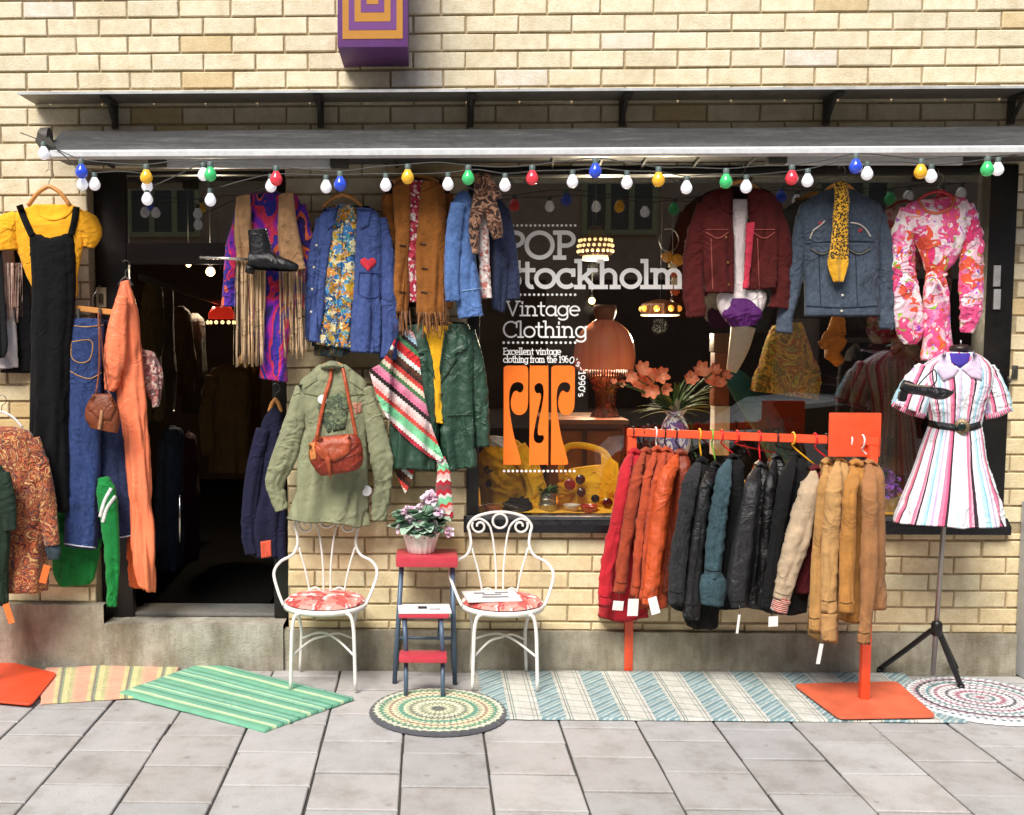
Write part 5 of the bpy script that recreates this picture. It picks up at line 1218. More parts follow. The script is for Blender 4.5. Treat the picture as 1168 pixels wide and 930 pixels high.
quad_rug('striped_rug', 'green and lime striped rag rug laid at an angle in front of the doorway', [(136, 793), (302, 836), (403, 799), (237, 757)], gs, z=.008, seed=2)
def teal_pat(N):
    u = N.sep(N.tc.outputs['UV']); per = .262
    f = N.math('FRACT', N.math('DIVIDE', u[0], per))
    zz = N.math('FRACT', N.math('MULTIPLY', N.math('ADD', N.math('ADD', N.math('MULTIPLY', f, .42), N.math('MULTIPLY', N.math('FRACT', N.math('MULTIPLY', u[1], 4.2)), .10)), N.math('MULTIPLY', u[1], .9)), 9.0))
    band = N.math('LESS_THAN', f, .44)
    teal = N.ramp(zz, [(0, lin('#7f9fa4', .85)), (.38, lin('#bccac6', .88)), (.55, lin('#93b0b2', .85)), (.8, lin('#c6cfc9', .88))], True)
    lat = N.ramp(f, [(0, lin('#cfcfc4', .9)), (.47, lin('#dad8cc', .9)), (.5, lin('#5a6a62', .95)), (.515, lin('#d2d0c4', .9)), (.545, lin('#6f8a82', .95)), (.56, lin('#d8d5ca', .9)), (.66, lin('#b9c4b4', .95)), (.67, lin('#d9d6cb', .9)), (.86, lin('#7d8f86', .95)), (.872, lin('#d6d4c9', .9)), (.93, lin('#56645e', .95)), (.945, lin('#d8d6cc', .9))], True)
    cr = N.math('LESS_THAN', N.math('FRACT', N.math('MULTIPLY', N.math('SUBTRACT', u[1], N.math('MULTIPLY', u[0], .25)), 11)), .16)
    lat = N.mix(N.math('MULTIPLY', cr, .5), lat, lin('#8f9a8c', .95))
    return N.mix(band, lat, teal)
tr_rug = quad_rug('runner_rug', 'long off white runner with teal zigzag bands under the orange rack', [(545, 766), (1030, 769), (1104, 825), (553, 821)], rug_mat('teal_runner', teal_pat), z=.001, amp=.0018, seed=3, nu=140)
rgf = random.Random(12); mb = MB(); ra, rd = G(545, 766), G(553, 821)
for i in range(90):
    p = ra+(rd-ra)*(i/89)+Vector((.004, rgf.uniform(-.003, .003), .007)); L = rgf.uniform(.03, .055)
    mb.tube([p, p+Vector((-L*.5, rgf.uniform(-.008, .008), -.002)), p+Vector((-L, rgf.uniform(-.014, .014), -.004))], .0014, 4)
org_ = ORG[tr_rug.name]; mb.build('fringe', cloth('rug_fringe', '#d6d3c6', .1), tr_rug)
def round_rug(name, label, px, py, rx, rings, scal, edge, mat_pat, seed, z=.013):
    c = G(px, py); R = rx*mm(c.y)*1.0/ (1.0); R = abs(G(px+rx, py).x-c.x)
    vs = [Vector((c.x, c.y, z+.006))]; uv = [(0, 0)]; fs = []; S = 160; K = 26
    for r in range(1, K+1):
        for s in range(S):
            a = 2*PI*s/S; rr = R*r/K
            if r == K: rr *= 1+.018*abs(math.sin(a*scal/2))-.012
            p = Vector((c.x+rr*math.cos(a), c.y+rr*math.sin(a)*1.0, z+.006+nz(rr*40, seed, 1)*.0018+nz(math.cos(a)*rr*5, math.sin(a)*rr*5, seed)*.004))
            if r == K: p.z = .002
            vs.append(p); uv.append((math.cos(a)*r/K, math.sin(a)*r/K))
    for s in range(S): fs.append((0, 1+s, 1+(s+1) % S))
    for r in range(K-1):
        for s in range(S): fs.append((1+r*S+s, 1+(r+1)*S+s, 1+(r+1)*S+(s+1) % S, 1+r*S+(s+1) % S))
    return tag(MB().add(vs, fs, uv).build(name, mat_pat), label, 'rug')
def radial(name, stops, petals, amp, dotcol=None, rings=22):
    N = NT(name); u = N.sep(N.tc.outputs['UV'])
    r = N.math('SQRT', N.math('ADD', N.math('MULTIPLY', u[0], u[0]), N.math('MULTIPLY', u[1], u[1]))); a = N.math('ARCTAN2', u[1], u[0])
    w = N.math('ABSOLUTE', N.math('SINE', N.math('MULTIPLY', a, petals/2)))
    rr = N.math('ADD', r, N.math('MULTIPLY', w, amp))
    b = N.ramp(rr, [(p, lin(c, .9)) for p, c in stops], True)
    # crochet clusters: dark gaps between stitches
    ri = N.math('FRACT', N.math('MULTIPLY', r, rings)); ring = N.math('FLOOR', N.math('MULTIPLY', r, rings))
    cl = N.math('SINE', N.math('ADD', N.math('MULTIPLY', a, N.math('ROUND', N.math('ADD', 8.0, N.math('MULTIPLY', ring, petals*.11)))), N.math('MULTIPLY', ring, 1.7)))
    gap = N.math('MULTIPLY', N.math('GREATER_THAN', cl, .35), N.math('LESS_THAN', ri, .6))
    b = N.mix(N.math('MULTIPLY', gap, .75), b, lin(dotcol or '#6f7a5a', .9))
    return finish_cloth(N, b, .15, .95, .008, 12, .2, 260)
grd = radial('green_crochet', [(0, '#6f6f66'), (.09, '#4a4f4a'), (.12, '#dfe0b8'), (.24, '#8f9a78'), (.28, '#e6e6c4'), (.40, '#6a6f5e'), (.44, '#dfe2b8'), (.53, '#5fa88a'), (.60, '#e3dfb8'), (.70, '#c98f76'), (.735, '#dfe0b4'), (.82, '#5f9a78'), (.87, '#e6e6c8'), (.95, '#55555a')], 44, .035, '#5f6f58', 12)
round_rug('round_rug', 'round green and cream crocheted rug in front of the step stool', 500, 813, 79, 8, 52, None, grd, 5)
prd = radial('pink_crochet', [(0, '#b5647a'), (.08, '#efe6e6'), (.16, '#4f7f86'), (.2, '#f1eaea'), (.28, '#b5647a'), (.33, '#efe9ea'), (.42, '#3a3a44'), (.46, '#f2eeee'), (.55, '#c08a98'), (.6, '#eee8e8'), (.66, '#5f9a9c'), (.7, '#f1eded'), (.78, '#44404a'), (.83, '#d0b0b8'), (.87, '#f1eeee'), (.94, '#8fb0b4'), (.97, '#f0eeee')], 40, .03, '#3f3a44', 13)
round_rug('round_rug', 'round white, pink and black crocheted rug under the striped dress at the right', 1118, 800, 83, 8, 50, None, prd, 6, .013)
# ================================================================ WHITE IRON CHAIRS
iron = plain('white_iron_paint', '#efece4', .35, .92, 0, .0006, .06, 30, .2)
def make_chair(label):
    t = thing('garden_chair', label, 'chair', (0, 0, 0), 'white iron garden chairs by the brick wall')
    SR, SZ = .21, .40
    # seat ring, rim and legs (front is -Y)
    MB().lathe([(SR-.012, SZ), (SR, SZ+.002), (SR+.004, SZ-.012), (SR, SZ-.026), (SR-.012, SZ-.024), (SR-.012, SZ)], (0, 0, 0), 48).build('seat_ring', iron, t)
    MB().lathe([(0, SZ-.006), (SR-.013, SZ-.006), (SR-.013, SZ-.012), (0, SZ-.012)], (0, 0, 0), 40).build('seat_panel', iron, t)
    fx, fy = .155, -.165; bx, by = .135, .165
    for s in (-1, 1):
        MB().tube([(s*.10, -.17, SZ-.014), (s*.135, -.172, SZ-.03), (s*.150, -.17, SZ-.09), (s*fx, fy-.01, .2), (s*(fx+.005), fy-.015, .002)], .0095, 10, sub=18).build('leg', iron, t)
        MB().tube([(s*.15, .12, SZ-.016), (s*.148, .135, SZ-.10), (s*bx, .145, .2), (s*(bx+.01), .155, .002)], .009, 10, sub=14).build('leg', iron, t)
    for s in (-1, 1):
        MB().tube([(s*fx, fy-.01, .17), (s*.07, -.06, .215), (0, .0+s*.004, .23+s*.006), (-s*.06, .08, .215), (-s*bx, .145, .17)], .006, 8, sub=22).build('stretcher', iron, t)
    # back hoop: springs from the seat, flares to the arms, narrows, then the round top
    hoop = [(-.205, -.06, SZ-.005), (-.235, -.03, SZ+0.0600), (-.262, .03, SZ+0.1400), (-.235, .10, SZ+0.1850), (-.175, 0.114, SZ+0.2178), (-.150, 0.127, SZ+0.2711), (-.155, 0.136, SZ+0.3285), (-.162, 0.139, SZ+0.3695), (-.125, 0.142, SZ+0.4121), (-.06, 0.143, SZ+0.4326), (0, 0.144, SZ+0.4384)]
    pts = hoop+[(-x, y, z) for x, y, z in reversed(hoop[:-1])]
    MB().tube(pts, .0078, 10, sub=90).build('back_hoop', iron, t)
    mb = MB()
    for s in (-1, 1):                                          # lyre rods and scrolls
        mb.tube([(s*.018, 0.130, SZ+0.0000), (s*.02, 0.133, SZ+0.1500), (s*.035, 0.139, SZ+0.2957), (s*.05, 0.142, SZ+0.3613)],   .0055, 8, sub=16)
        mb.tube([(s*.085, 0.124, SZ+0.0000), (s*.11, 0.127, SZ+0.1300), (s*.145, 0.130, SZ+0.2547)],   .0055, 8, sub=12)
        sp = []
        for i in range(30):
            a = i/29*3.6*PI*.62; r = .040*(1-i/29*.72)
            sp.append((s*(.105-math.cos(a+2.6)*r*1.0), 0.142, SZ+0.3654+math.sin(a+2.6)*r))
        mb.tube(sp, .0062, 8)
        mb.tube([(s*.05, 0.142, SZ+0.3613), (s*.07, 0.142, SZ+0.3859), (s*.105, 0.143, SZ+0.4039), (s*.14, 0.142, SZ+0.3941)], .0062, 8, sub=12)
        lo = []
        for i in range(22):
            a = -.3+i/21*PI*1.35; r = .036*(1-i/21*.35)
            lo.append((s*(.06+math.cos(a)*r), 0.129, SZ+0.0120+math.sin(a)*r))
        mb.tube(lo, .0055, 8)
    ring = [(.037*math.cos(a), 0.143, SZ+0.3916+.037*math.sin(a)) for a in [i*2*PI/28 for i in range(28)]]
    mb.tube(ring, .0062, 8, closed=True)
    mb.build('back_scrolls', iron, t)
    return t
def dup(root, loc, rz, label):
    r = root.copy(); COL.objects.link(r); r.location = loc; r.rotation_euler = (0, 0, rz); r['label'] = label
    for ch in list(root.children):
        c = ch.copy(); COL.objects.link(c); c.parent = r
    return r
cl1 = (G(333, 789)+G(403, 789))/2; cl2 = (G(541, 790)+G(608, 791))/2
ch1 = make_chair('white scrolled iron chair standing left of the red step stool, under the olive jacket')
lc1 = Vector((cl1.x, cl1.y+.165, .012)); lc2 = Vector((cl2.x, cl2.y+.165, .012))
ch2 = dup(ch1, lc2, .03, 'white scrolled iron chair standing right of the red step stool, below the window corner')
ch1.location = lc1; ch1.rotation_euler = (0, 0, .02)
flw = blotch('rose_cushion', ['#e2685f', '#f2ded4', '#d9574e', '#e88a7a', '#f6ece4', '#c94a44', '#e9a294'], 17, .8, .95)
def cushion(c, label, seed):
    vs = []; fs = []; S = 56; K = 18; uv = []
    for side in (1, -1):
        for r in range(K+1):
            for s in range(S):
                a = 2*PI*s/S; q = r/K; rr = .203*q*(1+nz(math.cos(a)*1.5, math.sin(a)*1.5, seed)*.05)
                h = .026*max(0, 1-q**4)**.5*(1 if side > 0 else .35)+(nz(rr*12*math.cos(a), rr*12*math.sin(a), seed)*.006*(1-q) if side > 0 else 0)
                vs.append(Vector((c[0]+rr*math.cos(a), c[1]+rr*math.sin(a), c[2]+.4+.016+side*h)))
    B = (K+1)*S
    for z in (0, B):
        for r in range(K):
            for s in range(S): fs.append((z+r*S+s, z+(r+1)*S+s, z+(r+1)*S+(s+1) % S, z+r*S+(s+1) % S))
    return tag(MB().add(vs, fs).build('seat_cushion', flw), label, 'cushion')
cu1 = cushion((lc1.x, lc1.y, .003), 'round red and white flowered cushion on the left iron chair', 3)
cushion((lc2.x, lc2.y, .003), 'round red and white flowered cushion on the right iron chair, under a magazine', 7)

# magazine on right chair
paper = plain('magazine_paper', '#f4f1ee', .4, .92); ink = plain('printed_ink', '#8b8a92', .6, .9); inkd = plain('dark_ink', '#33313a', .6, .9)
def magazine(c, w, d, rz, label, z, marks):
    t = thing('magazine', label, 'magazine', (c[0], c[1], z)); M = Matrix.Translation((c[0], c[1], z)) @ Matrix.Rotation(rz, 4, 'Z')
    def bx(x0, x1, y0, y1, z0, z1, nm, m):
        bm = bmesh.new(); bmesh.ops.create_cube(bm, size=1)
        for q in bm.verts: q.co = Vector(((x0+x1)/2+q.co.x*(x1-x0), (y0+y1)/2+q.co.y*(y1-y0), (z0+z1)/2+q.co.z*(z1-z0)))
        return MB().bm(bm, None, M).build(nm, m, t, smooth=False)
    bx(-w/2, w/2, -d/2, d/2, 0, .008, 'pages', paper)
    for (x0, x1, y0, y1, m) in marks: bx(x0*w, x1*w, y0*d, y1*d, .0082, .009, 'printed_block', m)
    return t
magazine((lc2.x-.055, lc2.y-.02), .27, .22, .12, 'white printed magazine lying on the cushion of the right chair', .4455, [(-.2, .3, -.25, -.1, ink), (-.15, .2, 0, .12, ink), (-.3, -.1, .15, .3, ink), (.1, .35, .18, .32, ink)])
# ================================================================ STEP STOOL, FLOWER POT
t = thing('step_stool', 'red topped folding step stool with dark blue tube legs between the two white chairs', 'step stool', G(485, 780))
blu = plain('navy_tube', '#52657a', .4, .9, .1, 0, .15, 20); rdv = plain('red_vinyl', '#cf4250', .35, .85, 0, .0008, .08, 20, .15)
gl_, gr_ = G(450, 780), G(519, 782); yb_ = gl_.y; zt_ = P(485, 640, yb_+.1).z; xt0, xt1 = P(458, 640, yb_+.06).x, P(516, 640, yb_+.06).x
top_y = yb_+.07
MB().box(P(452, 640, top_y).x, P(522, 640, top_y).x, yb_-.02, yb_+.2, P(485, 647, yb_).z, P(485, 634, yb_).z, .012).build('seat', rdv, t, auto=40)
for (x0, x1) in ((gl_.x, xt0), (gr_.x, xt1)):
    MB().tube([(x0, yb_, .003), (x1, yb_+.04, zt_-.02)], .0125, 10).build('leg', blu, t)
    MB().tube([(x0+(.0 if x0 < x1 else 0), yb_+.24, .003), (x1, yb_+.15, zt_-.02)], .0125, 10).build('leg', blu, t)
for z in (.09, .20, .26): MB().tube([(gl_.x+.01+z*.05, yb_+.22-z*.15, z+.09), (gr_.x-.01-z*.05, yb_+.22-z*.15, z+.09)], .008, 8).build('cross_bar', blu, t)
yf_ = G(463, 798).y; fl, fr_ = G(463, 798), G(505, 799)
zm_ = P(482, 697, yb_-.06).z; zl_ = P(482, 750, yf_).z
MB().box(P(455, 700, yb_-.06).x, P(512, 700, yb_-.06).x, yb_-.13, yb_+.06, zm_-.022, zm_, .008).build('step', rdv, t, auto=40)
MB().box(P(455, 750, yf_).x, P(510, 750, yf_).x, yf_-.02, yf_+.11, zl_-.024, zl_+.006, .009).build('step', rdv, t, auto=40)
for (p, xx) in ((fl, P(461, 705, yb_-.06).x), (fr_, P(503, 705, yb_-.06).x)):
    MB().tube([(p.x, p.y, .003), (p.x, p.y+.04, zl_-.02)], .0115, 10).build('leg', blu, t)
    MB().tube([(xx, yb_-.10, zm_-.02), (p.x, yf_+.09, zl_-.01)], .0115, 10).build('leg', blu, t)
    MB().tube([(xx, yb_+.03, zm_-.02), (xx+(.01 if p is fl else -.01), yb_-.01, zl_+.02)], .010, 10).build('leg', blu, t)
magazine(((P(484, 694, yb_-.05).x), yb_-.04), .26, .17, .05, 'small white magazine lying on the middle step of the stool', zm_+.002, [(-.12, .05, -.1, .2, inkd), (.1, .3, -.2, -.1, ink)])
py_ = top_y+.02; zs = P(485, 634, yb_).z
pot = thing('flower_pot', 'white fluted flower pot standing on the red seat of the step stool', 'flower pot', (P(480, 638, py_).x, py_, zs))
pc = ORG[pot.name]
MB().lathe([(0, .001), (.062, .001), (.066, .004), (.072, .03), (.088, .085), (.098, .105), (.092, .106), (.08, .08), (0, .078)], pc, 96, 'Z', 16, .035).build('pot', plain('white_ceramic', '#efeae0', .35, .92, 0, 0, .06, 12, .2), pot, auto=50)
MB().lathe([(0, .09), (.088, .09), (.088, .085), (0, .085)], pc, 24).build('soil', plain('potting_soil', '#33261c', .95, .8, 0, .005), pot)
pl_ = thing('potted_plant', 'pink flowering plant with silvery green leaves growing in the white pot', 'plant', pc+Vector((0, 0, .09)))
N = NT('variegated_leaf'); at = N.n('Attribute', attribute_name='col'); n = N.noise(N.tc.outputs['Object'], 60, 4, .6)
N.l(N.mix(1.0, at.outputs[0], N.ramp(n.outputs[0], [(.35, (.55, .6, .55)), (.65, (1.1, 1.1, 1.1))]), 'MULTIPLY'), N.b.inputs['Base Color']); N.set(Roughness=.55); leafm = N.m
N = NT('pink_petal'); at = N.n('Attribute', attribute_name='col'); N.l(at.outputs[0], N.b.inputs['Base Color']); N.set(Roughness=.6); N.b.inputs['Subsurface Weight'].default_value = .1; petm = N.m
rg = random.Random(21)
def leaf(mb, base, d, up, L, W, col, curl=.3, K=6):
    d = d.normalized(); s = d.cross(up); s = s.normalized() if s.length > 1e-4 else Vector((1, 0, 0)); up2 = s.cross(d)
    vs = []; fs = []
    for i in range(K+1):
        q = i/K; w = W*math.sin(PI*min(.97, q*.9+.06))**.7; c = base+d*L*q-up2*(-curl)*L*(q-q*q*1.6)
        vs += [c-s*w+up2*w*.35, c, c+s*w+up2*w*.35]
    for i in range(K):
        for j in range(2): fs.append((i*3+j, i*3+j+1, i*3+j+4, i*3+j+3))
    mb.add(vs, fs, None, col)
mb = MB()
for i in range(85):
    a = rg.uniform(0, 2*PI); e = rg.uniform(-.5, 1.1); r = rg.uniform(.02, .09)
    b = pc+Vector((math.cos(a)*r, math.sin(a)*r*.9, .095+rg.uniform(0, .10)))
    d = Vector((math.cos(a), math.sin(a), e*.8)); g = rg.random()
    col = (.12+.09*g, .24+.13*g, .15+.09*g) if rg.random() < .5 else (.42, .56, .44)
    leaf(mb, b, d, Vector((0, 0, 1)), rg.uniform(.06, .10), rg.uniform(.03, .048), col, rg.uniform(-.2, .4))
mb.build('foliage', leafm, pl_)
for (px, py, n, R) in ((466, 586, 24, .034), (478, 580, 12, .024), (490, 570, 26, .036), (500, 584, 14, .026), (479, 602, 22, .032), (495, 602, 20, .030), (512, 607, 12, .024), (468, 601, 10, .022), (456, 604, 8, .02)):
    c = P(px, py, py_-.03-rg.uniform(0, .05)); mb = MB()
    mb.tube([pc+Vector((0, 0, .12)), (pc+c)/2+Vector((0, 0, .08)), c], .002, 5, sub=8)
    for v in range(len(mb.c)): mb.c[v] = (.08, .16, .06)
    for i in range(n*2):
        d = Vector((rg.gauss(0, 1), rg.gauss(0, 1)-.5, rg.gauss(0, 1)+.3)).normalized(); g = rg.random()
        col = (.80, .46+.25*g, .62+.2*g) if g < .6 else (.90, .80, .84)
        leaf(mb, c+d*R*rg.uniform(.1, .6), d, Vector((rg.uniform(-1, 1), rg.uniform(-1, 1), 1)), R*.9, R*.45, col, .2, 4)
    mb.build('flower_head', petm, pl_)
# ================================================================ DRESS FORM WITH STRIPED DRESS
Yf = -.34; base = Vector((P(1068, 740, Yf).x, Yf, 0))
df = thing('dress_form', 'dress form on a grey pole with black tripod feet wearing the striped dress', 'mannequin', base)
pole = plain('pole_steel', '#a9a6a2', .35, .85, .8); blk = plain('black_steel', '#121214', .4)
MB().tube([P(1064, 770, Yf), P(1077, 590, Yf), P(1092, 420, Yf)], .012, 12).build('pole', pole, df)
hub = P(1068.5, 716, Yf)
MB().lathe([(0, .03), (.02, .03), (.026, .02), (.026, -.03), (.02, -.04), (0, -.04)], hub, 16).build('hub', blk, df, auto=40)
for (x, y) in ((1003, 768), (1096, 788), (1091, 768)):
    g = G(x, y)
    MB().tube([hub, hub+(g-hub)*.12+Vector((0, 0, .008)), hub+(g-hub)*.5+Vector((0, 0, .012)), Vector((g.x, g.y, .022))], .0135, 10, sub=14).build('tripod_leg', blk, df)
    MB().lathe([(0, 0), (.018, 0), (.019, .012), (.014, .03), (0, .034)], Vector((g.x, g.y, .004)), 12).build('foot_cap', blk, df)
MB().loft([(1086, 399, 1105, 399, .04), (1083, 404, 1108, 404, .05), (1076, 420, 1114, 420, .06), (1060, 440, 1125, 440, .08), (1064, 482, 1114, 482, .07)], Yf, wr=0, fold=0, hem=0, n=30).build('torso', plain('violet_form', '#3d2a9a', .8, .85), df)
MB().lathe([(0, .02), (.03, .02), (.045, .012), (.05, 0), (.046, -.012), (0, -.015)], P(1095, 398, Yf), 20).build('neck_cap', plain('dark_wood', '#2a1a12', .45), df)
MB().tube([P(1096, 396, Yf), P(1096, 388, Yf)], .004, 8).build('neck_knob', pole, df)
dst = [(0, '#f3f0f3'), (.10, '#f07f9f'), (.165, '#f3b0c4'), (.195, '#35232f'), (.24, '#f3eef2'), (.33, '#b9dce8'), (.40, '#8fc7dc'), (.44, '#f4f2f4'), (.52, '#c9b3d8'), (.57, '#f2eef2'), (.66, '#f08aa8'), (.73, '#e8648a'), (.775, '#35232f'), (.82, '#f3f0f2'), (.93, '#cfe6ee'), (.97, '#f2f0f3')]
dsm = uvstripes('dress_stripes', dst, .36, 0, .97, .85, bump=.002); dsm2 = uvstripes('dress_stripes_metre', dst, .13, 0, .97, .85, bump=.002)
t = thing('striped_dress', 'white shirt dress with pink, blue and black stripes and black belt on the dress form', 'dress', P(1080, 602, Yf))
bd = MB().loft([(1080, 402, 1110, 402, .055), (1066, 409, 1122, 409, .08), (1051, 420, 1132, 422, .10), (1052, 440, 1130, 440, .12), (1058, 462, 1122, 462, .11), (1062, 486, 1117, 486, .09)], Yf, fold=.004, seed=130, wr=.006, uvn=True).build('bodice', dsm, t)
sk = MB().loft([(1062, 483, 1117, 483, .095), (1055, 500, 1120, 500, .12), (1046, 525, 1124, 528, .15), (1033, 560, 1131, 562, .19), (1020, 594, 1138, 598, .22)], Yf, fold=.018, ff=11, seed=131, n=90, m=100, wr=.004, uvn=True, hem=.02, env=.15).build('skirt', dsm, t)
s1 = MB().sleeve([(1058, 420, 12), (1048, 438, 17), (1040, 456, 19), (1036, 468, 19)], Yf, seed=132).build('sleeve', dsm2, t)
s2 = MB().sleeve([(1124, 420, 11), (1132, 440, 14), (1137, 458, 15), (1139, 471, 15)], Yf, seed=133).build('sleeve', dsm2, t)
cuf = uvstripes('cuff_band', [(0, '#e8648a'), (.35, '#f6eef2'), (.5, '#4a2a3a'), (.68, '#f0a0b8')], .02, 1, .97)
MB().strip([(1018, 461), (1036, 470), (1055, 475)], 6, [s1], .004, Y=Yf-.1).build('cuff', cuf, t)
MB().strip([(1124, 476), (1139, 473), (1153, 466)], 6, [s2], .004, Y=Yf-.1).build('cuff', cuf, t)
wcl = cloth('pale_collar', '#e6d2ea', .06, .85, .003, .9)
MB().patch([(1078, 400), (1083, 412), (1094, 422), (1088, 430), (1076, 435), (1069, 424), (1072, 408)], [bd], .014, Y=Yf-.12).build('collar', wcl, t)
MB().patch([(1110, 400), (1107, 412), (1097, 421), (1108, 431), (1120, 434), (1120, 420), (1117, 407)], [bd], .014, Y=Yf-.12).build('collar', wcl, t)
MB().patch([(1083, 403), (1107, 403), (1105, 413), (1095, 420), (1085, 413)], [bd], .006, Y=Yf-.1).build('neck_inset', plain('violet_form', '#3d2a9a'), t)
MB().strip([(1096, 422), (1095, 450), (1092, 484)], 4, [bd], .004, Y=Yf-.12).build('placket', wcl, t)
buttons(t, [(1096, 432), (1095, 448), (1094, 464)], 1.3, BTNW, [bd], Yf-.14)
blt = leather('black_belt', '#151416', .8, .35)
MB().strip([(1059, 483), (1075, 486), (1095, 488), (1110, 487), (1119, 484)], 8, [bd, sk], .008, Y=Yf-.1).build('belt', blt, t)
MB().dot(1097, 487, 8.6, [bd, sk], .014, Yf-.12, .008, 26).build('buckle', plain('bronze_buckle', '#8f7a5e', .4, .85, .8, .002, .4, 60), t)
MB().dot(1097, 487, 4.4, [bd, sk], .024, Yf-.12, .005, 20).build('buckle_stone', plain('dark_stone', '#20302c', .2, .8), t)
t = thing('pump_shoe', 'black leather pump hung on the chest of the striped dress', 'shoe', P(1058, 456, Yf-.16))
up_ = MB().sleeve([(1029, 439, 6, .022), (1036, 442, 7.5, .030), (1046, 445, 5.5, .034), (1058, 447, 5.8, .038), (1070, 449, 7, .042), (1079, 449, 5.5, .036), (1087, 448, 1.5, .012)], Yf-.18, wr=.001, fold=0, seed=134).build('upper', bk, t)
MB().strip([(1032, 437), (1045, 440), (1062, 441)], 2.2, [up_], .003, Y=Yf-.2).build('insole_edge', plain('shoe_lining', '#8a7a6a', .6), t)
MB().xbox(P(1031, 446, Yf-.18), P(1028, 458, Yf-.18), .035, .035, .006).build('heel', bk, t, auto=40)
MB().strip([(1046, 441), (1056, 430), (1066, 422), (1068, 434), (1062, 442)], 1.6, None, 0, Y=Yf-.17).build('ankle_strap', bk, t)
# ================================================================ FESTOON LIGHTS
YB = -.50
bw = plain('bulb_white', '#f6f4fa', .12, .97, coat=.6, emit=.4); bcs = {'b': plain('bulb_blue', '#2f4fd0', .12, .95, coat=.6, emit=.22), 'y': plain('bulb_yellow', '#f2b52e', .12, .95, coat=.6, emit=.22), 'g': plain('bulb_green', '#3fc06e', .12, .95, coat=.6, emit=.22), 'r': plain('bulb_red', '#e83a48', .12, .95, coat=.6, emit=.22), 'w': bw}  # faint glow added because the near sides of the bulbs fall in shade
sock = plain('socket_green_grey', '#5f6f6a', .5, .85); wire = plain('festoon_wire', '#4a4a46', .6, .8)
def festoon(label, pts, dy, r=.030):
    t = thing('string_lights', label, 'string lights', P(600, 200, YB+dy))
    top = []; proto = {}; rgx = random.Random(len(pts))
    for (px, py, c) in pts:
        Y = YB+dy+rgx.uniform(-.012, .012); ce = P(px, py, Y); top.append(ce+Vector((0, 0, r*2.05)))
        tilt = Matrix.Rotation(rgx.uniform(-.12, .12), 4, 'Y')
        if c not in proto:
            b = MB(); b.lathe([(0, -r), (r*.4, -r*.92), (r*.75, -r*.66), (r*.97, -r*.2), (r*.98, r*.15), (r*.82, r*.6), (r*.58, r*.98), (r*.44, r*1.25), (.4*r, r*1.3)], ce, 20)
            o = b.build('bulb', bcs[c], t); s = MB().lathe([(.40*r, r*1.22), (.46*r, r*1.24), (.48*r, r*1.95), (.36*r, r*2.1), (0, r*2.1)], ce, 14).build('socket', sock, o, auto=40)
            proto[c] = (o, s, ce)
        else:
            o, s, c0 = proto[c]; q = o.copy(); COL.objects.link(q); q.parent = t; q.location = ce-c0+Vector((0, 0, 0))
            s_ = s.copy(); COL.objects.link(s_); s_.parent = q; s_.location = (0, 0, 0)
    run = []
    for i, p in enumerate(top):
        if i:
            a = top[i-1]; m = (a+p)/2; L = (p-a).length
            run.append(m+Vector((0, rgx.uniform(-.01, .01), -.012*L+rgx.uniform(-.004, .02))))
        run.append(p)
    run = [run[0]+Vector((-.12, .03, .05))]+run+[run[-1]+Vector((.3, .02, .03))]
    MB().tube(run, .0028, 6, sub=len(run)*5).build('cable', wire, t)
    return t
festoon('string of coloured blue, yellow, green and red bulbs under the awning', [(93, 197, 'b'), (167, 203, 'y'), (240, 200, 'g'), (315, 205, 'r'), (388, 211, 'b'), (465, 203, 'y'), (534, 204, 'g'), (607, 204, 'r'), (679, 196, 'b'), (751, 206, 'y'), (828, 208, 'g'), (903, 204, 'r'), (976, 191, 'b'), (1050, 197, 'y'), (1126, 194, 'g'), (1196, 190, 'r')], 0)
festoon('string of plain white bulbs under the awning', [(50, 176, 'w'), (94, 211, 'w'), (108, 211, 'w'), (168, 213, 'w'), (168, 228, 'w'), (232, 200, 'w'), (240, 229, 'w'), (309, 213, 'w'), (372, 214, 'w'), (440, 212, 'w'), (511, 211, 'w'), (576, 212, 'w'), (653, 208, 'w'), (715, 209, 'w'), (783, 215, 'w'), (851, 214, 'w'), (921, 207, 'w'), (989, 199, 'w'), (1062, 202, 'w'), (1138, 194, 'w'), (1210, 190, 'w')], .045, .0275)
# ================================================================ LETTERING ON THE GLASS (vinyl, part of the window)
GYF = GY-.0006
def ribbon(mb, pts, w, closed=False, dy=0):
    q = [Vector((a, b)) for a, b in pts]; n = len(q); vs = []; fs = []
    for i in range(n):
        if closed: a, b = q[i-1], q[(i+1) % n]
        else: a, b = q[max(0, i-1)], q[min(n-1, i+1)]
        t = (b-a).normalized(); nv = Vector((-t.y, t.x))
        vs += [P(q[i].x+nv.x*w/2, q[i].y+nv.y*w/2, GYF-dy), P(q[i].x-nv.x*w/2, q[i].y-nv.y*w/2, GYF-dy)]
    for i in range(n if closed else n-1):
        j = (i+1) % n; fs.append((i*2, i*2+1, j*2+1, j*2))
    mb.add(vs, fs)
def arc(cx, cy, rx, ry, a0, a1, n=22): return [(cx+rx*math.cos(math.radians(a0+(a1-a0)*i/n)), cy+ry*math.sin(math.radians(a0+(a1-a0)*i/n))) for i in range(n+1)]
def ln(*p): return list(p)
XH = .66
def slab(x, y, h=.11): return [(x-h, y), (x+h, y)]
o_ = lambda cx, r: arc(cx, XH/2, r, XH/2, 0, 360, 36)
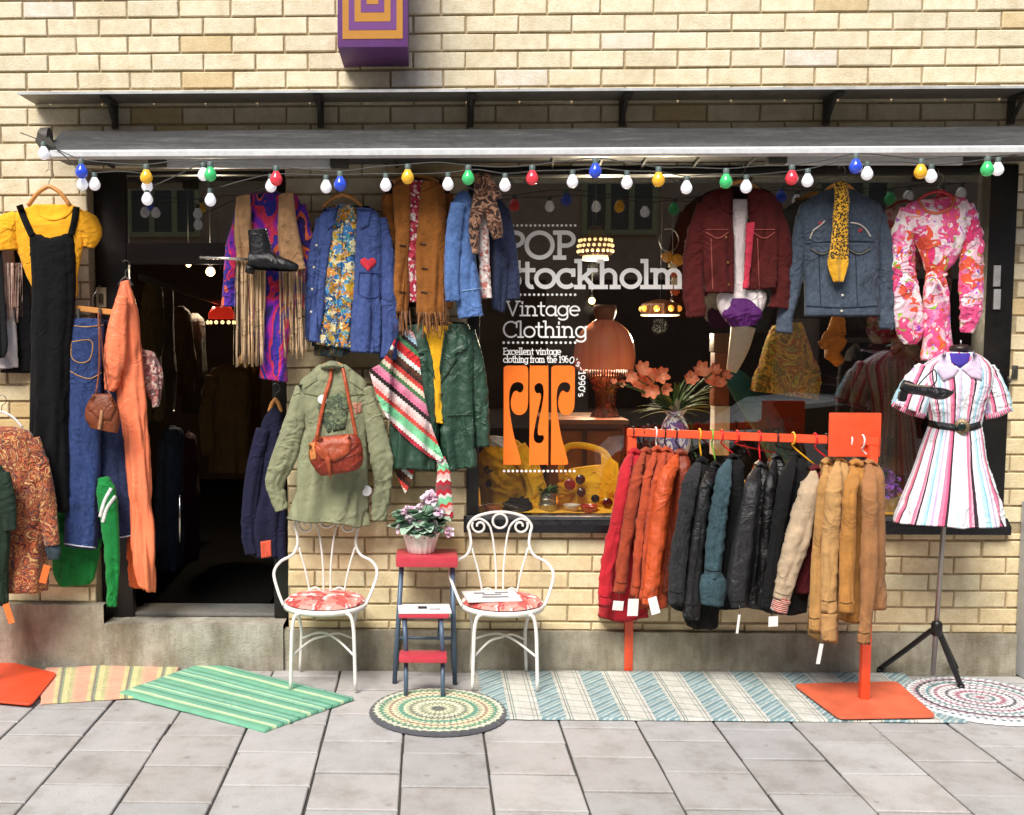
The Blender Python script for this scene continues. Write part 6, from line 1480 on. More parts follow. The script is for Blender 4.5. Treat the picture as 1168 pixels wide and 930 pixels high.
GLY = {  # width, strokes in units of cap height, y up
 'P': (.78, [ln((.2, 0), (.2, 1)), slab(.2, 0, .17), ln((.03, 1), (.42, 1)), arc(.42, .74, .28, .26, 90, -90), ln((.42, .48), (.2, .48))]),
 'O': (1.02, [arc(.51, .5, .46, .5, 0, 360, 44)]),
 'S': (.74, [arc(.37, .75, .26, .25, 20, 200)[:]+arc(.37, .25, .29, .25, 110, -160)[2:], ln((.63, .62), (.63, .98)), ln((.09, .02), (.09, .36))]),
 't': (.46, [ln((.2, .92), (.2, .2)), arc(.36, .2, .16, .2, 180, 290), ln((.02, XH), (.42, XH))]),
 'o': (.74, [o_(.37, .32)]),
 'c': (.68, [arc(.37, XH/2, .31, XH/2, 42, 318), ln((.61, .47), (.61, .66))]),
 'k': (.78, [ln((.16, 0), (.16, 1.02)), slab(.16, 0, .14), ln((.03, 1.02), (.16, 1.02)), ln((.16, .26), (.58, XH)), ln((.32, .40), (.64, 0)), slab(.6, XH, .12), slab(.65, 0, .12)]),
 'h': (.80, [ln((.16, 0), (.16, 1.02)), slab(.16, 0, .14), ln((.03, 1.02), (.16, 1.02)), arc(.39, .40, .23, .26, 180, 0), ln((.62, .40), (.62, 0)), slab(.62, 0, .13)]),
 'l': (.34, [ln((.17, 0), (.17, 1.02)), slab(.17, 0, .15), ln((.03, 1.02), (.17, 1.02))]),
 'm': (1.18, [ln((.16, 0), (.16, XH)), slab(.16, 0, .13), ln((.03, XH), (.16, XH)), arc(.37, .42, .21, .24, 180, 0), ln((.58, .42), (.58, 0)), slab(.58, 0, .12), arc(.79, .42, .21, .24, 180, 0), ln((1.0, .42), (1.0, 0)), slab(1.0, 0, .13)]),
 'n': (.80, [ln((.16, 0), (.16, XH)), slab(.16, 0, .13), ln((.03, XH), (.16, XH)), arc(.39, .40, .23, .26, 180, 0), ln((.62, .40), (.62, 0)), slab(.62, 0, .13)]),
 'V': (.86, [ln((.1, 1), (.43, 0)), ln((.43, 0), (.76, 1)), slab(.1, 1, .12), slab(.76, 1, .12)]),
 'i': (.34, [ln((.17, 0), (.17, XH)), slab(.17, 0, .13), ln((.05, XH), (.17, XH)), ln((.17, .86), (.17, .96))]),
 'a': (.74, [arc(.36, XH/2, .29, XH/2, 0, 360, 34), ln((.65, XH), (.65, 0)), ln((.65, 0), (.74, 0))]),
 'g': (.74, [arc(.36, XH/2, .29, XH/2, 0, 360, 34), ln((.65, XH), (.65, -.12)), arc(.36, -.10, .29, .2, 0, -160), ln((.65, XH), (.74, XH))]),
 'e': (.72, [ln((.06, .35), (.66, .35)), arc(.37, XH/2, .30, XH/2, 4, 318)]),
 'C': (.92, [arc(.5, .5, .44, .5, 40, 320, 34), ln((.85, .64), (.85, .98))]),
 'E': (.72, [ln((.14, 0), (.14, 1)), ln((.02, 1), (.62, 1)), ln((.14, .52), (.5, .52)), ln((.02, 0), (.64, 0))]),
 'x': (.70, [ln((.08, 0), (.6, XH)), ln((.08, XH), (.6, 0)), slab(.1, 0), slab(.58, 0), slab(.1, XH), slab(.58, XH)]),
 'v': (.70, [ln((.1, XH), (.35, 0)), ln((.35, 0), (.6, XH)), slab(.1, XH), slab(.6, XH)]),
 'f': (.46, [ln((.18, 0), (.18, .8)), arc(.34, .8, .16, .2, 180, 60), ln((.02, XH), (.4, XH)), slab(.18, 0)]),
 'r': (.54, [ln((.16, 0), (.16, XH)), slab(.16, 0), ln((.03, XH), (.16, XH)), arc(.36, .42, .2, .22, 180, 60)]),
 '1': (.5, [ln((.25, 0), (.25, 1)), ln((.1, .84), (.25, 1)), slab(.25, 0, .16)]),
 '9': (.7, [arc(.35, .68, .27, .31, 0, 360, 30), arc(.35, .5, .27, .5, 0, -110)]),
 '6': (.7, [arc(.35, .31, .27, .31, 0, 360, 30), arc(.35, .5, .27, .5, 180, 70)]),
 '0': (.72, [arc(.36, .5, .28, .5, 0, 360, 34)]),
 's': (.58, [arc(.29, .5, .19, .16, 30, 220)+arc(.29, .17, .21, .17, 100, -150)[2:]]),
 '\'': (.26, [ln((.13, .78), (.13, 1))]),
 '-': (.5, [ln((.08, .36), (.42, .36))]),
 ' ': (.4, []),
}
vin = plain('white_vinyl', '#fbfaf6', .6, 1.0, var=.03); orv = plain('orange_vinyl', '#ff7a1e', .5, .97, var=.04)
layer = [0]
def glyph(mb, ch, x, y, sx, sy, w, ang=0):
    ca, sa = math.cos(ang), math.sin(ang)
    for st in GLY[ch][1]:
        layer[0] += 1
        p = [(x+(u*sx)*ca+(v*sy)*sa, y+(u*sx)*sa-(v*sy)*ca) for u, v in st]
        if len(p) == 2:                                      # square ends that cover the joint
            d = (Vector(p[1])-Vector(p[0])).normalized()*w*.42; p = [(p[0][0]-d.x, p[0][1]-d.y), (p[1][0]+d.x, p[1][1]+d.y)]
        cl = len(st) > 20 and (Vector(st[0])-Vector(st[-1])).length < 1e-4
        ribbon(mb, p[:-1] if cl else p, w, cl, dy=.00006*(layer[0] % 23))
def text(s, x0, x1, base, cap, w, name='lettering'):
    tot = sum(GLY[c][0] for c in s); k = (x1-x0)/tot; x = x0; mb = MB()
    for c in s: glyph(mb, c, x, base, k, cap, w); x += GLY[c][0]*k
    return mb.build(name, vin, win, smooth=False)
text('POP', 574, 657, 294, 28.5, 5.0)
text('Stockholm', 571, 781, 327.5, 29, 4.9)
text('Vintage', 577, 662, 360, 16, 1.9)
text('Clothing', 573.5, 669.5, 384.6, 17.5, 2.0)
text('Excellent vintage', 574, 640, 404.5, 7.2, 1.0)
mb = MB(); x = 574
for c in 'clothing from the 196': k = 74.5/sum(GLY[q][0] for q in 'clothing from the 196'); glyph(mb, c, x, 413.5, k, 7.2, 1.0); x += GLY[c][0]*k
path = spline([Vector((648.5, 413.5, 0)), Vector((655, 415.5, 0)), Vector((659.5, 420, 0)), Vector((660.3, 428, 0)), Vector((660, 452, 0))], 80)
acc = [0]
for i in range(1, 81): acc.append(acc[-1]+(path[i]-path[i-1]).length)
d = 0; sc_ = acc[-1]/sum(GLY[q][0] for q in "0's-1990's")
for c in "0's-1990's":
    i = min(79, next((k for k in range(81) if acc[k] >= d), 79)); tq = (path[min(80, i+2)]-path[max(0, i-1)]).normalized()
    glyph(mb, c, path[i].x, path[i].y, sc_, 7.0, 1.0, math.atan2(tq.y, tq.x)); d += GLY[c][0]*sc_
mb.build('lettering', vin, win, smooth=False)
mb = MB()
for (xa, xb, y, n) in ((580, 656, 257.3, 16), (578, 656, 336.3, 16), (574.5, 656, 391, 16), (575, 655, 537.5, 17)):
    for i in range(n):
        x = xa+(xb-xa)*i/(n-1); r = 1.5; layer[0] += 1
        vs = [P(x+r*math.cos(a), y+r*math.sin(a), GYF-.0002) for a in [k*PI/5 for k in range(10)]]
        mb.add(vs, [tuple(range(10))])
mb.build('dotted_line', vin, win, smooth=False)
def Z2(p): return (530+p[0]/4.044, 390+p[1]/4.044)
def poly(mb, outer, holes=(), dy=0):
    loops = [[Vector((x, y, 0)) for x, y in [Z2(p) for p in outer]]]+[[Vector((x, y, 0)) for x, y in [Z2(p) for p in h]] for h in holes]
    tri = geometry.tessellate_polygon(loops); flat = [v for l in loops for v in l]
    mb.add([P(v.x, v.y, GYF-.0003) for v in flat], [tuple(t) for t in tri])
def smoothpts(pts, n=4, closed=True): return [(v.x, v.y) for v in spline([Vector((a, b, 0)) for a, b in pts], len(pts)*n, closed)]
L1 = [(180, 135), (184, 116), (200, 110), (240, 110), (274, 110), (288, 116), (293, 135), (293, 200), (292, 280), (286, 315), (270, 333), (250, 338), (230, 331), (217, 310), (213, 280), (218, 250), (228, 230), (240, 226), (252, 234), (264, 230), (272, 212), (266, 194), (248, 186), (228, 190), (214, 206), (207, 232), (205, 270), (208, 320), (217, 380), (229, 440), (246, 500), (258, 545), (260, 562), (250, 567), (215, 567), (184, 567), (178, 560), (179, 480), (180, 300)]
sq = lambda pts, x0, x1: [(x0+(px-178)*(x1-x0)/(293-178), py) for px, py in pts]
mb = MB()
poly(mb, smoothpts(L1, 3)); poly(mb, smoothpts(sq(L1, 398, 508), 3))
Mo = [(300, 125), (308, 112), (322, 110), (365, 110), (380, 112), (386, 125), (386, 330), (385, 555), (378, 566), (340, 567), (306, 566), (298, 558), (300, 330)]
Mh = [(330, 196), (344, 190), (358, 198), (364, 220), (364, 250), (356, 300), (344, 360), (338, 400), (338, 425), (346, 432), (360, 430), (366, 446), (356, 464), (338, 468), (322, 456), (318, 430), (324, 390), (336, 330), (348, 280), (352, 250), (346, 236), (334, 238), (324, 226), (322, 208)]
poly(mb, smoothpts(Mo, 3), [list(reversed(smoothpts(Mh, 3)))])
mb.build('orange_emblem', orv, win, smooth=False)
# ================================================================ WINDOW DISPLAY
DZ = P(700, 588, .06).z
ycl = cloth('mustard_cloth', '#f2b01c', .15, .85, .004, 1.0)
dp_ = thing('display_shelf', 'low display shelf behind the glass covered with mustard yellow cloth', 'shelf', (P(840, 588, .4).x, .4, DZ))
MB().box(GX0+.005, GX1-.005, .105, 1.3, DZ-.10, DZ-.012, .004).build('shelf_board', plain('shelf_dark', '#2b211b', .7), dp_, auto=30)
vs = []; fs = []; nu, nv = 130, 30
for i in range(nu+1):
    for j in range(nv+1):
        x = GX0+.01+(GX1-GX0-.02)*i/nu; y = .108+1.1*j/nv; vs.append((x, y, DZ-.006+abs(nz(x*6, y*6, 2))*.02+(j/nv)*.05))
for i in range(nu):
    for j in range(nv): k = i*(nv+1)+j; fs.append((k, k+nv+1, k+nv+2, k+1))
MB().add(vs, fs).build('cloth_cover', ycl, dp_)
def lump(mb, c, rx, ry, rz, seed=0, amp=.25, n=24):
    vs = []; fs = []
    for i in range(n+1):
        th = PI*i/n
        for j in range(n*2):
            ph = PI*j/n; d = Vector((math.sin(th)*math.cos(ph), math.sin(th)*math.sin(ph), math.cos(th)))
            k = 1+amp*(abs(nz(d.x*2.2+seed, d.y*2.2, d.z*2.2))*2-.4); vs.append(Vector(c)+Vector((d.x*rx*k, d.y*ry*k, d.z*rz*k)))
    m = n*2
    for i in range(n):
        for j in range(m): fs.append((i*m+j, i*m+(j+1) % m, (i+1)*m+(j+1) % m, (i+1)*m+j))
    mb.add(vs, fs); return mb
def D(px, py, Y): return P(px, py, Y)
# yellow knit cardigan lying to the left
mk_ = cloth('mustard_knit', '#efb01e', .2, .95, .006, 1.0)
t = thing('yellow_cardigan', 'mustard cardigan with big brown buttons draped at the left of the window display', 'cardigan', D(578, 585, .3))
cb = MB().loft([(556, 505, 588, 500, .03), (549, 520, 602, 515, .07), (549, 545, 610, 545, .09), (550, 568, 612, 570, .10), (550, 586, 614, 587, .12)], .32, seed=200, fold=.03, wr=.03, ws=9).build('body', mk_, t)
MB().sleeve([(590, 510, 10), (604, 535, 12), (612, 560, 12), (606, 580, 10)], .22, seed=201, wr=.02).build('sleeve', mk_, t)
buttons(t, [(557, 536), (558.5, 552)], 5.2, plain('brown_button', '#4a1a14', .3, .85), [cb], .2)
tag(MB().loft([(558, 497, 582, 500, .02), (558, 505, 590, 510, .04), (566, 514, 592, 518, .03)], .30, seed=202, wr=.012).build('white_scarf', cloth('pale_grey_scarf', '#d8d8d2', .15)), 'crumpled pale scarf lying on top of the mustard cardigan in the window', 'scarf')
tag(lump(MB(), D(592, 578, .2), .075, .05, .045, 3, .5).build('dark_hat', cloth('dark_felt', '#241a16', .3)), 'small dark felt hat lying below the orange emblem in the window', 'hat')
# tin with plant
t = thing('tin_can', 'silver ribbed tin can holding a small green plant in the window display', 'can', D(624, 583, .22))
MB().lathe([(0, 0), (.048, 0), (.05, .004), (.049, .03), (.051, .034), (.049, .038), (.049, .06), (.051, .064), (.049, .068), (.049, .098), (.052, .1), (.046, .1), (.046, .09), (0, .09)], D(624, 582, .22), 28).build('can', plain('tin_metal', '#b9b4a6', .3, .85, .9, .001, .3, 30), t, auto=50)
mb = MB(); rg = random.Random(5); c0 = D(624, 561, .22)
for i in range(70):
    a = rg.uniform(0, 2*PI); d = Vector((math.cos(a)*rg.uniform(.3, 1), math.sin(a)*.6, rg.uniform(.2, 1.2)))
    leaf(mb, c0+Vector((math.cos(a)*.02, math.sin(a)*.02, -.02)), d, Vector((0, 0, 1)), rg.uniform(.04, .075), .009, (.04+rg.random()*.05, .15+rg.random()*.12, .06))
mb.build('greenery', leafm, t)
# yellow wicker-like bag with handle
t = thing('yellow_handbag', 'yellow knitted handbag with round handle standing in the window by the cabinet', 'handbag', D(668, 585, .35))
MB().loft([(650, 535, 690, 530, .03), (640, 548, 700, 545, .07), (638, 566, 704, 566, .09), (642, 586, 702, 587, .08)], .36, seed=204, fold=.02, wr=.02).build('body', mk_, t)
hp_ = [D(641, 548, .34), D(640, 525, .34), D(646, 511, .34), D(660, 508, .34), D(680, 512, .34), D(692, 520, .34), D(702, 545, .34)]
MB().tube(hp_, .018, 12, sub=40).build('handle', mk_, t)
mb = MB()
for i in range(14): x = 686+i*1.4; mb.tube([D(x, 514+i*1.1, .33), D(x+1.5, 545, .31), D(x+3, 566, .32)], .004, 6, sub=8)
mb.build('knit_cords', ycl, t)
bro = plain('brown_lacquer', '#4a1712', .18, .85, coat=.5); rdl = plain('red_lacquer', '#a8241a', .2, .9, coat=.5)
for i, (px, py, r, m_, lab) in enumerate(((662, 547, 5.5, bro, 'round dark red disc earring pinned to the yellow handbag, upper one'), (650, 553, 6.5, rdl, 'round red disc brooch lying on the yellow handbag'), (663, 562, 5.2, bro, 'round dark red disc earring below the others on the yellow handbag'), (679, 569, 4.8, plain('black_disc', '#141014', .2, .8, coat=.5), 'round black disc brooch in front of the yellow handbag'), (693, 574, 6, bro, 'brown disc brooch lying near the right side of the yellow handbag'))):
    c = D(px, py, .24); k = mm(.24); tag(MB().lathe([(0, -.012), (r*k*.6, -.012), (r*k, -.004), (r*k, .008), (0, .012)], c, 22, 'Y').build('brooch', m_, auto=40), lab, 'brooch')
for i, (px, py, rx, m_, lab) in enumerate(((672, 580, .05, plain('red_glass', '#b02818', .15, .9, coat=.6), 'glossy red brown bowl at the front of the window display'), (652, 579, .045, plain('pale_stone', '#d9c9b4', .5), 'pale shell shaped dish beside the red bowl in the window'), (562, 581, .045, plain('coral_shell', '#e08a5a', .5), 'small coral coloured dish at the left corner of the window display'))):
    tag(MB().lathe([(0, 0), (rx*.5, .0), (rx*.9, .02), (rx, .035), (rx*.94, .036), (rx*.8, .022), (0, .01)], D(px, py+4, .17), 24).build('dish', m_, auto=60), lab, 'dish')
# wooden cabinet
t = thing('wooden_cabinet', 'dark carved wooden cabinet standing behind the yellow handbag in the window', 'cabinet', D(672, 560, .95))
wd = plain('dark_walnut', '#4a2c1a', .45, .85, 0, .002, .35, 8); wd2 = plain('walnut_edge', '#6e4526', .4, .85, 0, .001, .3, 8)
a = D(622, 590, .9); b = D(712, 484, .9)
MB().box(a.x, b.x, .9, 1.5, a.z-.3, b.z, .006).build('carcass', wd, t, auto=30)
MB().box(a.x-.02, b.x+.02, .86, 1.52, b.z+.002, b.z+.03, .006).build('top', wd2, t, auto=30)
for (x0, x1) in ((626, 664), (668, 708)):
    p = D(x0, 585, .89); q = D(x1, 492, .89); MB().box(p.x, q.x, .885, .897, p.z, q.z, .004).build('door_panel', wd2, t, auto=30)
tag(MB().lathe([(0, 0), (.10, 0), (.11, .02), (.085, .06), (.06, .12), (.07, .2), (.1, .26), (.10, .3), (.05, .31), (0, .31)], D(690, 484, 1.1), 30).build('lamp_base', plain('brown_glaze', '#3a2218', .25, .85, coat=.4), auto=50), 'brown glazed pedestal standing on the cabinet beneath the salmon lampshade', 'lamp base')
# salmon lampshade
t = thing('table_lamp', 'salmon pink domed lampshade with dark fringe standing in the window', 'lamp', D(689, 425, 1.0))
k = mm(1.0); c = D(689, 421, 1.0)
N = NT('salmon_shade'); a_ = N.math('ARCTAN2', N.sep(N.tc.outputs['Object'])[1], N.sep(N.tc.outputs['Object'])[0])
f = N.math('ABSOLUTE', N.math('SINE', N.math('MULTIPLY', a_, 5)))
N.l(N.ramp(f, [(.02, lin('#e58a6c', .93)), (.2, lin('#f0957a', .95)), (.9, lin('#f2a080', .95))]), N.b.inputs['Base Color']); N.set(Roughness=.22)
N.b.inputs['Emission Color'].default_value = c4(lin('#e8785a', 1)); N.b.inputs['Emission Strength'].default_value = .12; N.b.inputs['Coat Weight'].default_value = .8
MB().lathe([(v.x*k, v.z*k) for v in spline([Vector((33, 0, 0)), Vector((34.5, 0, 10)), Vector((34.2, 0, 20)), Vector((31.5, 0, 33)), Vector((25, 0, 44.5)), Vector((15, 0, 52.5)), Vector((9, 0, 55.5))], 30)], c, 60, 'Z', 12, .006).build('shade', N.m, t)
MB().lathe([(9*k, 55*k), (11*k, 57*k), (13*k, 66*k), (12*k, 72*k), (0, 72*k)], c, 24).build('cap', plain('brown_cap', '#8a5a44', .5), t)
mb = MB()
for i in range(70):
    a = 2*PI*i/70; p = c+Vector((math.cos(a)*32.5*k, math.sin(a)*32.5*k, 0)); mb.tube([p, p+Vector((0, 0, -9*k))], .006, 5)
mb.build('fringe', plain('dark_bead_fringe', '#3a2018', .4), t)
MB().tube([c+Vector((0, 0, 50*k)), c+Vector((0, 0, -60*k))], .012, 8).build('stem', wd, t)
# pendant lamps (lit)
warm = lambda n, e, h='#ffd694': plain(n, h, .5, .95, emit=e)
t = thing('pendant_lamp', 'lit pendant lamp with rows of glowing round holes hanging behind the lettering', 'pendant lamp', D(679, 297, 1.3))
k = mm(1.3); c = D(679, 291, 1.3)
prof = [(18.5*k, 0), (19*k, 3*k), (18.5*k, 12*k), (15*k, 20*k), (8*k, 25*k), (7*k, 32*k), (0, 32*k)]
MB().lathe(prof, c, 40).build('shade', plain('pendant_brown', '#6a4a2c', .4, .85), t)
mb = MB()
for (z, r, n) in ((4, 19.4, 20), (10, 19.2, 20), (16, 17.8, 18)):
    for i in range(n):
        a = 2*PI*(i+(z % 4)/8)/n; p = c+Vector((math.cos(a)*r*k, math.sin(a)*r*k, z*k)); lump(mb, p, 1.9*k, 1.9*k, 1.9*k, 0, 0, 5)
mb.build('light_hole', warm('glow_hole', 1.6), t)
MB().lathe([(0, 0), (14*k, -1*k), (15*k, -6*k), (0, -7*k)], c, 30).build('glass_bowl', warm('glow_bowl', 1.8, '#ffe6ba'), t)
MB().tube([c+Vector((0, 0, 32*k)), c+Vector((0, 0, 1.6))], .003, 6).build('cord', blk, t)
t = thing('pendant_lamp', 'lit orange glass panelled pendant lamp hanging left of the maroon jacket', 'pendant lamp', D(753, 363, 1.6))
k = mm(1.6); c = D(753, 360, 1.6)
MB().lathe([(21*k, 0), (22*k, 2*k), (21*k, 13*k), (16*k, 15*k), (4*k, 18*k), (0, 18*k)], c, 8).build('shade', plain('lamp_brown', '#4a2a16', .4), t, auto=30)
mb = MB()
for i in range(8):
    a = 2*PI*(i+.5)/8; p = c+Vector((math.cos(a)*20.6*k, math.sin(a)*20.6*k, 7.5*k)); lump(mb, p, 3.6*k, 3.6*k, 3.6*k, 0, 0, 6)
mb.build('amber_panel', warm('amber_glow', 1.0, '#f2a23c'), t)
MB().lathe([(0, -.5*k), (20*k, -.5*k), (21.5*k, .0), (21.5*k, 1*k), (0, 1*k)], c, 32).build('light_ring', warm('ring_glow', .9, '#e9d9b4'), t)
MB().tube([c+Vector((0, 0, 17*k)), c+Vector((0, 0, 1.7))], .003, 6).build('cord', blk, t)
# small bulbs and red lamp in the interior, seen through the door
for i, (px, py, Y, r, e, lab) in enumerate(((215, 302, 2.6, .02, 4, 'small bright ceiling spot inside the shop, upper left in the doorway'), (240, 310, 2.4, .034, 4, 'bright warm ceiling bulb inside the shop above the red lamp'), (675, 343, 2.2, .024, 3, 'small warm bulb glowing behind the word Vintage'), (766, 347, 2.0, .022, 3, 'small bulb glowing beside the amber pendant lamp'))):
    t = thing('ceiling_bulb', lab, 'bulb', D(px, py, Y)); c = D(px, py, Y)
    lump(MB(), c, r, r, r, 0, 0, 10).build('bulb', warm('glow_bulb', 4), t)
    MB().lathe([(r*.5, r*.8), (r*.5, r*2), (0, r*2)], c, 12).build('holder', blk, t)
    MB().tube([c+Vector((0, 0, r*2)), Vector((c.x, c.y, 3.2))], .003, 6).build('cord', blk, t)
t = thing('red_lamp', 'red pendant lamp with glowing dots hanging deep inside the doorway', 'pendant lamp', D(253, 372, 2.0)); k = mm(2.0); c = D(253, 364, 2.0)
MB().lathe([(15*k, 0), (15*k, 6*k), (10*k, 14*k), (0, 14*k)], c, 32).build('shade', plain('red_glow', '#e0301e', .4, .95, emit=.45), t)
MB().lathe([(0, -8*k), (14*k, -8*k), (16*k, -5*k), (16*k, -1*k), (0, -1*k)], c, 32).build('band', plain('dark_band', '#5a2a18', .4), t)
mb = MB()
for i in range(14): a = 2*PI*i/14; lump(mb, c+Vector((math.cos(a)*16*k, math.sin(a)*16*k, -4*k)), 2.2*k, 2.2*k, 2.2*k, 0, 0, 6)
mb.build('light_dot', warm('dot_glow', 2), t)
MB().tube([c+Vector((0, 0, 14*k)), c+Vector((0, 0, 1.5))], .003, 6).build('cord', blk, t)
# flowers
N = NT('lily_petal'); at = N.n('Attribute', attribute_name='col'); N.l(at.outputs[0], N.b.inputs['Base Color']); N.set(Roughness=.5); N.b.inputs['Subsurface Weight'].default_value = .08; lil = N.m
def lily(mb, c, R, rg, face):
    face = face.normalized(); a = face.orthogonal().normalized(); b = face.cross(a)
    for i in range(6):
        an = i*PI/3+rg.uniform(-.15, .15); d = (a*math.cos(an)+b*math.sin(an)+face*.55)
        g = rg.random(); leaf(mb, c, d, face, R, R*.3, (.90, .24+.10*g, .11+.08*g), -.35, 7)
t = thing('vase', 'white and purple glass vase holding orange lilies behind the rack rail', 'vase', D(769, 520, .45))
c = D(769, 520, .45); k = mm(.45)
MB().lathe([(0, 0), (14*k, 0), (17*k, 8*k), (18*k, 22*k), (13*k, 38*k), (9*k, 46*k), (13*k, 52*k), (12*k, 52*k), (8*k, 45*k), (0, 44*k)], c, 30).build('vase', swirl('vase_glaze', ['#e9e4ea', '#7a5aa8', '#f2eef0', '#d8cfe0', '#5a3f90'], 9, 2, 1, rough=.25), t, auto=60)
fl_ = thing('lily_bouquet', 'bunch of orange lilies with long leaves standing in the white and purple vase', 'flowers', c+Vector((0, 0, 44*k)))
rg = random.Random(8); neck = c+Vector((0, 0, 46*k)); lm = MB()
blo = [(708, 437, 6), (722, 430, 10), (732, 424, 13), (741, 432, 15), (752, 428, 13), (730, 440, 12), (745, 445, 12), (757, 443, 10), (736, 449, 8), (788, 430, 11), (799, 424, 13), (806, 432, 12), (814, 424, 10), (822, 438, 10), (828, 430, 8), (700, 436, 5)]
for (px, py, r) in blo:
    p = D(px, py, .38+rg.uniform(-.08, .08)); mb = MB(); lily(mb, p, r*k, rg, Vector((rg.uniform(-.5, .5), -1, rg.uniform(-.2, .7)))); mb.build('lily_flower', lil, fl_)
    st = MB().tube([neck, (neck+p)/2+Vector((0, 0, .03)), p], .0045, 6, sub=12)
    lm.add(st.v, st.f, None, (.08, .16, .05))
for i in range(46):
    a = rg.uniform(-1, 1); d = Vector((a*1.3, rg.uniform(-.5, .3), rg.uniform(.1, 1)-abs(a)*.2)); leaf(lm, neck+Vector((0, 0, .01)), d, Vector((0, 0, 1)), rg.uniform(.12, .26), .012, (.07+.06*rg.random(), .15+.1*rg.random(), .04), .25)
for i in range(26):
    d = Vector((rg.uniform(-.5, .5), rg.uniform(-.6, .1), rg.uniform(-.4, .6))); leaf(lm, neck, d, Vector((0, 0, 1)), rg.uniform(.06, .12), .012, (.75, .74, .62), .2)
lm.build('leaves', leafm, fl_)
# bird mobile, left of the maroon jacket
t = thing('bird_mobile', 'small yellow and orange ornament hanging on a wire ring beside the maroon jacket', 'ornament', D(769, 330, .4)); k = mm(.4)
MB().tube([D(763+11*math.cos(a), 274+13*math.sin(a), .4) for a in [i*PI/14 for i in range(-9, 17)]], .003, 6).build('wire_ring', STEELW, t)
orn = plain('ornament_gold', '#e0a030', .35, .9); oro = plain('ornament_orange', '#c9562a', .35, .9); orw = plain('ornament_cream', '#e8d8b8', .4)
for (px, py, r, m_) in ((761, 293, 6, orn), (772, 297, 7, orn), (768, 303, 5, orw), (770, 312, 5, oro), (772, 322, 6, orw), (770, 332, 5, oro)):
    lump(MB(), D(px, py, .4), r*k, r*k*.7, r*k*.9, px, .35, 12).build('bead', m_, t)
def soft_floral():
    N = NT('autumn_floral'); co = N.tc.outputs['Object']; n = N.noise(co, 7, 4, .65, 1.2)
    cs = ['#3a4420', '#7a7a2a', '#a8982e', '#6a4a1c', '#e8c23a', '#b85a28', '#8a8a34', '#f2d84a', '#8f3a20', '#5f6a24']
    b = N.ramp(n.outputs[0], [(.28+.05*i, lin(c, .95)) for i, c in enumerate(cs)])
    return finish_cloth(N, b, .2, .8, .003)
# skirt on a stand, figurine, pale mannequin legs, teal stockinged leg
t = thing('floral_skirt', 'autumn coloured floral skirt on a stand in the window behind the denim jacket', 'skirt', D(893, 455, .5))
MB().loft([(880, 372, 915, 368, .08), (872, 395, 922, 392, .12), (862, 425, 928, 425, .15), (858, 446, 926, 455, .16)], .5, seed=210, fold=.03, wr=.012).build('skirt', soft_floral(), t)
t = thing('orange_scarf', 'twisted orange scarf hanging behind the slate denim jacket in the window', 'scarf', D(945, 412, .45))
oc = cloth('orange_silk', '#d98a28', .2, .5, .003, .95)
MB().sleeve([(956, 362, 8), (954, 378, 11), (948, 388, 12), (936, 396, 5)], .45, seed=211, wr=.02, fold=.015).build('scarf_end', oc, t)
MB().sleeve([(958, 385, 9), (953, 396, 9), (951, 405, 8), (959, 415, 4)], .43, seed=212, wr=.02, fold=.015).build('scarf_fold', oc, t)
t = thing('mannequin_leg', 'white mannequin leg showing below the purple wrap in the window', 'mannequin', D(840, 425, .45))
MB().sleeve([(848, 372, 14), (844, 392, 12), (839, 410, 9), (834, 424, 6)], .45, seed=213, wr=.002, fold=0).build('leg', plain('mannequin_white', '#e4dfd2', .4, .9), t)
t = thing('teal_stocking_leg', 'bent mannequin leg in a dark teal stocking behind the lilies in the window', 'mannequin', D(850, 500, .5))
tl_ = cloth('teal_stocking', '#0f5560', .15, .6, .002, .9)
MB().sleeve([(832, 424, 5), (837, 430, 11), (848, 444, 15), (862, 462, 17), (876, 486, 17), (886, 510, 15), (894, 535, 12)], .6, seed=214, wr=.004, fold=0, n=60).build('leg', tl_, t)
t = thing('striped_post', 'square post of stacked brown and white blocks behind the lilies in the window', 'post', D(823, 520, .8))
for (y0, y1, m_) in ((380, 402, plain('block_brown', '#5a3a28', .5)), (402, 463, plain('block_russet', '#7a4228', .5)), (463, 520, plain('block_white', '#cfcfca', .5))):
    p = D(814, y1, .8); q = D(833, y0, .8); MB().box(p.x, q.x, .8, .9, p.z+.002, q.z-.002, .003).build('block', m_, t, auto=30)
t = thing('purple_bouquet', 'purple artificial flowers in a cream pot at the right of the window display', 'flowers', D(1012, 585, .25)); mb = MB(); rg = random.Random(4)
for i in range(90):
    p = D(1012+rg.gauss(0, 7), 558+rg.gauss(0, 8), .25+rg.gauss(0, .04)); leaf(mb, p, Vector((rg.gauss(0, 1), rg.gauss(0, 1)-.6, rg.gauss(0, 1))), Vector((0, 0, 1)), .045, .014, (.2+.12*rg.random(), .06, .32+.2*rg.random()))
mb.build('blossom', petm, t)
MB().lathe([(0, 0), (9*mm(.25), 0), (12*mm(.25), 12*mm(.25)), (13*mm(.25), 18*mm(.25)), (0, 17*mm(.25))], D(1012, 584, .25), 24).build('pot', plain('cream_pot', '#c9b48c', .5), t, auto=50)
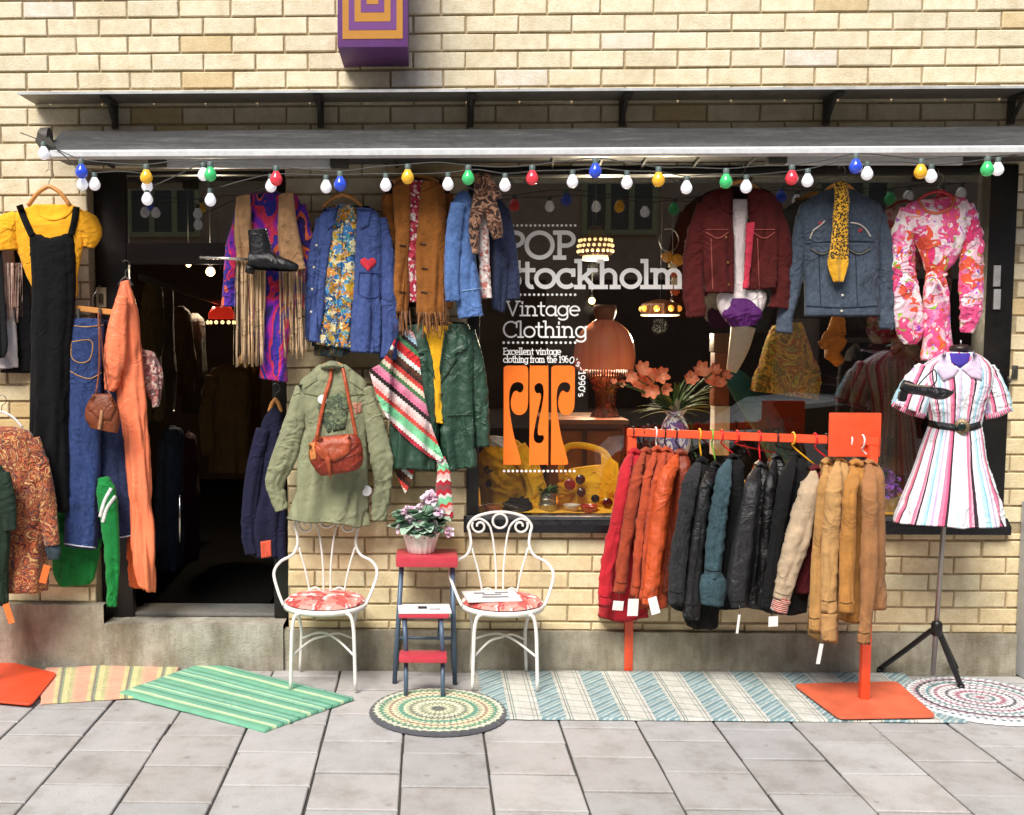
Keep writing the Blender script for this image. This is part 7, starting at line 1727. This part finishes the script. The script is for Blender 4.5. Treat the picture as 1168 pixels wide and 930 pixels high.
for i, (px, m_, lab, y1) in enumerate(((1000, cloth('plum_wool', '#4a1a2c', .25), 'dark plum coat on a rail inside the window behind the pink dress', 520), (1030, cloth('rust_wool', '#5a2414', .25), 'rust brown coat on a rail inside the window behind the dress form', 540), (980, cloth('black_velvet', '#141016', .25), 'black coat on a rail inside the window, left of the plum coat', 530))):
    t = thing('indoor_coat', lab, 'coat', D(px, y1, .9)); MB().loft([(px-6, 392, px+6, 392, .03), (px-16, 408, px+16, 408, .12), (px-17, 460, px+18, 460, .15), (px-18, y1, px+18, y1, .15)], .9, seed=220+i, fold=.03).build('body', m_, t)
    MB().sleeve([(px-15, 412, 7), (px-18, 450, 8), (px-17, 500, 8)], .8, seed=230+i, wr=.012).build('sleeve', m_, t)
tag(MB().xbox(D(960, 388, .9), D(1060, 388, .9), .03, .03, .003).build('coat_rail', dark_metal, auto=30), 'dark rail carrying three dark coats inside the window', 'rail')
# clothes inside the doorway, in the dark
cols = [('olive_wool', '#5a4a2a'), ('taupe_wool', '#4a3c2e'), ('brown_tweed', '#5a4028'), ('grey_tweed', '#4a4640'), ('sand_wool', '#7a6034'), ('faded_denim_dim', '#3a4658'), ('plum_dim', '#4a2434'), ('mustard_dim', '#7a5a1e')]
for i, (px, y0, y1, w_, Y, lab) in enumerate(((174, 318, 480, 9, .9, 'thin olive garment just inside the doorway, left of the others'), (186, 322, 470, 12, 1.3, 'dim taupe garment hanging inside the doorway behind the coral dress'), (206, 350, 450, 13, 1.8, 'dim brown tweed garment hanging deep in the doorway'), (222, 358, 470, 12, 2.2, 'dim grey tweed garment hanging deepest in the doorway'), (262, 415, 540, 22, 1.6, 'dim sand coloured coat hanging in the middle of the dark doorway'), (196, 486, 650, 12, 1.2, 'dim faded trousers on a lower rail inside the doorway'), (214, 492, 640, 10, 1.7, 'dim plum skirt on a lower rail inside the doorway'), (285, 400, 520, 12, 2.3, 'dim mustard jacket at the right side of the dark doorway'))):
    t = thing('indoor_garment', lab, 'garment', D(px, y1, Y)); m_ = cloth(cols[i][0], cols[i][1], .3)
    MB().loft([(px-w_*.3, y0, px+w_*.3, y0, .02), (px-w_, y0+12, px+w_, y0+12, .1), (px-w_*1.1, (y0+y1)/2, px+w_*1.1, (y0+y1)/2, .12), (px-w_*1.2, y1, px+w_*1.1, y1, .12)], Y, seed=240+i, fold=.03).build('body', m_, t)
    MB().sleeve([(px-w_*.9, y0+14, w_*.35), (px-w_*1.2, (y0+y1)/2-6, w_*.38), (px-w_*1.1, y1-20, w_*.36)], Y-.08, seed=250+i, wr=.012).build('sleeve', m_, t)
p = D(166, 316, .5); tag(MB().xbox(D(160, 316, .35), D(270, 352, 2.6), .03, .03, .003).build('indoor_rail', dark_metal, auto=30), 'dark clothes rail running back into the shop from the doorway', 'rail')

def lamp_light(px, py, Y, energy, col=(1, .8, .55), r=.05):
    l = bpy.data.lights.new('bulb_or_fill_light', 'POINT'); l.energy = energy; l.color = col; l.shadow_soft_size = r
    o = bpy.data.objects.new('bulb_or_fill_light', l); COL.objects.link(o); o.location = P(px, py, Y); return o
lamp_light(240, 318, 2.25, 75); lamp_light(679, 306, 1.25, 45); lamp_light(753, 372, 1.5, 45); lamp_light(675, 350, 2.1, 30); lamp_light(689, 410, 1.0, 34, (1, .72, .5)); lamp_light(766, 352, 1.95, 25)  # the one inside the salmon lampshade is added fill for the display
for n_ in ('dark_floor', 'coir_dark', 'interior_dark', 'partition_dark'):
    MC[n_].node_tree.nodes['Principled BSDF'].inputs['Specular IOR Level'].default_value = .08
# ================================================================ LIGHT AND CAMERA
w = bpy.data.worlds.new('World'); SC.world = w; w.use_nodes = True
nt = w.node_tree; bg = nt.nodes['Background']; sky = nt.nodes.new('ShaderNodeTexSky'); sky.sky_type = 'NISHITA'; sky.sun_disc = False
EL, AZ = math.radians(50), math.radians(205)       # azimuth of the sun measured clockwise from +Y (seen from above)
sky.sun_elevation = EL; sky.sun_rotation = AZ; sky.air_density = 1.0; sky.dust_density = 2.0; sky.ozone_density = 1.0
nt.links.new(sky.outputs[0], bg.inputs[0]); bg.inputs[1].default_value = .15
ld = bpy.data.lights.new('sun', 'SUN'); ld.energy = 5.0; ld.angle = math.radians(28); ld.color = (1, .955, .89)
so = bpy.data.objects.new('sun', ld); COL.objects.link(so)
sdir = Vector((math.sin(AZ)*math.cos(EL), math.cos(AZ)*math.cos(EL), math.sin(EL)))
so.rotation_euler = sdir.to_track_quat('Z', 'Y').to_euler(); so.location = sdir*30
cd = bpy.data.cameras.new('camera'); co_ = bpy.data.objects.new('camera', cd); COL.objects.link(co_)
co_.location = CAMPOS; co_.rotation_euler = (PI/2-PITCH, 0, YAW)
cd.sensor_fit = 'HORIZONTAL'; cd.sensor_width = 36; cd.lens = 36*F/1168; cd.shift_x = (584-PX)/1168; cd.shift_y = (PY-465)/1168
cd.clip_start = .05; cd.clip_end = 1000
SC.camera = co_
SC.view_settings.view_transform = 'Standard'; SC.view_settings.look = 'None'; SC.view_settings.exposure = 0; SC.view_settings.gamma = 1
SC.render.engine = 'CYCLES'; SC.cycles.use_denoising = True; SC.cycles.max_bounces = 8; SC.cycles.transparent_max_bounces = 12
